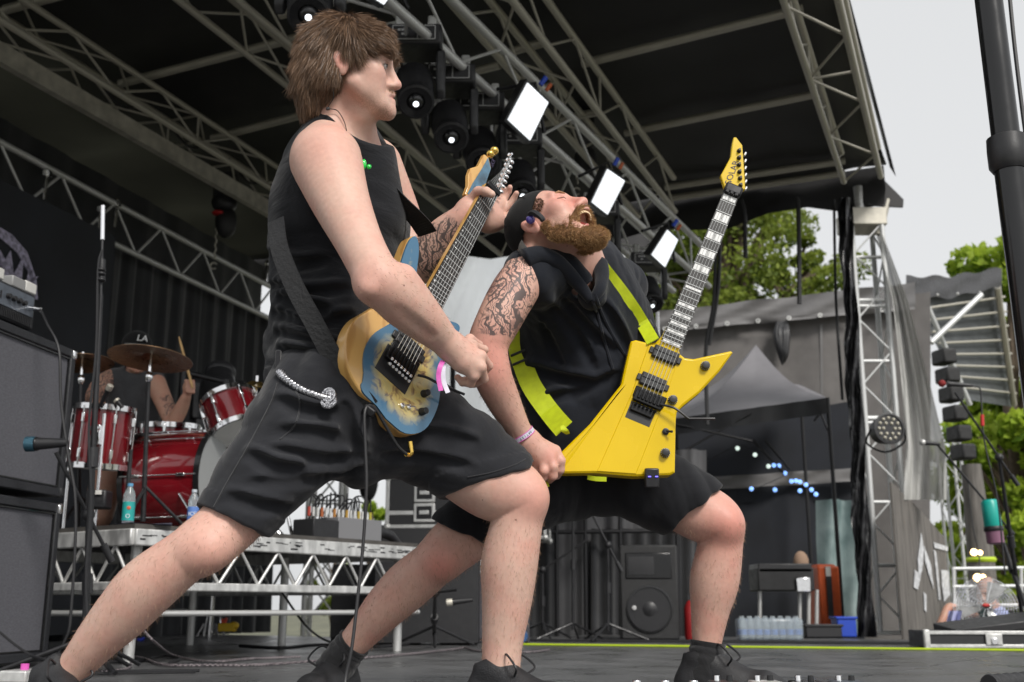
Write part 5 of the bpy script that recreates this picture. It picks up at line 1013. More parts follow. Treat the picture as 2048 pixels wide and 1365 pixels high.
# burl top with a painted blue edge: its own shape, cut away for the forearm bevel on the bass side
top = []
for a, b in outG:
    if b < -.04 and a < .16: t = np.clip((.16 - a) / .05, 0, 1) * np.clip((a + .16) / .06, 0, 1); b = b + t * .055 * np.clip((-b - .04) / .06, 0, 1)
    top.append((a * .992, b * .992))
top = np.array(top); tm_ = MB(); nr = len(top); cen_ = top.mean(0) * 0 + np.array([.03, 0]); rings = 9
Vt, ed = [], []
for k in range(rings + 1):
    f_ = 1 - k / rings
    for q in top: Vt.append(oG + uG * (cen_[0] + (q[0] - cen_[0]) * f_) + wG * (q[1] * f_) + nG * (.0 + .001 * (1 - f_)))
for k in range(rings + 1): ed += [k / rings] * nr
Vt += [oG + uG * q[0] + wG * q[1] - nG * .006 for q in top]; ed += [0] * nr
fcs = [(k * nr + i, k * nr + (i + 1) % nr, (k + 1) * nr + (i + 1) % nr, (k + 1) * nr + i) for k in range(rings) for i in range(nr)] + [((rings + 1) * nr + i, (rings + 1) * nr + (i + 1) % nr, (i + 1) % nr, i) for i in range(nr)]
tm_.add(Vt, fcs); tme = tm_.mesh('burl_top')
# distance to the edge of the top, for the painted burst
pts2 = np.array([[np.dot(q - oG, uG), np.dot(q - oG, wG)] for q in verts(tme)]); dd = np.min(np.linalg.norm(pts2[:, None] - top[None], axis=2), axis=1); attr(tme, 'edge', np.clip(dd / .075, 0, 1))
M['burl'] = mat('burl_burst', (.5, .4, .15), .28, 0, coat=.7); nd, lk_, bs_ = nodes(M['burl'])
tcn = nd.new('ShaderNodeTexCoord'); n1 = nd.new('ShaderNodeTexNoise'); n1.inputs['Scale'].default_value = 26; n1.inputs['Detail'].default_value = 9; n1.inputs['Distortion'].default_value = 1.6; lk_(tcn.outputs['Object'], n1.inputs[0])
rp = nd.new('ShaderNodeValToRGB'); lk_(n1.outputs[0], rp.inputs[0]); E = rp.color_ramp.elements; E[0].position = .3; E[0].color = (.1, .05, .03, 1); E[1].position = .72; E[1].color = (.62, .47, .13, 1)
for p_, c in ((.42, (.3, .2, .08, 1)), (.5, (.55, .41, .13, 1)), (.6, (.48, .4, .17, 1))): q = E.new(p_); q.color = c
vo = nd.new('ShaderNodeTexVoronoi'); vo.inputs['Scale'].default_value = 24; lk_(tcn.outputs['Object'], vo.inputs[0]); vm = nd.new('ShaderNodeMapRange'); vm.inputs[1].default_value = .16; vm.inputs[2].default_value = .34; vm.inputs[3].default_value = .75; vm.inputs[4].default_value = 0; lk_(vo.outputs['Distance'], vm.inputs[0])
vn = nd.new('ShaderNodeTexNoise'); vn.inputs['Scale'].default_value = 9; lk_(tcn.outputs['Object'], vn.inputs[0]); vg = nd.new('ShaderNodeMapRange'); vg.inputs[1].default_value = .48; vg.inputs[2].default_value = .58; lk_(vn.outputs[0], vg.inputs[0]); vmm = nd.new('ShaderNodeMath'); vmm.operation = 'MULTIPLY'; lk_(vm.outputs[0], vmm.inputs[0]); lk_(vg.outputs[0], vmm.inputs[1])
m1 = nd.new('ShaderNodeMixRGB'); m1.inputs[2].default_value = (.13, .08, .07, 1); lk_(vmm.outputs[0], m1.inputs[0]); lk_(rp.outputs[0], m1.inputs[1])
ae = nd.new('ShaderNodeAttribute'); ae.attribute_name = 'edge'; ad = nd.new('ShaderNodeMath'); ad.operation = 'MULTIPLY_ADD'; ad.inputs[1].default_value = .5; lk_(n1.outputs[0], ad.inputs[0]); lk_(ae.outputs['Fac'], ad.inputs[2]); er = nd.new('ShaderNodeMapRange'); er.inputs[1].default_value = .5; er.inputs[2].default_value = .9; lk_(ad.outputs[0], er.inputs[0])
m2 = nd.new('ShaderNodeMixRGB'); m2.inputs[1].default_value = (.045, .14, .24, 1); lk_(er.outputs[0], m2.inputs[0]); lk_(m1.outputs[0], m2.inputs[2]); lk_(m2.outputs[0], bs_.inputs['Base Color'])
obj('burl_top', tme, M['burl'], bo, smooth=25)
hwG = lambda t: .024 + (.034 - .024) * (1 - t) / .75
nk = obj('neck', MB().prism(np.array([(.665, -.023), (.665, .023), (.12, .033), (.12, -.033)]) * sc_, oG, uG, wG, nG, -.02, .004), M['ash'], gb, bevel=.006)
fbG = obj('fretboard', MB().prism(np.array([(.663, -.024), (.663, .024), (.155, .034), (.155, -.034)]) * sc_, oG, uG, wG, nG, .004, .0095), M['ebony'], nk)
for k in range(1, 25):
    t = 2 ** (-k / 12); h = hwG(t); sl = .012 * (k - 7) / 14
    obj('fret', MB().tube([G_(.66 * t + sl * s_ * .6, s_ * h, .0104) for s_ in (-1, 1)], .001, 6), M['fretwire'], fbG)
    if k in (3, 5, 7, 9, 12, 15, 17, 19, 21): obj('side_dot', MB().ball(G_(.66 * (t + 2 ** (-(k - 1) / 12)) / 2, -h * .8, .0104), .0028, n=5, m=8), M['pearl'], fbG)
for i in range(7):
    b0, b1 = (i - 3) * .0105, (i - 3) * .0068; obj('string', MB().tube([G_(0, b0, .016), G_(.662, b1, .0135), G_(.74 + i * .0125, .012 + .0055 * i * .3 - .01, -.002)], .0006, 5), M['string'], gb)
hsG = [(.66, -.024), (.66, .026), (.70, .03), (.84, .022), (.87, -.004), (.862, -.02), (.80, -.022), (.765, -.042), (.735, -.04), (.70, -.026)]
hg = obj('headstock', MB().prism(np.array(hsG) * sc_, oG - nG * .008 , nrm(uG - nG * .12), wG, nG, -.014, 0), M['ash'], nk, bevel=.002)
M['bluetop'] = mat('blue_veneer', (.06, .15, .23), .3, 0, coat=.6, var=.25, vscale=60)
obj('headstock_veneer', MB().prism(np.array([(.668, -.018), (.668, .024), (.70, .028), (.835, .02), (.862, -.004), (.80, -.008), (.76, -.012), (.72, -.016)]) * sc_, oG - nG * .0075, nrm(uG - nG * .12), wG, nG, 0, .0012), M['bluetop'], hg)
for i in range(7):
    q = G_(.70 + i * .0225, .018 - i * .0012, -.008 - .0022 * i); tn = obj('tuner', MB().lathe([(.0062, 0), (.0062, .003), (.0035, .004), (.0035, .012)], q, nG, 12), M['chrome'], hg)
    obj('tuner_button', MB().ball(q + wG * .022 - nG * .008, (.007, .006, .004), RG, 6, 10), M['chrome'], tn)
obj('thumb_knob', MB().ball(G_(.81, -.035, -.03), .013, n=6, m=10).ball(G_(.79, -.04, -.032), .012, n=6, m=10), mat('brass', (.75, .5, .12), .2, 1.), hg)
obj('lettering', text_mb('SKR', .018, G_(.752, -.028, -.0135), uG - nG * .12, -wG, .0003), M['ink'], hg)
obj('locking_nut', MB().box(G_(.655, 0, .012), (.05, .016, .008), RG), M['bridge'], nk, bevel=.002)
pickup_(G_(.045, 0, .001), uG, wG, nG, .086, .038, gb); pickup_(G_(.13, 0, .001), uG, wG, nG, .086, .038, gb)
brG = obj('bridge', MB().box(G_(-.004, 0, .008), (.088, .05, .014), RG), M['bridge'], gb, bevel=.003)
obj('tremolo_cavity', MB().box(G_(-.03, 0, .001), (.1, .075, .003), RG), M['black_plastic'], brG, bevel=.001)
for i in range(7):
    q = G_(-.012, (i - 3) * .0113, .016); obj('saddle', MB().box(q, (.0085, .034, .01), RG), M['bridge'], brG, bevel=.002)
    obj('saddle_screw', MB().lathe([(.004, 0), (.004, .004), (.002, .005)], q - uG * .018 + nG * .003, nG, 12), M['chrome'], brG); obj('fine_tuner', MB().lathe([(.0042, 0), (.0042, .01), (.003, .012)], q - uG * .03, nrm(nG - uG * .5), 10), M['chrome'], brG)
obj('tremolo_arm', MB().tube(spline([G_(-.015, .05, .022), G_(-.01, .07, .035), G_(-.004, .11, .045), G_(.02, .18, .05)], 6), .0033, 8), M['black_metal'], brG)
for a, b in ((-.03, .1), (-.075, .118)): knob(G_(a, b, .001), nG, .0095, .018, gb, ring=False)
for a, b in ((-.1, .06), (-.09, .078)):
    s_ = obj('mini_switch', MB().lathe([(.006, 0), (.006, .004), (.003, .005)], G_(a, b, .001), nG, 12), M['chrome'], gb); obj('switch_tip', MB().rod(G_(a, b, .005), G_(a + .004, b + .01, .016), .0016, 8, .0024), M['chrome'], s_)
jk = obj('jack_plug', MB().rod(P(820, 884, 2.53), P(822, 897, 2.53), .006, 12).tube(spline([P(822, 897, 2.53), P(823, 906, 2.53), P(818, 910, 2.53), P(812, 909, 2.52)], 4), .0055, 10), bpy.data.materials['brass'], gb)
single('guitar_cable', MB().tube(spline([P(813, 909, 2.52), P(795, 892, 2.5), P(770, 850, 2.47), P(752, 820, 2.45), P(738, 812, 2.44), P(729, 830, 2.43), P(731, 900, 2.43), P(733, 970, 2.43), P(727, 1080, 2.43), P(715, 1200, 2.42), P(703, 1300, 2.41), P(690, 1370, 2.4), (-.33, 2.35, .02), (-.5, 2.2, .008), (-.9, 2.0, .008)], 8), .0038, 8), M['cable'], 'black cable hanging from the blue guitar down past the shorts', 'cable')
# strap of the blue guitar
M['leather'] = mat('black_leather', (.008, .008, .009), .6, 0, bump=.3, bscale=120, rvar=.1, vscale=30)
sg = thing('guitar_strap', 'black leather strap of the blue guitar across the tank top', 'strap', P(650, 690, 2.45))
obj('back_webbing', MB().ribbon(spline([P(552, 440, 2.48), P(560, 500, 2.45), P(590, 575, 2.43), P(625, 640, 2.42), P(660, 705, 2.42), P(700, 765, 2.43), P(740, 815, 2.45)], 6), A3(.8, -.2, .45), .045, .003), M['leather'], sg, smooth=0)
obj('front_webbing', MB().ribbon(spline([P(722, 318, 2.55), P(760, 360, 2.56), P(800, 405, 2.58), P(835, 440, 2.62), P(855, 468, 2.68)], 6), A3(.5, -.7, .3), .05, .003), M['leather'], sg, smooth=0)
obj('strap_lock', MB().box(P(738, 822, 2.44), (.03, .012, .02), frame((.8, 0, -.6), (.5, -.3, .7))), M['black_metal'], sg, bevel=.004)
# ================================================================ amplifiers, riser, drums and drummer on the left
M['tolex'] = mat('black_tolex', (.02, .021, .025), .55, 0, bump=.25, bscale=260, rvar=.08, vscale=40)
M['grille'] = mat('grey_grille_cloth', (.085, .085, .098), .85, 0); nd, lk_, bs_ = nodes(M['grille'])
tcn = nd.new('ShaderNodeTexCoord'); mpn = nd.new('ShaderNodeMapping'); mpn.inputs['Scale'].default_value = (1, .3, 1); lk_(tcn.outputs['Object'], mpn.inputs[0]); wz = nd.new('ShaderNodeTexNoise'); wz.inputs['Scale'].default_value = 210; lk_(mpn.outputs[0], wz.inputs[0])
mxg = nd.new('ShaderNodeMixRGB'); mxg.inputs[1].default_value = (.06, .06, .07, 1); mxg.inputs[2].default_value = (.13, .13, .148, 1); lk_(wz.outputs[0], mxg.inputs[0]); lk_(mxg.outputs[0], bs_.inputs['Base Color'])
CF = nrm(A3(.16, .987, 0)); CN = A3(CF[1], -CF[0], 0)                      # along the cabinet face, and out of it
CR = A3(-2.05, 5.0, 0); RC = np.array([CF, CN, A3(0, 0, 1)])
def cabinet(z, label):
    t = thing('speaker_cabinet', label, 'speaker cabinet', CR - CF * .38 + A3(0, 0, z), 'guitar cabinets in the left stack'); H_ = .68; c = CR - CF * .39 - CN * .18 + A3(0, 0, z + H_ / 2)
    obj('carcass', MB().box(c, (.78, .36, H_), RC), M['tolex'], t, bevel=.012)
    obj('grille', MB().box(c + CN * .176, (.70, .02, H_ - .09), RC), M['grille'], t, bevel=.004)
    for a in (-1, 1):
        obj('front_frame', MB().box(c + CN * .186 + CF * a * .372, (.036, .03, H_), RC), M['tolex'], t, bevel=.006); obj('front_frame', MB().box(c + CN * .186 + A3(0, 0, a * (H_ / 2 - .02)), (.708, .03, .04), RC), M['tolex'], t, bevel=.006)
        obj('piping', MB().box(c + CN * .19 + A3(0, 0, a * (H_ / 2 - .046)), (.70, .012, .006), RC), M['black_gloss'], t); obj('piping', MB().box(c + CN * .19 + CF * a * .35, (.006, .012, H_ - .09), RC), M['black_gloss'], t)
        for b in (-1, 1): obj('corner_protector', MB().box(c + CF * a * .378 + CN * .19 + A3(0, 0, b * (H_ / 2 - .022)), (.034, .034, .048), RC), M['chrome'] if b > 0 else M['black_plastic'], t, bevel=.01)
    return t
cabinet(.02, 'grey-grilled speaker cabinet standing on the deck, bottom of the left stack'); cabinet(.73, 'grey-grilled speaker cabinet on top of the left stack')
ah = thing('bass_amplifier', 'bass amplifier head with sliders and knobs on the cabinet stack', 'amplifier', CR - CF * .5 + A3(0, 0, 1.41)); c = CR - CF * .56 - CN * .16 + A3(0, 0, 1.51)
M['faceplate'] = mat('blue_grey_plate', (.10, .115, .14), .4, .3, var=.15, vscale=30)
obj('case', MB().box(c, (.5, .3, .16), RC), M['tolex'], ah, bevel=.01); fp = obj('face_plate', MB().box(c + CN * .152 + A3(0, 0, .02), (.46, .006, .09), RC), M['faceplate'], ah)
for k in range(9): obj('slider', MB().box(c + CN * .157 + CF * (-.2 + k * .024) + A3(0, 0, .02 + .012 * math.sin(k * 2)), (.005, .006, .03), RC), M['black_plastic'], fp)
for k in range(4): obj('knob', MB().lathe([(.012, 0), (.011, .016), (.006, .018)], c + CN * .155 + CF * (.04 + k * .038) + A3(0, 0, .02), CN, 14), M['black_plastic'], fp)
obj('input_plug', MB().rod(c + CN * .155 + CF * .2 + A3(0, 0, .01), c + CN * .21 + CF * .2 + A3(0, 0, .0), .011, 10), M['chrome'], fp)
for k in range(36): obj('vent_bar', MB().box(c + CN * .153 + CF * (-.22 + k * .0125) + A3(0, 0, -.052), (.006, .008, .04), RC), M['black_metal'], ah)
M['white_box'] = mat('off_white_enamel', (.6, .59, .56), .4, 0, var=.08, vscale=20)
for k, (x, lab) in enumerate(((-.36, 'left'), (-.6, 'far left'))):
    c2 = CR + CF * (x) - CN * .1 + A3(0, 0, 1.625); t = thing('effects_pedal', 'white and grey receiver box on the amplifier head, ' + ('nearer the stack\'s right end' if k == 0 else 'nearer the picture edge'), 'pedal', c2 - A3(0, 0, .03), 'white boxes on the amplifier')
    obj('case', MB().box(c2, (.17, .12, .05), RC), mat('grey_enamel%d' % k, (.25, .25, .25), .4), t, bevel=.006); obj('lid', MB().box(c2 + CF * .05 + A3(0, 0, .004), (.085, .124, .05), RC), M['white_box'], t, bevel=.006); obj('foot_switch', MB().rod(c2 + CF * .05 + A3(0, 0, .028), c2 + CF * .05 + A3(0, 0, .042), .009, 10), M['chrome'], t)
single('amplifier_cable', MB().tube(spline([c + CN * .21 + CF * .2 + A3(0, 0, .0), P(95, 650, 4.55), P(118, 700, 4.5), P(122, 800, 4.5), P(135, 900, 4.5), P(150, 990, 4.5), P(150, 1100, 4.5), P(140, 1250, 4.5), (-1.75, 4.5, .02), (-1.2, 4.4, .012)], 8), .006, 6), M['cable'], 'black cable falling from the amplifier head over the cabinets', 'cable')
single('cabinet_cable', MB().tube(spline([P(0, 1265, 4.4), P(30, 1290, 4.4), P(65, 1312, 4.4), P(100, 1322, 4.3), (-1.6, 4.3, .01), (-1.2, 4.35, .01)], 8), .005, 6), M['cable'], 'thin black cable looping in front of the bottom cabinet', 'cable')

# ---- mic stands
def mic_stand(base, top, boom_end, label, legs=True, r=.011, mic=None, group='microphone stands'):
    base, top = np.asarray(base, float), np.asarray(top, float); t = thing('microphone_stand', label, 'mic stand', base * A3(1, 1, 0), group)
    obj('pole', MB().tube([base * A3(1, 1, 0) + A3(0, 0, .08), (base * A3(1, 1, 0) + top) / 2, top], [r * 1.2, r * 1.2, r * .9], 10), M['black_metal'], t); mid = base * A3(1, 1, 0) + (top - base * A3(1, 1, 0)) * .55
    obj('clutch', MB().rod(mid - nrm(top - base) * .04, mid + nrm(top - base) * .04, r * 2, 12), M['black_plastic'], t)
    if legs:
        for k in range(3): a = k * 2.094 + base[0] * 3; b_ = base * A3(1, 1, 0); obj('leg', MB().rod(b_ + A3(0, 0, .13), b_ + A3(.3 * math.cos(a), .3 * math.sin(a), .012), .009, 8), M['black_metal'], t)
    else: obj('base_plate', MB().lathe([(.14, 0), (.14, .012), (.03, .03)], base * A3(1, 1, 0) + A3(0, 0, .002), (0, 0, 1), 24), M['black_metal'], t)
    if boom_end is not None:
        boom_end = np.asarray(boom_end, float); d = nrm(boom_end - top); obj('boom', MB().rod(top - d * .18, boom_end, .0085, 8), M['black_metal'], t); obj('boom_clamp', MB().ball(top, (.028, .028, .028)), M['black_plastic'], t); obj('counterweight', MB().rod(top - d * .22, top - d * .14, .016, 10), M['black_plastic'], t)
    return t
def microphone(a, b, label, head='ball', col=None, r=.018):
    a, b = np.asarray(a, float), np.asarray(b, float); d = nrm(b - a); t = thing('microphone', label, 'microphone', (a + b) / 2, 'microphones'); L_ = np.linalg.norm(b - a)
    obj('handle', MB().lathe([(r * .6, 0), (r * .75, L_ * .2), (r, L_ * .7), (r * 1.05, L_ * .74)], a, d, 16), M['black_plastic'], t)
    if head == 'ball': obj('grille', MB().ball(b - d * .02, (r * 1.35,) * 3), col or M['alu_dull'], t)
    else: obj('grille', MB().lathe([(r * 1.05, L_ * .74), (r * 1.2, L_ * .78), (r * 1.2, L_ * .97), (r * .8, L_)], a, d, 18), col or M['alu_dull'], t)
    obj('ring', MB().lathe([(r * 1.08, L_ * .70), (r * 1.16, L_ * .72), (r * 1.08, L_ * .76)], a, d, 18), M['black_metal'], t); return t
mt = mic_stand(P(168, 1300, 4.45), P(202, 590, 4.45), None, 'tall black microphone stand with wrapped cable in front of the drummer')
q0, q1 = P(201, 600, 4.45), P(206, 400, 4.45)
obj('clip', MB().rod(P(203, 560, 4.45), P(204, 520, 4.45), .016, 10), M['black_plastic'], mt); obj('connector', MB().rod(P(205, 480, 4.45), P(206, 412, 4.45), .01, 10), M['chrome'], mt); obj('extension', MB().rod(P(202, 592, 4.45), P(206, 440, 4.45), .006, 8), M['black_metal'], mt)
for y in (540, 548, 560): obj('grip_ring', MB().ball(P(203, y, 4.44), (.018, .018, .01)), M['black_plastic'], mt)
obj('stand_cable', MB().tube(spline([P(204, 500, 4.43), P(196, 540, 4.43), P(192, 700, 4.43), P(178, 850, 4.43), P(182, 1000, 4.43), P(172, 1150, 4.43), P(176, 1270, 4.43)], 8), .005, 6), M['cable'], mt)
cs_ = mic_stand(P(178, 1290, 4.6), P(176, 1030, 4.6), P(112, 905, 4.5), 'low black boom stand holding the cabinet microphone')
microphone(P(135, 886, 4.5), P(50, 889, 4.5), 'black microphone with blue grille pointing at the cabinet', 'cyl', mat('teal_mesh', (.03, .09, .13), .4, .5, bump=.4, bscale=600), .026)

# ---- drum riser (aluminium deck frame)
RS = nrm(A3(.574, .82, 0)); RT = A3(-RS[1], RS[0], 0); RO = P(270, 1040, 5.0); RO[2] = 0; RZ = .61
RR = np.array([RS, RT, A3(0, 0, 1)])
M['alu_print'] = mat('scuffed_aluminium', (.62, .62, .61), .45, .6, var=.25, vscale=25, rvar=.15, stretch=(1, 1, .4))
M['ply'] = mat('dark_ply', (.06, .055, .05), .6, 0, var=.3, vscale=10)
rz = thing('drum_riser', 'aluminium framed drum riser with dark deck and round legs', 'riser', RO + RS * 1 + RT * 1)
for j in range(2): obj('deck_board', MB().box(RO + RS * 1 + RT * (.5 + j) + A3(0, 0, RZ - .01), (1.99, .99, .03), RR), M['ply'], rz)
def rail(a, b, z, h, w_=.035): d = nrm(b - a); m_ = (a + b) / 2; return MB().box(m_ + A3(0, 0, z), (np.linalg.norm(b - a), w_, h), np.array([d, A3(-d[1], d[0], 0), A3(0, 0, 1)]))
cn = [RO, RO + RS * 2, RO + RS * 2 + RT * 2, RO + RT * 2]
for k in range(4):
    a, b = cn[k], cn[(k + 1) % 4]; obj('edge_rail', rail(a, b, RZ - .055, .075), M['alu_print'], rz, bevel=.006); obj('lower_rail', rail(a, b, RZ - .27, .04), M['alu_print'], rz, bevel=.006)
    n = 16; d = (b - a) / n
    for i in range(n): z0, z1 = (RZ - .09, RZ - .255) if i % 2 else (RZ - .255, RZ - .09); bar('brace', a + d * i + A3(0, 0, z0), a + d * (i + 1) + A3(0, 0, z1), .008, M['alu_print'], rz)
for k, a in enumerate(cn + [RO + RT * 1, RO + RS * 2 + RT * 1]):
    ins = (RO + RS + RT) - a; q = a + nrm(ins) * .12; bar('leg', q, q + A3(0, 0, RZ - .06), .026, M['alu_print'], rz)
for a, b in ((cn[0], cn[1]), (cn[3], cn[2]), (cn[0], cn[3])): bar('cross_tube', a + A3(0, 0, .22), b + A3(0, 0, .22), .014, M['alu_print'], rz)
marks = MB(); r_ = np.random.default_rng(4)
for i in range(70): marks.box(RO + RS * r_.uniform(.02, 1.98) - RT * .0185 + A3(0, 0, RZ - .055 + r_.uniform(-.02, .02)), (r_.uniform(.006, .05), .002, r_.uniform(.003, .008)), RR)
obj('scuff_marks', marks, M['black_plastic'], rz, kind='stuff')

# ---- drums
M['redlac'] = mat('red_lacquer', (.12, .003, .006), .16, 0, coat=1., var=.3, vscale=3, color2=(.2, .008, .014))
M['head_white'] = mat('drum_skin', (.7, .7, .68), .5, 0, var=.05, vscale=12)
M['bronze'] = mat('dark_bronze', (.2, .12, .065), .35, .85, var=.35, vscale=60, rvar=.12, stretch=(1, 1, 1))
def drum(name, label, c, axis, r, L_, lugs=8, top=None, hoop=None):
    ax = nrm(axis); c = np.asarray(c, float); t = thing(name, label, 'drum', c - A3(0, 0, r), 'drums of the kit'); o = c - ax * L_ / 2; hoop = hoop or M['chrome']
    obj('shell', MB().lathe([(r, .0), (r, L_)], o, ax, 36), M['redlac'], t)
    for z in (0, L_): obj('hoop', MB().lathe([(r, -.012), (r + .014, -.014), (r + .014, .014), (r, .012)], o + ax * z, ax, 36, closed=True), hoop, t); obj('skin', MB().lathe([(r * .99, 0), (.0, .004 * (1 if z else -1))], o + ax * (z + (.004 if z else -.004)), ax, 36), top or M['head_white'], t)
    fr = frame(nrm(np.cross(ax, (0.3, .2, 1)) if abs(ax[2]) < .8 else np.cross(ax, (0, 1, 0))), ax)
    for k in range(lugs):
        a = k * 2 * math.pi / lugs + .2; d = fr[0] * math.cos(a) + fr[1] * math.sin(a)
        for z in (.2, .8): obj('lug', MB().box(o + ax * L_ * z + d * (r + .008), (.018, .022, .05), np.array([np.cross(ax, d), d, ax])), M['chrome'], t, bevel=.004)
        bar('tension_rod', o + d * (r + .014), o + ax * L_ + d * (r + .014), .0042, M['chrome'], t)
    return t
bax = nrm(A3(.985, -.17, .02)); bdm = drum('bass_drum', 'large red bass drum lying on the riser, facing right', A3(*P(366, 955, 5.95)[:2], RZ + .285), bax, .275, .42, 8, mat('grey_skin', (.35, .36, .36), .4), M['black_gloss'])
for s_ in (-1, 1): bar('spur', A3(*P(366, 955, 5.95)[:2], RZ + .2) + bax * .12 + np.cross(bax, (0, 0, 1)) * s_ * .27, A3(*P(366, 955, 5.95)[:2], RZ) + bax * .3 + np.cross(bax, (0, 0, 1)) * s_ * .36, .008, M['chrome'], bdm)
ft = drum('floor_tom', 'red floor tom with chrome lugs left of the bass drum', P(203, 876, 5.65), (.06, -.06, 1), .142, .3, 6, None)
for k in range(3): a = k * 2.1 + .9; q = P(203, 876, 5.65) + A3(.165 * math.cos(a), .165 * math.sin(a), 0); bar('leg', q + A3(0, 0, .1), A3(q[0], q[1], RZ), .009, M['chrome'], ft)
bk = P(192, 870, 5.48); obj('tom_bracket', MB().box(bk, (.045, .03, .1)).rod(bk + A3(0, -.02, .12), bk + A3(0, -.02, -.16), .009, 8).ball(bk + A3(0, -.02, .03), .024), M['chrome'], ft, bevel=.006)
drum('rack_tom', 'small red rack tom tilted towards the drummer above the bass drum', P(466, 832, 5.9), (-.38, .25, .88), .14, .2, 6)
sn = drum('snare_drum', 'shallow chrome-rimmed snare drum in front of the drummer', P(335, 872, 6.25), (.0, -.06, 1), .17, .1, 8)
obj('snare_stand', MB().rod(A3(*P(335, 872, 6.25)[:2], RZ), A3(*P(335, 872, 6.25)[:2], 1.0), .012, 8), M['chrome'], sn)
def cymbal(c, n, r, label, base, m_=M['bronze']):
    n = nrm(n); t = thing('cymbal', label, 'cymbal', A3(base[0], base[1], RZ), 'cymbals of the kit'); prof = [(.004, .028), (.03, .026), (.05, .012), (r * .6, .004), (r, -.006), (r, -.008), (r * .6, .0015), (.05, .009), (.03, .022), (.004, .024)]
    obj('plate', MB().lathe(prof, c, n, 48), m_, t); b0 = A3(base[0], base[1], RZ); kn_ = c - A3(0, 0, .1)
    obj('stand_pole', MB().tube([b0 + A3(0, 0, .05), (b0 + kn_) / 2, kn_], [.014, .012, .01], 10), M['black_metal'], t); obj('tilter', MB().rod(kn_ - A3(0, 0, .03), c + n * .06, .008, 8).ball(kn_, (.02, .02, .03)), M['chrome'], t)
    for k in range(3): a = k * 2.1 + .4; obj('leg', MB().rod(b0 + A3(0, 0, .22), b0 + A3(.22 * math.cos(a), .22 * math.sin(a), .012), .008, 8), M['black_metal'], t)
    return t
cymbal(P(301, 716, 5.5), (.05, .13, 1), .212, 'large dark bronze cymbal hiding the drummer\'s face', P(287, 1030, 5.5))
cymbal(P(165, 725, 6.0), (-.1, .1, 1), .17, 'bronze cymbal half hidden by the amplifier stack', P(158, 1030, 6.0))
cymbal(P(512, 772, 6.4), (.1, -.15, 1), .15, 'small brass cymbal close behind the dark shorts', P(505, 1010, 6.4), mat('brass_cymbal', (.45, .3, .08), .3, .9, rvar=.1, vscale=40))
for i, (a, b, lab) in enumerate((((252, 1030, 5.35), (262, 900, 5.35), 'short black stand with blue tape beside the floor tom'),)):
    q = P(*a); t = mic_stand(A3(q[0], q[1], 0), P(*b), None, lab, legs=False); 
ch = single('hardware_rack_bar', MB().rod(P(368, 745, 6.6), P(455, 765, 6.6), .018, 10).rod(P(452, 760, 6.6), A3(*P(452, 760, 6.6)[:2], RZ), .02, 10).rod(P(368, 745, 6.6), A3(*P(366, 745, 6.6)[:2], RZ), .022, 10), M['black_metal'], 'black drum rack bar behind the raised drum stick', 'drum rack')
fl_ = copy_tree(mh); fl_['label'] = 'black moving head light standing on the riser beside the drummer'; fl_.location = P(432, 865, 6.9) + A3(0, 0, -.05); fl_.rotation_euler = (math.pi, 0, .4)
for i, (a, b, lab) in enumerate((((200, 812, 5.45), (222, 770, 5.4), 'clip-on drum microphone over the floor tom'), ((245, 815, 5.5), (232, 800, 5.5), 'tiny drum microphone at the floor tom rim'))): microphone(P(*a), P(*b), lab, 'cyl', None, .014)
# ---- drummer
M['skinD'] = skin('tanned_skin', (.5, .29, .21), (.5, .2, .15)); M['tee'] = cloth('washed_black_tee', (.03, .031, .034), (.055, .056, .06), wr=.5, wscale=8)
pd = thing('person', 'drummer in black cap and grey sleeveless shirt raising a drum stick', 'person', A3(*P(270, 900, 6.5)[:2], RZ))
SD = Solid(P(130, 1000, 6.4) - A3(.15, .5, .4), P(420, 640, 6.6) + A3(.2, .6, .25), .008)
oD = P(272, 708, 6.5); HD, JD, RD_ = head(SD, oD, A3(.45, -.88, -.12), (0, 0, 1), 1.0)
SD.chain(STS((272, 730, 6.52, 17), (272, 755, 6.55, 20)), .02); tD = STS((268, 775, 6.55, 42), (266, 830, 6.55, 48), (264, 900, 6.55, 46), (264, 950, 6.55, 50)); SD.chain(tD, .04, ys=.8)
SD.chain(STS((312, 768, 6.5, 20), (328, 805, 6.42, 18), (345, 842, 6.35, 15), (362, 818, 6.28, 14), (372, 795, 6.22, 10)), .02); SD.ell(P(378, 775, 6.2), (.036, .034, .045), k=.02)
for k in range(4): SD.cone(P(372 + k * .6, 762 + k * 7, 6.165), .011, P(387, 764 + k * 7, 6.16), .011, .006)
SD.chain(STS((222, 760, 6.5, 21), (200, 772, 6.42, 18), (186, 800, 6.33, 15), (200, 812, 6.2, 12), (212, 820, 6.05, 9)), .02); SD.ell(P(216, 824, 6.0), (.035, .04, .03), k=.02)
SD.chain(STS((250, 950, 6.5, 40), (215, 965, 6.1, 34), (200, 1030, 6.0, 26)), .03); SD.chain(STS((285, 950, 6.5, 40), (330, 965, 6.15, 34), (335, 1030, 6.05, 26)), .03)
me = SD.mesh('body'); v = verts(me); attr(me, 'red', np.zeros(len(v))); attr(me, 'stub', np.clip(1 - np.linalg.norm((v - HD(0, .07, -.09)) / .05, axis=1), 0, 1)); attr(me, 'lip', np.zeros(len(v)))
dA, _ = segdist(v, P(222, 760, 6.45), P(186, 800, 6.3)); dB_, _ = segdist(v, P(335, 800, 6.4), P(340, 830, 6.35)); attr(me, 'ink', np.clip(np.maximum(1.3 - dA / .09, 1.1 - dB_ / .07), 0, .9)); obj('body', me, M['skinD'], pd, smooth=180)
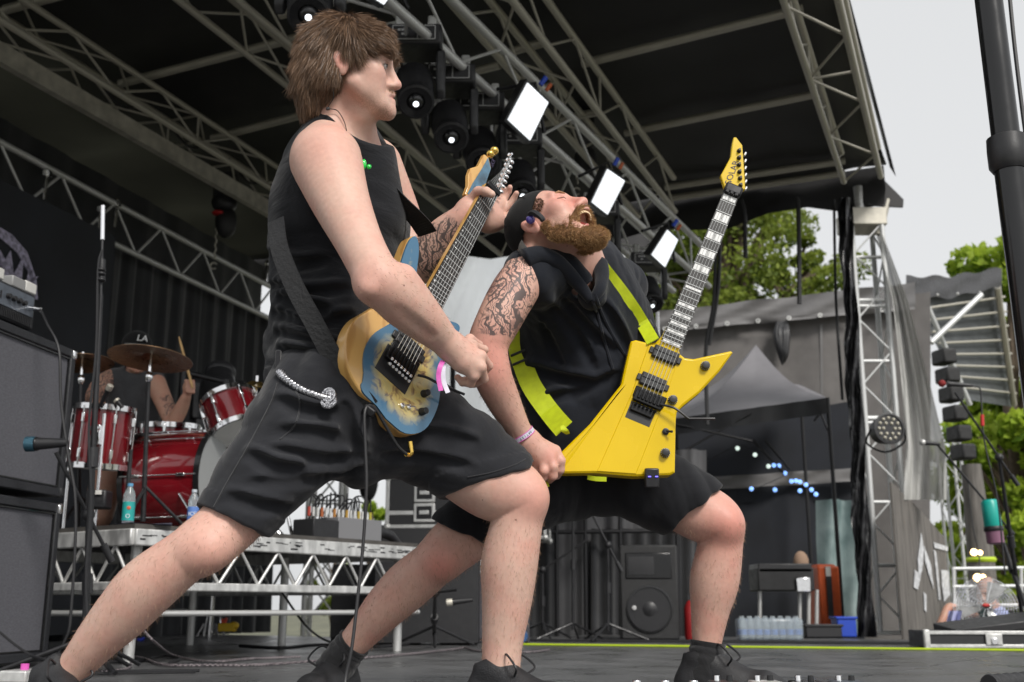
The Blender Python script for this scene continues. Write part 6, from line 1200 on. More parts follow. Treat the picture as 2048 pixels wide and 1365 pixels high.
SD2 = Solid(P(180, 1000, 6.5) - A3(.1, .5, .2), P(345, 730, 6.55) + A3(.1, .6, .15), .008); SD2.chain(tD, .04, ys=.84, grow=.012); SD2.cone(P(230, 762, 6.52), .075, P(308, 766, 6.52), .07, .04); SD2.fold(lambda x, y, z: .006 * ripple(x, y, z, 30, (1, 0, .4), .5)); SD2.ell(P(272, 738, 6.48), (.06, .06, .04), k=.01, sub=True); obj('sleeveless_shirt', SD2.mesh('shirt'), M['tee'], pd, smooth=180)
SC2 = Solid(oD - .2, oD + .2, .006); SC2.ell(HD(0, -.008, .055), (.089, .108, .088), RD_, .01); SC2.half(HD(0, 0, .042), -RD_[2], k=.004); capd = obj('cap', SC2.mesh('cap'), M['cap'], pd, smooth=180)
G = [[HD(.088 * math.sin(a), .07 + .035 * math.cos(a) + t * .075 * math.cos(a * .8), .046 - .012 * t + dz) for a in np.linspace(-1.3, 1.3, 13)] for t, dz in ((0, 0), (.5, 0), (1, 0), (1, .007), (.5, .007), (0, .007))]
obj('brim', MB().grid(G), M['cap'], capd); obj('brim_edge', MB().tube([HD(.088 * math.sin(a), .071 + .035 * math.cos(a) + .075 * math.cos(a * .8), .0375) for a in np.linspace(-1.3, 1.3, 13)], .004, 6), mat('grey_edge', (.4, .4, .38), .8), capd)
obj('emblem', text_mb('LA', .055, HD(-.012, .103, .085), -RD_[0], nrm(RD_[2] - RD_[1] * .25), .004, shear=.15), mat('white_stitch', (.75, .75, .75), .8), capd)
M['stick'] = mat('hickory', (.55, .34, .14), .5, 0, var=.15, vscale=20)
single('drum_stick', MB().tube([P(358, 674, 6.12), P(362, 690, 6.12), P(385, 776, 6.14)], [.004, .0075, .008], 10), M['stick'], 'wooden drum stick raised in the drummer\'s hand', 'drum stick', 'drum sticks')
single('drum_stick', MB().tube([P(232, 825, 5.85), P(228, 824, 5.9), P(200, 826, 6.02)], [.004, .0075, .008], 10), M['stick'], 'wooden drum stick low over the floor tom', 'drum stick', 'drum sticks')
st = single('drum_stool', MB().lathe([(.03, -.0), (.03, .35), (.17, .36), (.17, .44), (.1, .46)], A3(*P(264, 950, 6.6)[:2], RZ + .002), (0, 0, 1), 20), M['tolex'], 'black drum stool under the drummer', 'stool')

# ---- bottles, paper, small things on the riser
M['pet'] = mat('clear_plastic', (.75, .82, .85), .12, 0, trans=.75, alpha=.75)
def bottle(px, py, Y, h, label, lab_c, cap_c, txt=None):
    c = P(px, py, Y); c[2] = RZ + .006; t = thing('water_bottle', label, 'bottle', c, 'bottles on the riser edge'); r = h * .145
    b = obj('bottle_body', MB().lathe([(r * .8, 0), (r, .01), (r, h * .3), (r * .94, h * .34), (r, h * .38), (r, h * .62), (r * .95, h * .66), (r, h * .7), (r * .8, h * .8), (r * .42, h * .9), (r * .4, h * .94)], c, (0, 0, 1), 20), M['pet'], t)
    obj('cap', MB().lathe([(r * .48, h * .93), (r * .48, h), (r * .4, h * 1.005)], c, (0, 0, 1), 16), mat('cap_' + str(px), cap_c, .4), t)
    l = obj('paper_label', MB().lathe([(r * 1.02, h * .1), (r * 1.02, h * .55)], c, (0, 0, 1), 24), mat('label_' + str(px), lab_c, .45, 0, var=.1, vscale=30), t)
    if txt: obj('lettering', text_mb(txt, r * .95, c + A3(.15 * r, -r * 1.06, h * .36), (1, 0, 0), (0, 0, 1), .0006), mat('white_print', (.8, .85, .9), .5), l)
    else: obj('emblem', MB().ball(c + A3(r * .35, -r * .98, h * .4), (r * .35, .003, r * .3)), mat('orange_print', (.7, .12, .05), .5), l); obj('emblem', text_mb('O', r * 1.0, c + A3(r * .3, -r * 1.05, h * .2), (1, 0, 0), (0, 0, 1), .0006), bpy.data.materials.get('white_print') or mat('white_print', (.8, .85, .9), .5), l)
bottle(257, 1020, 5.12, .19, 'plastic drink bottle with teal label on the riser corner', (.02, .32, .3), (.1, .3, .5)); bottle(386, 1030, 5.35, .185, 'clear water bottle with blue lettering beside the bass drum', (.1, .2, .5), (.5, .55, .6), 'ICE')
single('set_list', MB().grid([[P(x, y, Y) * A3(1, 1, 0) + A3(0, 0, RZ + .012 + .004 * math.sin(x * .1)) for x in (232, 262, 300, 345)] for y, Y in ((1030, 5.08), (1030, 5.3))]), mat('lilac_paper', (.42, .42, .6), .7), 'lilac sheet of paper lying on the riser corner', 'paper')
fm = thing('drum_pedal_pad', 'black kick drum pad with white mark behind the teal bottle', 'drum pedal', A3(*P(200, 1000, 5.4)[:2], RZ)); obj('pad', MB().box(P(198, 1000, 5.4), (.1, .1, .09)), M['black_plastic'], fm, bevel=.01); obj('mark', MB().box(P(197, 985, 5.34), (.03, .004, .02)), M['white_box'], fm)
# stage box with its cable loom on the riser's far end
sbx = thing('stage_box', 'grey stage box with upright plugs and looping cables on the riser end', 'stage box', P(700, 1085, 6.35)); c = P(700, 1068, 6.35); c[2] = RZ + .065
obj('case', MB().box(c, (.36, .16, .12), RR), mat('grey_steel', (.22, .22, .23), .5, .2), sbx, bevel=.005); obj('side_case', MB().box(c - RS * .27 + A3(0, 0, -.01), (.2, .16, .1), RR), M['black_plastic'], sbx, bevel=.006); r_ = np.random.default_rng(11)
for k in range(16):
    q = c + RS * (-.33 + k * .033) + A3(0, 0, .06); obj('plug', MB().rod(q, q + A3(0, 0, .05), .009, 8), M['alu'] if k % 3 else mat('plug_ring%d' % k, (.4, .05 + .02 * k, .03), .5), sbx)
    e_ = q + RS * r_.uniform(-.25, .25) + RT * .15 - A3(0, 0, .1); obj('loom_cable', MB().tube(spline([q + A3(0, 0, .04), q + A3(0, 0, .1 + r_.uniform(0, .05)), (q + e_) / 2 + A3(0, 0, .12 + r_.uniform(0, .06)), e_], 6), .0045, 6), M['cable'], sbx)
single('multicore_plug', MB().tube(spline([c + RS * .2, c + RS * .27, c + RS * .36 - A3(0, 0, .02), c + RS * .46 - A3(0, 0, .1)], 5), [.045] * 5 + [.03] * 6 + [.028] * 5, 14), M['black_plastic'], 'thick black multicore connector on the end of the stage box', 'connector')
single('stool_frame', MB().rod(P(530, 1035, 6.2), P(565, 1075, 6.2), .01, 8).rod(P(560, 1030, 6.2), P(548, 1075, 6.2), .01, 8).rod(P(575, 1030, 6.2), P(585, 1075, 6.2), .01, 8), M['chrome'], 'folded chrome stand lying behind the dark shorts on the riser', 'stand')
# ---- floor clutter
def cable_coil(pts, r, m_, label, cat='cable', grp='cables on the deck'): return single('floor_cable', MB().tube(spline(pts, 8), r, 6), m_, label, cat, grp)
M['woven'] = mat('grey_woven_cable', (.12, .1, .11), .7); nd, lk_, bs_ = nodes(M['woven']); ck = nd.new('ShaderNodeTexChecker'); ck.inputs['Scale'].default_value = 90; ck.inputs[1].default_value = (.22, .19, .2, 1); ck.inputs[2].default_value = (.04, .035, .04, 1); tcn = nd.new('ShaderNodeTexCoord'); lk_(tcn.outputs['Object'], ck.inputs[0]); lk_(ck.outputs[0], bs_.inputs['Base Color'])
fp_ = lambda x, y: PZ(x, y, .008)
cable_coil([fp_(205, 1343), fp_(255, 1338), fp_(262, 1322), fp_(258, 1312), fp_(290, 1318), fp_(330, 1330), fp_(420, 1331), fp_(520, 1330), fp_(640, 1322), fp_(780, 1312), fp_(900, 1300), fp_(930, 1296), fp_(960, 1303), fp_(1050, 1305), fp_(1100, 1300)], .006, M['woven'], 'grey woven cable snaking along the deck behind the front legs')
cable_coil([P(288, 1262, 5.0), P(310, 1285, 5.0), fp_(350, 1312), fp_(420, 1324), fp_(500, 1318), fp_(600, 1314)], .006, M['woven'], 'grey woven cable dropping from under the riser'); cable_coil([fp_(320, 1326), fp_(300, 1318), fp_(330, 1312), fp_(360, 1318), fp_(340, 1328), fp_(430, 1326)], .006, M['cable'], 'small loop of black cable near the riser leg')
cable_coil([fp_(480, 1292), fp_(560, 1296), fp_(640, 1290), fp_(760, 1293), fp_(840, 1286)], .01, M['cable'], 'thick black cable lying under the riser end'); cable_coil([P(560, 1180, 6.9), P(620, 1260, 6.6), fp_(680, 1290), fp_(740, 1288)], .007, M['cable'], 'black cable sloping down beneath the riser')
single('floor_cable', MB().rod(fp_(1040, 1289), fp_(2060, 1301), .007, 6), mat('neon_line', (.45, .6, .02), .6), 'thin neon green cable running straight across the deck', 'cable')
single('floor_cable', MB().rod(fp_(1040, 1281), fp_(1960, 1288), .012, 6), M['cable'], 'thick black cable parallel to the neon green one', 'cable')
for i, (x, y, sz, c_, lab) in enumerate(((455, 1255, (.1, .08, .05), (.65, .42, .01), 'yellow cable connector block under the riser'), (448, 1243, (.03, .03, .03), (.6, .06, .03), 'red plug on the yellow connector under the riser'), (281, 1283, (.05, .03, .02), (.02, .05, .5), 'blue tape roll on the deck left under the riser'), (180, 1290, (.06, .05, .03), (.05, .05, .055), 'dark grey adapter box by the cabinet foot'))):
    q = PZ(x, max(y, 1268), 0.0) if y > 1270 else P(x, y, 7.0); single('connector_block', MB().box(q + A3(0, 0, sz[2] / 2 + .002) if y > 1270 else q, sz).ball((q + A3(0, 0, sz[2] / 2) if y > 1270 else q) + A3(sz[0] * .4, 0, .01), (sz[0] * .3, sz[1] * .5, sz[2] * .5)), mat('block%d' % i, c_, .5), lab, 'connector', bevel=.006)
km = thing('drum_hardware', 'chrome pedal hardware standing under the riser', 'drum hardware', PZ(418, 1278, 0)); q = PZ(418, 1278, 0)
for k in range(5): obj('chrome_bar', MB().rod(q + A3(.05 * k - .1, .02 * k, .02), q + A3(.03 * k - .05, 0, .12 + .1 * (k % 3)), .012, 8), M['chrome'], km)
obj('upright', MB().rod(q, P(428, 1158, q[1]), .014, 10), M['chrome'], km); obj('collar', MB().ball(P(423, 1185, q[1]), (.02, .02, .02)), bpy.data.materials['red_plastic'], km)
tp = thing('tuner_pedal', 'silver floor pedal with pink switch at the bottom left', 'pedal', PZ(48, 1350, 0)); q = PZ(48, 1352, .02); obj('case', MB().box(q, (.14, .1, .04), RC), M['alu'], tp, bevel=.006); obj('switch', MB().rod(q + A3(0, 0, .02), q + A3(0, 0, .04), .014, 12), M['pink'], tp); obj('display', MB().box(q + A3(.0, -.052, .0), (.05, .006, .02)), M['white_box'], tp)
# ================================================================ things behind the two guitarists
M['fcase'] = mat('flight_case_laminate', (.022, .022, .024), .45, 0, bump=.1, bscale=200, rvar=.08, vscale=30)
def flight_case(c, size, R, label, latches=2):
    t = thing('flight_case', label, 'flight case', c - A3(0, 0, size[2] / 2), 'flight cases'); R = np.asarray(R); h = np.array(size) / 2
    obj('panel', MB().box(c, size, R), M['fcase'], t)
    for ax in range(3):
        o1, o2 = [k for k in range(3) if k != ax]
        for a in (-1, 1):
            for b in (-1, 1): off = R[o1] * a * h[o1] + R[o2] * b * h[o2]; sz = [.026, .026, .026]; sz[ax] = size[ax]; obj('edge_trim', MB().box(c + off, sz, R), M['alu'], t, bevel=.004)
    for a in (-1, 1):
        for b in (-1, 1):
            for d in (-1, 1): obj('corner_ball', MB().ball(c + R[0] * a * h[0] + R[1] * b * h[1] + R[2] * d * h[2], .028, n=6, m=8), M['alu'], t)
    obj('lid_band', MB().box(c - R[1] * 0 + R[2] * (-h[2] * .45), (size[0] + .012, size[1] + .012, .03), R), M['alu'], t, bevel=.003)
    for k in range(latches):
        q = c - R[1] * (h[1] + .006) + R[2] * (-h[2] * .45 if k else h[2] * .35); pl = obj('latch_plate', MB().box(q, (.15, .012, .13), R), M['alu'], t, bevel=.01); obj('latch_dish', MB().box(q - R[1] * .004, (.11, .012, .09), R), M['black_metal'], pl, bevel=.01)
        obj('butterfly', MB().box(q - R[1] * .014, (.07, .01, .03), R), M['alu'], pl, bevel=.006)
    return t
Rf = rotz(math.radians(-6)); c = P(862, 1010, 7.9); flight_case(c, (.52, .5, .34), Rf, 'black flight case with silver edges and latches behind the front man\'s thigh')
single('case_table', MB().box(c * A3(1, 1, 0) + A3(0, 0, (c[2] - .17) / 2), (.7, .55, c[2] - .2)), M['fcase'], 'dark road trunk under the silver-edged flight case', 'flight case')
flight_case(P(1000, 1020, 9.4), (.8, .5, .5), Rf, 'wide dark flight case between the two men near the pale wall')
# vertical truss tower at the back
for i, (x, Y, lab) in enumerate(((655, 11.8, 'silver truss tower behind the stage box, seen between the dark shorts'),)):
    q = P(x, 1000, Y) * A3(1, 1, 0); truss('truss_tower', lab, q + A3(0, 0, -1.2), q + A3(0, 0, 2.6), .34, .34, M['alu'], .4, .028, .011, up=(0, 1, 0))
single('black_strap_bundle', MB().ball(P(737, 960, 11), (.1, .06, .22)).rod(P(738, 900, 11), P(738, 960, 11), .05, 10), M['roof'], 'bundled black strap hanging in the gap between the legs', 'strap')
# dark speaker and grey cabinet behind the rear leg
M['paint_black'] = mat('black_texture_paint', (.017, .017, .018), .6, 0, bump=.3, bscale=220, rvar=.1, vscale=20)
Rk = rotz(math.radians(8))
t = thing('subwoofer', 'plain black subwoofer beside the riser leg', 'speaker', PZ(725, 1284, 0)); q = PZ(725, 1284, 0); obj('case', MB().box(q + A3(0, .3, .28), (.55, .5, .56), Rk), M['paint_black'], t, bevel=.012); obj('grille', MB().box(q + A3(0, .045, .28), (.49, .02, .5), Rk), M['black_metal'], t, bevel=.004)
t = thing('bass_cabinet', 'dark grey bass cabinet behind the bearded man\'s shin', 'speaker cabinet', PZ(965, 1287, 0)); q = PZ(965, 1287, 0); obj('case', MB().box(q + A3(0, .25, .24), (.62, .42, .48), Rk), mat('dark_grey_carpet', (.05, .05, .058), .9, 0, var=.2, vscale=60), t, bevel=.012); obj('grille', MB().box(q + A3(0, .035, .24), (.56, .02, .42), Rk), mat('dark_grey_cloth', (.06, .06, .07), .9, 0, var=.2, vscale=90), t, bevel=.004)
obj('caster', MB().lathe([(.045, -.02), (.05, 0), (.045, .02)], q + A3(.27, -.05, .05), (0, 1, 0), 18), mat('blue_wheel', (.03, .1, .25), .4), t); obj('caster_fork', MB().box(q + A3(.27, -.05, .1), (.03, .05, .06)), M['alu'], t)
s2 = mic_stand(PZ(868, 1295, 0), P(870, 1185, 6.3), P(915, 1180, 6.2), 'short black boom stand before the grey bass cabinet'); microphone(P(945, 1200, 6.15), P(892, 1206, 6.15), 'small dark microphone hanging before the grey bass cabinet', 'cyl', None, .017)
# backstage wall: grey sheets, frame tubes, stands, PA speaker
M['sheet'] = mat('grey_scrim', (.10, .10, .105), .8, 0, var=.2, vscale=2.5, bump=.2, bscale=3)
Ko = P(1180, 1150, 10.6); Kn = nrm(A3(-.05, -1, 0)); K = lambda x, y: PPL(x, y, Ko, Kn)
single('rear_scrim', MB().grid([[K(x, y) + A3(0, .05 * math.sin(x * .09) + .02 * math.sin(x * .23), 0) for x in range(1030, 1420, 6)] for y in (900, 1000, 1100, 1200, 1290)]), M['sheet'], 'grey scrim closing the stage behind the bearded man\'s legs', 'scrim', smooth=180)
single('dark_drape_panel', MB().grid([[K(x, y) + A3(0, -.12 + .04 * math.sin(x * .2), 0) for x in range(1055, 1112, 4)] for y in (950, 1100, 1290)]), M['curtain'], 'narrow black drape in front of the grey scrim, left end', 'curtain', smooth=180); single('dark_drape_panel', MB().grid([[K(x, y) + A3(0, -.12 + .04 * math.sin(x * .2), 0) for x in range(1180, 1420, 4)] for y in (1060, 1150, 1290)]), M['curtain'], 'wide low black drape behind the loudspeaker', 'curtain', smooth=180)
fr_ = thing('scaffold_frame', 'dark tube frame crossing behind the bearded man\'s legs', 'frame', K(1200, 1285))
for a, b in (((1040, 1070), (1345, 1066)), ((1110, 960), (1112, 1285)), ((1166, 1010), (1168, 1285)), ((1234, 1005), (1236, 1285)), ((1345, 1030), (1347, 1285))): bar('tube', K(*a) + A3(0, -.3, 0), K(*b) + A3(0, -.3, 0), .02, M['black_metal'], fr_)
for i, (x, y0, Y, be, lab) in enumerate(((1146, 1010, 8.6, (1100, 1060), 'black microphone stand left of the loudspeaker'), (1216, 1090, 8.4, (1185, 1030), 'black boom stand close to the loudspeaker\'s left edge'), (1085, 1140, 8.8, (1175, 1080), 'low black boom stand behind the front shin'))): mic_stand(P(x, 1270, Y), P(x, y0, Y), P(*be, Y), lab)
q = PZ(1305, 1281, 0); pq = thing('stage_monitor_speaker', 'black loudspeaker with horn above a round woofer', 'speaker', q); Rp = rotz(math.radians(-4)); H_ = .72; W_ = .45; c = q + A3(0, .2, H_ / 2 + .002)
obj('case', MB().box(c, (W_, .38, H_), Rp), M['paint_black'], pq, bevel=.015); fz = c - Rp[1] * .192
obj('woofer_ring', MB().lathe([(.165, 0), (.178, 0), (.178, .012), (.165, .014)], fz - A3(0, 0, .13), -Rp[1], 36, closed=True), M['black_gloss'], pq); obj('woofer_cone', MB().lathe([(.165, .006), (.06, -.03 + .034), (.045, .014), (.0, .02)], fz - A3(0, 0, .13), -Rp[1], 36), M['black_plastic'], pq)
hn_ = obj('horn', MB().box(fz + A3(0, 0, .2), (.36, .016, .2), Rp), M['black_gloss'], pq, bevel=.02); obj('horn_throat', MB().prism([(-.1, -.07), (.1, -.07), (.1, .07), (-.1, .07)], fz + A3(-.06, -.01, .2), Rp[0], A3(0, 0, 1), -Rp[1], 0, .003, .03, .002), M['fixture'], hn_)
obj('badge', MB().lathe([(.014, 0), (.018, .003), (.014, .005)], fz + A3(-.12, -.005, -.12), -Rp[1], 16), M['panel_mark'], pq)
for z in (-.04, -.12): obj('side_handle', MB().box(c + Rp[0] * (W_ / 2 + .001) + A3(0, -.02, z), (.012, .07, .06)), M['black_gloss'], pq, bevel=.006)
fe = thing('fire_extinguisher', 'red fire extinguisher behind the front shin', 'extinguisher', PZ(1384, 1280, 0)); q = PZ(1384, 1280, 0); obj('cylinder', MB().lathe([(.05, 0), (.055, .02), (.055, .24), (.03, .29), (.018, .3)], q, (0, 0, 1), 20), mat('red_enamel', (.25, .01, .012), .4), fe); obj('valve', MB().box(q + A3(0, 0, .32), (.05, .03, .04)), M['black_plastic'], fe)
# ================================================================ tower, neighbouring structures and things on the right
M['tarp'] = mat('grey_pvc_tarp', (.14, .136, .136), .4, 0, var=.15, vscale=2, bump=.5, bscale=4, rvar=.12)
M['meshwall'] = mat('grey_mesh', (.128, .12, .116), .75, 0, var=.12, vscale=5, bump=.12, bscale=160)
M['canopy'] = mat('grey_canopy', (.16, .156, .168), .6, 0, var=.1, vscale=3, bump=.25, bscale=5)
tw = PZ(1792, 1270.5, 0); twt = P(1722, 365, tw[1] + .12)
t = truss('truss_tower', 'tall silver truss tower under the right corner of the black roof', tw + A3(0, .12, .03), A3(tw[0] + .02, tw[1] + .12, 3.95), .3, .3, M['steel_paint'], .33, .026, .009, sides=(0, 1, 3), up=(0, 1, 0))
dT = A3(tw[0], tw[1] + .12, 0)
for z in (.62, 1.2, 1.95, 2.0, 2.55, 3.1, 3.16, 3.6): bar('rung', dT + A3(-.13, -.135, z), dT + A3(.14, -.135, z), .018, M['steel_paint'], t)
obj('base_plate', MB().box(dT + A3(0, 0, .008), (.5, .5, .012)), M['alu'], t)
obj('head_block', MB().box(dT + A3(.02, 0, 4.02), (.4, .36, .18)), M['alu_dull'], t, bevel=.01); obj('head_plate', MB().prism([(.05, -.06), (.4, -.08), (.41, .0), (.22, .22), (.05, .2)], dT + A3(.0, -.15, 4.2), (1, 0, 0), (0, 0, 1), (0, 1, 0), 0, .03), M['roof'], t, smooth=0)
obj('sleeve_post', MB().rod(dT + A3(-.02, -.1, 4.05), dT + A3(-.02, -.1, 4.35), .05, 12), M['alu'], t)
bar('side_mast', P(1758, 470, tw[1]), P(1775, 400, tw[1]), .035, M['alu_dull'], t); bar('side_mast', P(1735, 430, tw[1]), P(1768, 425, tw[1]), .03, M['alu_dull'], t)
# crumpled black corner drape beside the tower
G = []
r_ = np.random.default_rng(21)
for y in np.linspace(395, 1275, 34):
    xl = 1676 + (y - 395) * .046 + 3 * math.sin(y * .023) + 2 * math.sin(y * .071); xr = 1702 + (y - 395) * .056 + 3 * math.sin(y * .03 + 1)
    G.append([P(x, y, 9.9 + .07 * math.sin(k * 1.4 + y * .04) + .03 * r_.normal()) for k, x in enumerate(np.linspace(xl, xr, 9))])
single('corner_drape', MB().grid(G), mat('black_plastic_sheet', (.014, .014, .016), .32, 0, bump=.4, bscale=12, rvar=.12, vscale=5), 'crumpled black plastic drape hanging left of the truss tower', 'curtain', smooth=180)
# round LED par on the tower
pr = thing('par_light', 'round black spotlight with a ring of lamps clamped to the tower', 'stage light', P(1775, 858, 8.75)); c = P(1777, 858, 8.7); ax_ = nrm(A3(.12, -1, .02))
obj('housing', MB().lathe([(.06, -.16), (.1, -.14), (.118, -.05), (.122, .0), (.128, .01), (.128, .02), (.112, .022), (.11, .012)], c, ax_, 28), M['fixture'], pr); fA = frame((1, .12, 0), ax_)
M['ledoff'] = mat('led_lens', (.5, .47, .38), .2, 0, coat=.6)
for rr, n in ((.085, 12), (.048, 6)):
    for k in range(n): a = k * 2 * math.pi / n; obj('lens', MB().ball(c + ax_ * .014 + (fA[0] * math.cos(a) + fA[1] * math.sin(a)) * rr, (.0135,) * 3, n=6, m=10), M['ledoff'], pr)
obj('yoke', MB().tube(spline([c + A3(-.135, .02, 0), c + A3(-.15, .1, -.1), c + A3(0, .12, -.17), c + A3(.14, .08, -.1), c + A3(.135, .02, 0)], 5), .009, 6), M['black_metal'], pr)
# ---- neighbouring grey tarpaulin enclosure
No = P(1500, 800, 14.2); Nn = nrm(A3(-.18, -1, 0)); NQ = lambda x, y, d=0.: PPL(x, y, No - Nn * d, Nn)
nb_ = thing('tarpaulin_enclosure', 'grey mesh walled tarpaulin enclosure behind the yellow guitar', 'enclosure', NQ(1550, 1285))
def sheet(name, q, nx, ny, m_, parent, amp=.04, seed=0, d=0.):
    r_ = np.random.default_rng(seed); (a, b, c, e) = [np.array(NQ(x, y, d)) for x, y in q]; G = []
    p1, p2 = r_.uniform(0, 6, 2)
    for j in range(ny + 1):
        f_ = j / ny; G.append([(a * (1 - g_) + b * g_) * (1 - f_) + (e * (1 - g_) + c * g_) * f_ + Nn * amp * (math.sin(g_ * 17 + p1 + 2 * f_) + .6 * math.sin(g_ * 31 + f_ * 9 + p2)) for g_ in np.linspace(0, 1, nx + 1)])
    return obj(name, MB().grid(G), m_, parent, smooth=180)
sheet('mesh_wall', ((1316, 640), (1860, 585), (1860, 1290), (1316, 1290)), 40, 10, M['meshwall'], nb_, .03, 1)
sheet('valance', ((1312, 624), (1830, 565), (1830, 618), (1312, 664)), 60, 5, M['tarp'], nb_, .035, 2, -.12)
ho = sheet('hem_pole', ((1312, 656), (1830, 611), (1830, 619), (1312, 665)), 30, 2, M['tarp'], nb_, .02, 3, -.17)
for k in range(8): x = 1330 + k * 62; obj('eyelet', MB().lathe([(.014, -.01), (.03, -.01), (.03, .01), (.014, .01)], NQ(x, 660 - (x - 1312) * .088, -.2), Nn, 14, closed=True), M['alu'], nb_)
obj('tarp_knot', (lambda mb: [mb.tube(spline([NQ(1556 + k * 4, 645, -.15), NQ(1553 + k * 5, 670, -.2), NQ(1558 + k * 3.2, 695 + k * 3, -.22), NQ(1562 + k * 1.5, 722 + (k % 3) * 4, -.2)], 5), np.interp(np.linspace(0, 1, 16), [0, .3, .7, 1], [.03, .05 + .01 * (k % 2), .045, .015]), 7) for k in range(5)] and mb)(MB()), bpy.data.materials['black_plastic_sheet'], nb_)
for x in (1360, 1640): sheet('seam', ((x, 650), (x + 5, 650), (x + 7, 900), (x + 2, 900)), 1, 6, M['tarp'], nb_, .0, 4, -.05)
sheet('interior_shade_sheet', ((1340, 860), (1725, 800), (1725, 1000), (1340, 1010)), 10, 4, M['backdrop'], nb_, .02, 5, -.06)  # near-black sheet standing in for the shade inside the gazebo
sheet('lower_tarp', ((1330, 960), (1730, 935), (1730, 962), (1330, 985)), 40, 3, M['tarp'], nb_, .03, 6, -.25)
sheet('backstage_shade_sheet', ((1330, 985), (1730, 962), (1730, 1290), (1330, 1290)), 24, 5, M['backdrop'], nb_, .04, 7, -.1)  # backstage gloom below the tarp, put in as a near-black sheet
# gazebo
gz = thing('gazebo', 'grey pop-up gazebo roof with sagging skirt in front of the enclosure', 'gazebo', P(1520, 1285, 12.2) * A3(1, 1, 0)); pk_ = P(1512, 690, 12.6)
C4 = [P(1345, 838, 11.4), P(1655, 796, 11.5), P(1600, 770, 13.6), P(1350, 800, 13.6)]
for k in range(4):
    a, b = C4[k], C4[(k + 1) % 4]; G = [[(lambda q: q - A3(0, 0, .16 * math.sin(math.pi * f_) * (1 - .3 * abs(g_ - .5))))((a * (1 - g_) + b * g_) * f_ + pk_ * (1 - f_)) for g_ in np.linspace(0, 1, 15)] for f_ in np.linspace(0, 1, 9)]
    obj('roof_panel', MB().grid(G), M['canopy'], gz, smooth=180); obj('skirt', MB().grid([[a * (1 - g_) + b * g_ + A3(0, .015 * math.sin(g_ * 30), -z) for g_ in np.linspace(0, 1, 31)] for z in (0, .08, .17)]), M['canopy'] if k else M['curtain'], gz, smooth=180)
for k in range(4): bar('leg', C4[k] * A3(1, 1, 0), C4[k], .022, M['black_metal'], gz)
for k in range(4): m_ = (C4[k] + C4[(k + 1) % 4]) / 2; bar('scissor_bar', C4[k] - A3(0, 0, .05), m_ - A3(0, 0, .35), .012, M['black_metal'], gz); bar('scissor_bar', C4[k] - A3(0, 0, .4), m_ - A3(0, 0, .05), .012, M['black_metal'], gz)
bar('scissor_bar', P(1505, 880, 12), P(1570, 950, 12), .014, M['black_metal'], gz); bar('scissor_bar', P(1530, 880, 12), P(1580, 940, 12), .014, M['black_metal'], gz)
sl = thing('string_lights', 'string of small white and blue lamps glowing in the dark gazebo', 'string lights', P(1550, 950, 12.2)); lp = [(1407, 931, 0), (1475, 897, 0), (1510, 910, 0), (1537, 933, 0), (1548, 931, 1), (1558, 932, 1), (1570, 947, 1), (1503, 978, 1), (1550, 980, 1), (1583, 963, 1), (1592, 962, 1), (1600, 964, 1), (1612, 970, 1), (1623, 980, 1), (1600, 982, 1), (1632, 989, 1)]
LW, LB = mat('lamp_white', (.8, .85, .8), .3, emit=(.62, .75, .68), estr=1.), mat('lamp_blue', (.3, .5, .9), .3, emit=(.22, .42, .95), estr=1.4)
for x, y, b in lp: obj('bulb', MB().ball(P(x, y, 12.0), .024, n=6, m=10), LB if b else LW, sl)
obj('wire', MB().tube(spline([P(x, y + (3 if b else -4), 12.03) for x, y, b in lp[:8]], 4), .004, 5), M['cable'], sl)
# ---- backstage clutter under the gazebo
fl2 = lambda x, Y: P(x, 1285, Y) * A3(1, 1, 0)
kb = thing('keyboard_table', 'cluttered black keyboard case on a folding table', 'table', fl2(1570, 10.2)); c = P(1565, 1155, 10.2)
obj('keyboard_case', MB().box(P(1562, 1160, 10.2), (.5, .4, .2)), M['paint_black'], kb, bevel=.01); obj('upper_case', MB().box(P(1560, 1138, 10.2), (.48, .4, .08)), M['fcase'], kb, bevel=.01); obj('chrome_panel', MB().box(P(1607, 1170, 9.98), (.13, .02, .13)), M['chrome'], kb, bevel=.01)
for x in (1520, 1600, 1618, 1634): bar('table_leg', P(x, 1180, 10.1), fl2(x, 10.1), .016, M['alu'], kb)
obj('cloth_bundle', MB().ball(P(1602, 1125, 10.1), (.07, .06, .1)).ball(P(1595, 1140, 10.1), (.09, .06, .05)), mat('brown_cloth', (.3, .2, .14), .9), kb)
oa = thing('orange_amplifier', 'orange amplifier head on a tall orange cabinet', 'amplifier', fl2(1645, 11.2)); M['orange'] = mat('orange_vinyl', (.5, .08, .015), .5, 0, var=.12, vscale=20, bump=.15, bscale=200); c = P(1648, 1190, 11.2)
obj('cabinet', MB().box(A3(c[0], c[1], .32), (.22, .3, .64), rotz(.15)), M['orange'], oa, bevel=.02); obj('head', MB().box(P(1645, 1146, 11.2), (.2, .26, .16), rotz(.1)), M['orange'], oa, bevel=.03); obj('face_plate', MB().box(P(1656, 1146, 11.04), (.05, .02, .12), rotz(.1)), M['white_box'], oa); obj('grille', MB().box(P(1660, 1195, 11.03), (.05, .02, .4), rotz(.15)), M['curtain'], oa)
wp = thing('bottle_pack', 'shrink-wrapped pack of clear water bottles on the deck edge', 'bottle pack', PZ(1545, 1281, 0)); q = PZ(1545, 1281, 0); M['wrap'] = mat('shrink_wrap', (.6, .68, .74), .2, 0, trans=.5, alpha=.55)
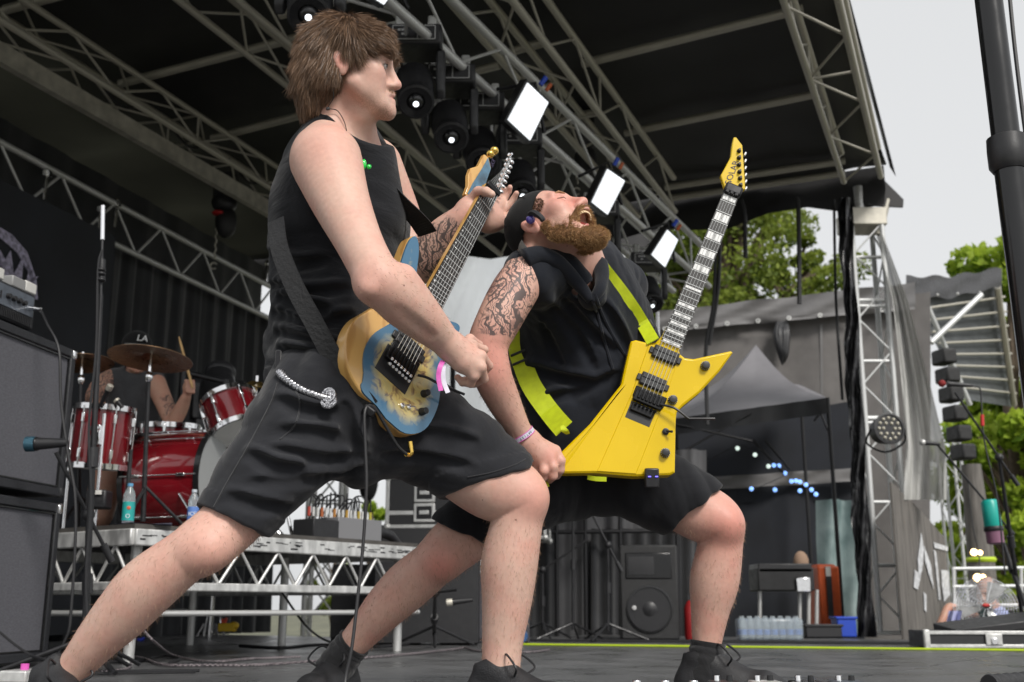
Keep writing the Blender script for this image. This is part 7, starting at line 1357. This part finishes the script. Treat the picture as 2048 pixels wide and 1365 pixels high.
for i in range(8):
    for j in range(2): c = q + A3(-.21 + i * .06, .06 + j * .07, 0); obj('bottle', MB().lathe([(.026, 0), (.029, .01), (.029, .1), (.026, .14), (.012, .165), (.012, .18)], c, (0, 0, 1), 12), bpy.data.materials['clear_plastic'], wp); obj('label', MB().lathe([(.0295, .04), (.0295, .08)], c, (0, 0, 1), 12), bpy.data.materials['label_386'], wp)
obj('film', MB().box(q + A3(0, .095, .082), (.5, .15, .165)), M['wrap'], wp, bevel=.02)
bs2 = single('teal_sheet', MB().grid([[P(x, y, 12.8) + A3(0, .1 * math.sin(x * .11 + y * .01), 0) for x in range(1636, 1730, 5)] for y in (1000, 1080, 1180, 1270)]), mat('teal_translucent', (.13, .2, .2), .5, 0, color2=(.3, .38, .38), vscale=3, var=.2), 'pale teal plastic sheet behind the orange amplifier', 'sheet', smooth=180)
for i, (x, y, s_, c_, lab) in enumerate(((1688, 1265, .16, (.015, .06, .45), 'blue plastic crate by the tower foot'), (1642, 1270, .3, (.02, .02, .022), 'low black equipment box on the deck edge'), (1676, 1258, .05, (.6, .62, .64), 'small white cup beside the blue crate'))):
    q = P(x, y, 9.6 if i != 1 else 9.4); q[2] = .0; t = thing('crate' if i == 0 else 'equipment_box' if i == 1 else 'paper_cup', lab, 'crate' if i == 0 else 'box' if i == 1 else 'cup', q); hh = (.16, .1, .09)[i]
    if i < 2: obj('body', MB().box(q + A3(0, 0, hh / 2 + .002), (s_, .2, hh)), mat('crate%d' % i, c_, .5), t, bevel=.012); obj('rim', MB().box(q + A3(0, 0, hh), (s_ + .02, .22, .02)), bpy.data.materials['crate%d' % i], t, bevel=.005)
    else: obj('cup_wall', MB().lathe([(.025, .002), (.035, hh), (.033, hh), (.023, .006)], q, (0, 0, 1), 16), M['white_box'], t)
# ---- clear side tarp and printed banner right of the tower
M['clear'] = mat('hazy_clear_pvc', (.5, .5, .48), .16, 0, var=.25, vscale=3, bump=.7, bscale=3.5, alpha=.82, stretch=(1, 1, .25))
L_ = [(1752, 470), (1785, 600), (1803, 760), (1812, 900), (1808, 980)]; R_ = [(1766, 470), (1815, 600), (1858, 760), (1892, 900), (1893, 985)]; ys = np.linspace(470, 1000, 22); G = []
for y in ys:
    xl, xr = np.interp(y, [p[1] for p in L_], [p[0] for p in L_]), np.interp(y, [p[1] for p in R_], [p[0] for p in R_])
    G.append([P(x, y, 10.2 + .35 * math.sin(math.pi * g_) + .09 * math.sin(g_ * 22 + y * .01)) for g_, x in zip(np.linspace(0, 1, 15), np.linspace(xl, xr, 15))])
single('clear_side_tarp', MB().grid(G), M['clear'], 'bulging clear plastic side sheet right of the truss tower', 'tarpaulin', smooth=180)
ban = thing('plank_banner', 'dark plank-patterned banner with white painted lettering right of the tower', 'banner', P(1850, 1275, 10.0) * A3(1, 1, 0)); M['plank'] = mat('grey_plank', (.13, .12, .11), .8, 0, var=.35, vscale=6, stretch=(4, 4, .4), bump=.3, bscale=20)
b0, b1 = P(1808, 1280, 9.8), P(1908, 1280, 11.6)
for k in range(7):
    a, b = b0 + (b1 - b0) * k / 7, b0 + (b1 - b0) * (k + .96) / 7; xt0, xt1 = 1806 + k * 13.5, 1806 + (k + .96) * 13.5; yt = 965 + k * 16
    tp0, tp1 = P(xt0, yt, a[1]), P(xt1, yt + 14, b[1]); nn = nrm(np.cross(b - a, (0, 0, 1))) * .02; obj('plank', MB().add([a, b, A3(b[0], b[1], tp1[2]), A3(a[0], a[1], tp0[2])] + [x - nn for x in (a, b, A3(b[0], b[1], tp1[2]), A3(a[0], a[1], tp0[2]))], [(0, 1, 2, 3), (7, 6, 5, 4), (0, 4, 5, 1), (1, 5, 6, 2), (2, 6, 7, 3), (3, 7, 4, 0)]), M['plank'], ban, smooth=0)
pn0 = (b0 + b1) / 2; pnn = nrm(np.cross(b1 - b0, (0, 0, 1))); pnn = pnn if pnn[1] < 0 else -pnn; BQ = lambda x, y: PPL(x, y, pn0 + pnn * .012, pnn)
M['wpaint'] = mat('white_paint', (.55, .56, .58), .6, 0, var=.35, vscale=25)
for s_ in ([(1843, 1065), (1848, 1100), (1845, 1140), (1838, 1160), (1836, 1120)], [(1830, 1140), (1842, 1150), (1836, 1180), (1828, 1175)], [(1848, 1090), (1862, 1130), (1868, 1180), (1858, 1150), (1850, 1120)], [(1868, 1085), (1896, 1094), (1896, 1103), (1869, 1096)], [(1883, 1140), (1897, 1142), (1900, 1190), (1888, 1205), (1884, 1170)], [(1868, 1100), (1873, 1105), (1882, 1200), (1878, 1200)], [(1848, 1185), (1853, 1190), (1853, 1225), (1849, 1220)]):
    w3 = [BQ(x, y) for x, y in s_]; obj('letter_stroke', MB().add(w3 + [q - pnn * .006 for q in w3], [tuple(range(len(w3))), tuple(range(2 * len(w3) - 1, len(w3) - 1, -1))]), M['wpaint'], ban, smooth=0)
# ---- neighbouring stage roof at far right
ns = thing('neighbour_stage_roof', 'ribbed grey canopy of the next stage with wrinkled black edge', 'roof', P(1930, 800, 17)); Rz = [P(1820, 600, 15.5), P(2000, 568, 17), P(2030, 815, 19), P(1935, 800, 16.2)]
nr_ = lambda f_, g_: (Rz[0] * (1 - g_) + Rz[1] * g_) * (1 - f_) + (Rz[3] * (1 - g_) + Rz[2] * g_) * f_
obj('underside', MB().grid([[nr_(f_, g_) for g_ in np.linspace(0, 1, 5)] for f_ in np.linspace(0, 1, 13)]), mat('grey_sheet_metal', (.07, .077, .08), .6, .1, var=.15, vscale=4), ns, smooth=0)
for k in range(1, 9): f_ = k / 9; bar('rib', nr_(f_, 0) - A3(0, .1, 0), nr_(f_, 1) - A3(0, .1, 0), .019, M['alu_dull'], ns)
G = []
for f_ in np.linspace(0, 1, 7): G.append([P(x, (553 if x < 1900 else 553 - (x - 1900) * .17) + f_ * (1 - .15 * g_) * 46 + 3 * math.sin(x * .11), 15.2 + 1.6 * g_ + .02 * math.sin(x * .13 + f_ * 4) + .025 * math.sin(x * .057 + f_ * 7)) for g_, x in zip(np.linspace(0, 1, 30), np.linspace(1812, 2004, 30))])
obj('edge_tarp', MB().grid(G), mat('black_edge_tarp', (.05, .05, .053), .3, 0, bump=.6, bscale=6, rvar=.12, vscale=4), ns, smooth=180)
for x in (1840, 1875, 1915, 1960): obj('eyelet', MB().ball(P(x, 592 - (x - 1840) * .05, 15.0 + (x - 1812) / 192 * 1.6), .022, n=6, m=8), M['alu'], ns)
bar('strut', P(1862, 686, 15.0), P(1963, 590, 15.2), .04, M['steel_paint'], ns); bar('strut', P(1850, 600, 15.2), P(1940, 810, 15.8), .035, M['steel_paint'], ns); bar('edge_post', P(1995, 575, 16.8), P(2028, 810, 18.5), .05, M['alu_dull'], ns)
la = thing('line_array', 'dark column of hanging loudspeakers beside the clear sheet', 'speaker', P(1895, 850, 14))
for k, (x, y) in enumerate(((1888, 715), (1895, 752), (1902, 790), (1910, 828), (1918, 868), (1926, 905))): obj('speaker_element', MB().box(P(x, y, 14.0), (.2, .3, .2), frame((1, .2, 0), (.15, 0, 1))), M['paint_black'], la, bevel=.03)
for i, (x, Y, lab) in enumerate(((1925, 14.5, 'slim silver truss post beyond the plank banner'),)):
    q = P(x, 1200, Y) * A3(1, 1, 0); truss('truss_post', lab, q + A3(0, 0, -1.2), q + A3(0, 0, 2.4), .22, .22, M['steel_paint'], .3, .02, .008, up=(0, 1, 0), sides=(0, 1, 3))
gp = thing('grey_tarp_post', 'grey wrapped post leaning behind the teal bottle', 'post', P(1960, 1280, 14) * A3(1, 1, 0)); obj('wrapped_post', MB().tube([P(1975, 1290, 14), P(1960, 1100, 14), P(1942, 930, 14)], [.18, .16, .12], 12), M['plank'], gp); obj('binding', MB().lathe([(.17, -.03), (.185, 0), (.17, .03)], P(1962, 1120, 14), (0, 0, 1), 14), bpy.data.materials['neon_line'], gp)
rl = thing('guard_rail', 'silver guard rail at the right edge behind the fan', 'railing', P(1980, 1285, 11) * A3(1, 1, 0))
for y in (1136, 1172, 1210): bar('rail', P(1905, y + 2, 11), P(2080, y, 11), .018, M['steel_paint'], rl)
for x in (1907, 2042): bar('post', P(x, 1136, 11), P(x + 3, 1290, 11), .018, M['steel_paint'], rl)
M['warm'] = mat('warm_lamp', (1, .8, .4), .3, emit=(1., .68, .28), estr=6.)
fs = thing('festoon_lamps', 'warm yellow festoon lamps glowing above the fan', 'string lights', P(1955, 1130, 12))
for x, y, r in ((1948, 1105, .036), (1960, 1106, .026), (1955, 1156, .042), (1966, 1155, .03)): obj('bulb', MB().ball(P(x, y, 12), r, n=8, m=12), M['warm'], fs)
obj('lamp_wire', MB().tube(spline([P(1935, 960, 12), P(1945, 1050, 12), P(1958, 1110, 12), P(1958, 1160, 12)], 6), .008, 6), M['cable'], fs)
# fan
fa = thing('floor_fan', 'round chrome wire-guard floor fan behind the pedal case', 'fan', P(1975, 1285, 8.8) * A3(1, 1, 0)); c = P(1972, 1216, 8.8); ax_ = nrm(A3(-.35, -.9, .25)); fA = frame(np.cross(ax_, (0, 0, 1)), ax_)
for s_, dep in ((1, .07), (-1, .09)):
    for rr in np.linspace(.03, .235, 12): d_ = dep * (1 - (rr / .24) ** 3); obj('guard_ring', MB().tube(c + ax_ * s_ * d_ + rr * np.array([fA[0] * math.cos(a) + fA[1] * math.sin(a) for a in np.linspace(0, 2 * math.pi, 33)]), .0022, 5, caps=False), M['chrome'], fa)
    for k in range(10): a = k * .628; d = fA[0] * math.cos(a) + fA[1] * math.sin(a); obj('guard_spoke', MB().tube([c + ax_ * s_ * dep * (1 - (r / .24) ** 3) + d * r for r in (.03, .1, .17, .22, .24)], .003, 5), M['chrome'], fa)
obj('motor', MB().lathe([(.05, -.1), (.06, -.03), (.03, .0), (.02, .02)], c - ax_ * .08, ax_, 18), M['black_plastic'], fa)
for k in range(3): a = k * 2.094; d = fA[0] * math.cos(a) + fA[1] * math.sin(a); e2 = np.cross(ax_, d); obj('blade', MB().add([c + d * .04 - e2 * .02 + ax_ * .015, c + d * .2 - e2 * .07 + ax_ * .025, c + d * .215 + e2 * .02, c + d * .2 + e2 * .08 - ax_ * .025, c + d * .04 + e2 * .02 - ax_ * .015], [(0, 1, 2, 3, 4)]), M['alu'], fa, smooth=0)
obj('badge', MB().ball(c + ax_ * .075, (.03, .01, .012)), bpy.data.materials['red_plastic'], fa); obj('foot', MB().tube(spline([c + A3(-.2, .02, -.02), c + A3(-.2, 0, -.22), c + A3(.2, 0, -.22), c + A3(.2, .02, -.02)], 6), .014, 8), M['black_metal'], fa)
# person crouching behind the fan
ps = thing('person', 'person in pale blue crouching behind the fan, bare forearm showing', 'person', P(1905, 1285, 9.4) * A3(1, 1, 0)); SPq = Solid(P(1870, 1290, 9.4) - A3(.15, .3, .05), P(2010, 1130, 9.6) + A3(.15, .4, .1), .008)
hq = P(1975, 1185, 9.6); head(SPq, hq, A3(-.7, -.6, -.2), (0, 0, 1), 1.0); SPq.chain(STS((1975, 1205, 9.6, 12), (1980, 1225, 9.6, 24), (1985, 1270, 9.6, 30)), .03); SPq.chain(STS((1955, 1225, 9.5, 12), (1920, 1222, 9.4, 10), (1898, 1215, 9.35, 8), (1885, 1240, 9.3, 8), (1872, 1268, 9.28, 7)), .02)
for k in range(4): SPq.cone(P(1872, 1268, 9.28), .012, P(1880 + k * 4, 1276, 9.24), .009, .008)
me = SPq.mesh('body'); nvv = len(me.vertices)
for nm in ('red', 'stub', 'lip', 'ink'): attr(me, nm, np.zeros(nvv))
obj('body', me, M['skinD'], ps, smooth=180); obj('blue_shirt', MB().ball(P(1985, 1245, 9.6), (.16, .14, .16)), cloth('pale_blue_cloth', (.3, .35, .6), (.42, .47, .7)), ps); obj('hair', MB().ball(P(1978, 1176, 9.63), (.088, .1, .09)), M['hairA_in'], ps)
single('pale_cloth', MB().grid([[P(x + (y - 1200) * -.2, y, 8.6 + .04 * math.sin(x * .4)) for x in range(1902, 1930, 3)] for y in (1222, 1245, 1270, 1288)]), cloth('lilac_cloth', (.35, .37, .62), (.45, .47, .7)), 'pale lilac cloth hanging at the fan\'s left edge', 'cloth', smooth=180)
# pedal board case
Rc = rotz(math.radians(-4)); c = PZ(2010, 1298, 0) + A3(0, .2, .055); pc = thing('pedal_board_case', 'open black pedal case with silver edges at the right edge', 'flight case', c - A3(0, 0, .05)); obj('case', MB().box(c, (.9, .4, .1), Rc), M['fcase'], pc, bevel=.004)
for z in (-.04, .04): obj('edge_trim', MB().box(c - Rc[1] * .2 + A3(0, 0, z), (.91, .02, .022), Rc), M['alu'], pc, bevel=.004)
obj('corner', MB().box(c - Rc[0] * .45 - Rc[1] * .2, (.04, .03, .12), Rc), M['alu'], pc, bevel=.01); lt = obj('latch', MB().box(c - Rc[1] * .212 - Rc[0] * .05, (.1, .01, .07), Rc), M['alu'], pc, bevel=.01); obj('butterfly', MB().box(c - Rc[1] * .22 - Rc[0] * .05 - A3(0, 0, .01), (.04, .01, .04), Rc), M['chrome'], lt, bevel=.008)
obj('lid', MB().box(c + A3(.1, .1, .09), (.7, .36, .05), frame((1, 0, .12), (-.12, -.1, 1))), M['fcase'], pc, bevel=.006)
# microphones at the right
ms1 = mic_stand(A3(*PZ(2052, 1290, 0)[:2], 0), P(1998, 915, 7.4), P(1910, 785, 7.4), 'black boom stand leaning in at the right edge', r=.012); microphone(P(1945, 772, 7.4), P(1878, 767, 7.4), 'vocal microphone with red band at the upper right', 'ball', mat('red_mesh', (.25, .02, .02), .5, .3, bump=.5, bscale=700), .019)
obj('red_connector', MB().rod(P(1964, 830, 7.38), P(1965, 852, 7.38), .013, 10), bpy.data.materials['red_plastic'], ms1); obj('mic_cable', MB().tube(spline([P(1945, 772, 7.4), P(1960, 778, 7.4), P(1963, 810, 7.4), P(1965, 850, 7.4), P(1972, 900, 7.4), P(1995, 1000, 7.4), P(2010, 1150, 7.4)], 6), .006, 6), M['cable'], ms1)
ms2 = mic_stand(A3(*PZ(2075, 1295, 0)[:2], 0), P(1985, 1020, 8.0), P(1875, 890, 8.0), 'second black boom stand carrying the silver-grilled microphone', r=.012); microphone(P(1880, 889, 8.0), P(1840, 885, 8.0), 'vocal microphone with silver grille near the plank banner', 'ball', M['alu'], .018)
tb2 = thing('drinks_bottle', 'teal drinking bottle hanging on the microphone stand', 'bottle', P(1985, 1045, 7.8)); c = P(1978, 1000, 7.8); ax_ = nrm(P(1992, 1090, 7.8) - c); obj('bottle_body', MB().lathe([(.045, 0), (.058, .02), (.06, .19), (.055, .2)], c, ax_, 20), mat('teal_plastic', (.01, .36, .3), .35), tb2); obj('lower_half', MB().lathe([(.06, .2), (.058, .3), (.04, .31)], c, ax_, 20), mat('mauve_plastic', (.22, .1, .16), .4), tb2); obj('holder_band', MB().lathe([(.062, .185), (.066, .19), (.066, .215), (.062, .22)], c, ax_, 20, closed=True), M['black_plastic'], tb2)
# near black pole at the right edge
np_ = thing('telescopic_pole', 'thick black telescopic pole with collar close at the right edge', 'pole', P(2100, 1500, 2.6) * A3(1, 1, 0)); pa0, pa1, pa2 = P(1976, -20, 2.6), P(2016, 310, 2.6), P(2075, 760, 2.6); dd_ = nrm(pa2 - pa0); base_ = pa2 + dd_ * (pa2[2] / -dd_[2]); base_[2] = max(base_[2], 0)
obj('upper_tube', MB().rod(pa0 - dd_ * .6, pa1, .0345, 20), M['black_gloss'], np_); obj('lower_tube', MB().rod(pa1, pa2 + dd_ * (pa2[2] / -dd_[2]) * 1.0, .0375, 20), M['black_gloss'], np_); obj('collar', MB().lathe([(.036, -.05), (.047, -.045), (.049, -.01), (.049, .03), (.04, .045)], pa1, dd_, 20), M['black_plastic'], np_); obj('clamp_ear', MB().box(pa1 + A3(.05, 0, 0), (.03, .04, .08)), M['black_plastic'], np_, bevel=.008)
single('thin_black_cable', MB().tube(spline([P(2018, -20, 2.7), P(2030, 100, 2.7), P(2050, 260, 2.7), P(2075, 420, 2.7), P(2110, 700, 2.7), (1.5, 2.7, .01)], 6), .006, 6), M['cable'], 'thin black cable running down beside the thick pole', 'cable')
# things at the bottom edge
pe = thing('effects_pedal_row', 'chrome switches of effects pedals at the bottom edge by the front shoe', 'pedal', PZ(1360, 1385, 0)); q = PZ(1362, 1424, 0)
obj('board', MB().box(q + A3(.0, .0, .025), (.3, .16, .04)), M['black_plastic'], pe, bevel=.005)
for k in range(4): obj('switch', MB().lathe([(.014, 0), (.014, .02), (.01, .03)], q + A3(-.11 + k * .07, -.02, .045), (0, 0, 1), 14), M['chrome'], pe); obj('knob', MB().lathe([(.009, 0), (.008, .014)], q + A3(-.1 + k * .07, .05, .045), (0, 0, 1), 12), M['black_gloss'], pe)
pe2 = thing('pedal_board', 'pedal board with small pedals at the bottom edge, right of the shoe', 'pedal board', PZ(1580, 1392, 0)); q = PZ(1590, 1440, 0); obj('board', MB().box(q + A3(0, 0, .02), (.42, .2, .03)), M['black_plastic'], pe2, bevel=.005)
for k in range(4): cc_ = q + A3(-.15 + k * .095, .02, .06); pd2 = obj('pedal', MB().box(cc_, (.07, .11, .045)), (M['black_metal'], M['alu'], M['black_gloss'], M['faceplate'])[k], pe2, bevel=.005); obj('pedal_knob', MB().lathe([(.008, 0), (.007, .012)], cc_ + A3(-.015, .03, .022), (0, 0, 1), 10), M['chrome'], pd2); obj('pedal_knob', MB().lathe([(.008, 0), (.007, .012)], cc_ + A3(.015, .03, .022), (0, 0, 1), 10), M['black_gloss'], pd2)
bh_ = thing('rubber_grip', 'black ribbed handle lying at the bottom right edge', 'handle', PZ(2020, 1375, .0)); q0, q1 = PZ(1978, 1370, .03), PZ(2080, 1362, .03); obj('grip', MB().tube(spline([q0, (q0 + q1) / 2, q1], 14), [.028 + .003 * math.sin(k * 1.4) for k in range(29)], 14), M['rubber'], bh_)

# ================================================================ trees
M['bark'] = mat('bark', (.09, .065, .045), .9, 0, var=.3, vscale=10, stretch=(4, 4, 1), bump=.5, bscale=20)
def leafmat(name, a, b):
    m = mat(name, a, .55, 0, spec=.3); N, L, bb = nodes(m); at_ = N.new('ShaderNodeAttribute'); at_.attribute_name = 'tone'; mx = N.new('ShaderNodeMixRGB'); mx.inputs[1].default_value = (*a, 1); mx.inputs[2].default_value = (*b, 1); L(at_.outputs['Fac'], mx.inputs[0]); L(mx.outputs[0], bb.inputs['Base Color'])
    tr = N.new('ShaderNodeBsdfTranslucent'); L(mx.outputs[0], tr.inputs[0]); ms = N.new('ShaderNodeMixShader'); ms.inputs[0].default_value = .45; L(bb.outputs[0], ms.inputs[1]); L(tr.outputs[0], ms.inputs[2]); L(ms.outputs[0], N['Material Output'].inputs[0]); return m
def tree(name, label, base, h, rad, nleaf, leaf, m_, seed, group='trees behind the stage', blobs=26, zlo=.35):
    g = np.random.default_rng(seed); base = np.asarray(base, float); t = thing(name, label, 'tree' if h > 2 else 'bush', base, group)
    top = base + A3(0, 0, h); tr = MB(); tr.tube(spline([base, base + A3(.1, .1, h * .3), base + A3(-.1, 0, h * .6), base + A3(0, 0, h * .8)], 5), np.linspace(h * .035, h * .008, 16), 10)
    cs = []
    for k in range(blobs):
        z = g.uniform(zlo, 1) ; rr = rad * math.sin(math.pi * min(1, (z - zlo) / (1 - zlo) * .8 + .15)) ** .7 * g.uniform(.35, 1); a = g.uniform(0, 6.28); c = base + A3(rr * math.cos(a), rr * math.sin(a), h * z); cs.append((c, rad * g.uniform(.12, .3)))
        s0 = base + A3(0, 0, h * max(.2, z - .25)); tr.tube(spline([s0, (s0 + c) / 2 + A3(0, 0, .08 * h), c], 4), np.linspace(h * .009, h * .002, 9), 6)
    obj('trunk', tr, M['bark'], t); P_, T_ = [], []
    per = nleaf // blobs
    for c, r in cs:
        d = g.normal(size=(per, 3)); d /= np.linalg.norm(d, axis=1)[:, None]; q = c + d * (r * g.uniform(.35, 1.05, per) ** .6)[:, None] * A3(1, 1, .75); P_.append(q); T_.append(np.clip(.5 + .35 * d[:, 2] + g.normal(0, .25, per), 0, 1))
    q = np.concatenate(P_); tn = np.concatenate(T_); n = len(q); a = g.normal(size=(n, 3)); a /= np.linalg.norm(a, axis=1)[:, None]; b = np.cross(a, g.normal(size=(n, 3))); b /= np.linalg.norm(b, axis=1)[:, None]; s_ = (leaf * g.uniform(.6, 1.3, n))[:, None]
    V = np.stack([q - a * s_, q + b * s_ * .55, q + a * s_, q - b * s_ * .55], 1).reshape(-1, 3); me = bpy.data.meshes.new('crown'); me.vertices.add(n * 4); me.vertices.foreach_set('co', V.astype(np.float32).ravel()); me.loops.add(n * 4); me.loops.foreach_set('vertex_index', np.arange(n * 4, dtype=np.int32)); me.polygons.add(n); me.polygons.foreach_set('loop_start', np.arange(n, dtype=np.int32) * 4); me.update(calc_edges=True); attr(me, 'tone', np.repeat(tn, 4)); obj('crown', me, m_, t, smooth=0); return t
LM1, LM2 = leafmat('olive_leaves', (.075, .12, .016), (.27, .33, .05)), leafmat('lime_leaves', (.13, .23, .018), (.46, .58, .06))
gz_ = lambda x, Y: A3(*P(x, 1214, Y)[:2], -1.3)
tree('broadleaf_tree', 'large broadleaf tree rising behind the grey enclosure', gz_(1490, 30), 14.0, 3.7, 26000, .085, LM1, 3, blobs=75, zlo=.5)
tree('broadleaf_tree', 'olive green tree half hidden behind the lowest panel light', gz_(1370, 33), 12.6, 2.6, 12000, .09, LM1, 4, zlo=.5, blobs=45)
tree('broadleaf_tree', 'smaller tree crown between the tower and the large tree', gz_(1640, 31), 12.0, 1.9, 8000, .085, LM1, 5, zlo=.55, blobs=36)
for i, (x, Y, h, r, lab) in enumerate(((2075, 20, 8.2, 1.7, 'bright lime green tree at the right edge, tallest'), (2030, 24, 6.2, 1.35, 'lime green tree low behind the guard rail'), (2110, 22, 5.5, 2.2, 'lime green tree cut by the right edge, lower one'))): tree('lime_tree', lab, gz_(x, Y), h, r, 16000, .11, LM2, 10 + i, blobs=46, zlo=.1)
tree('bush', 'small green bush seen between the front man\'s legs', gz_(745, 24), 3.7, .8, 4000, .08, LM2, 20, zlo=.3, blobs=14); tree('bush', 'green bush low behind the truss tower between the legs', gz_(670, 26), 3.4, .8, 3000, .08, LM1, 21, zlo=.3, blobs=12)
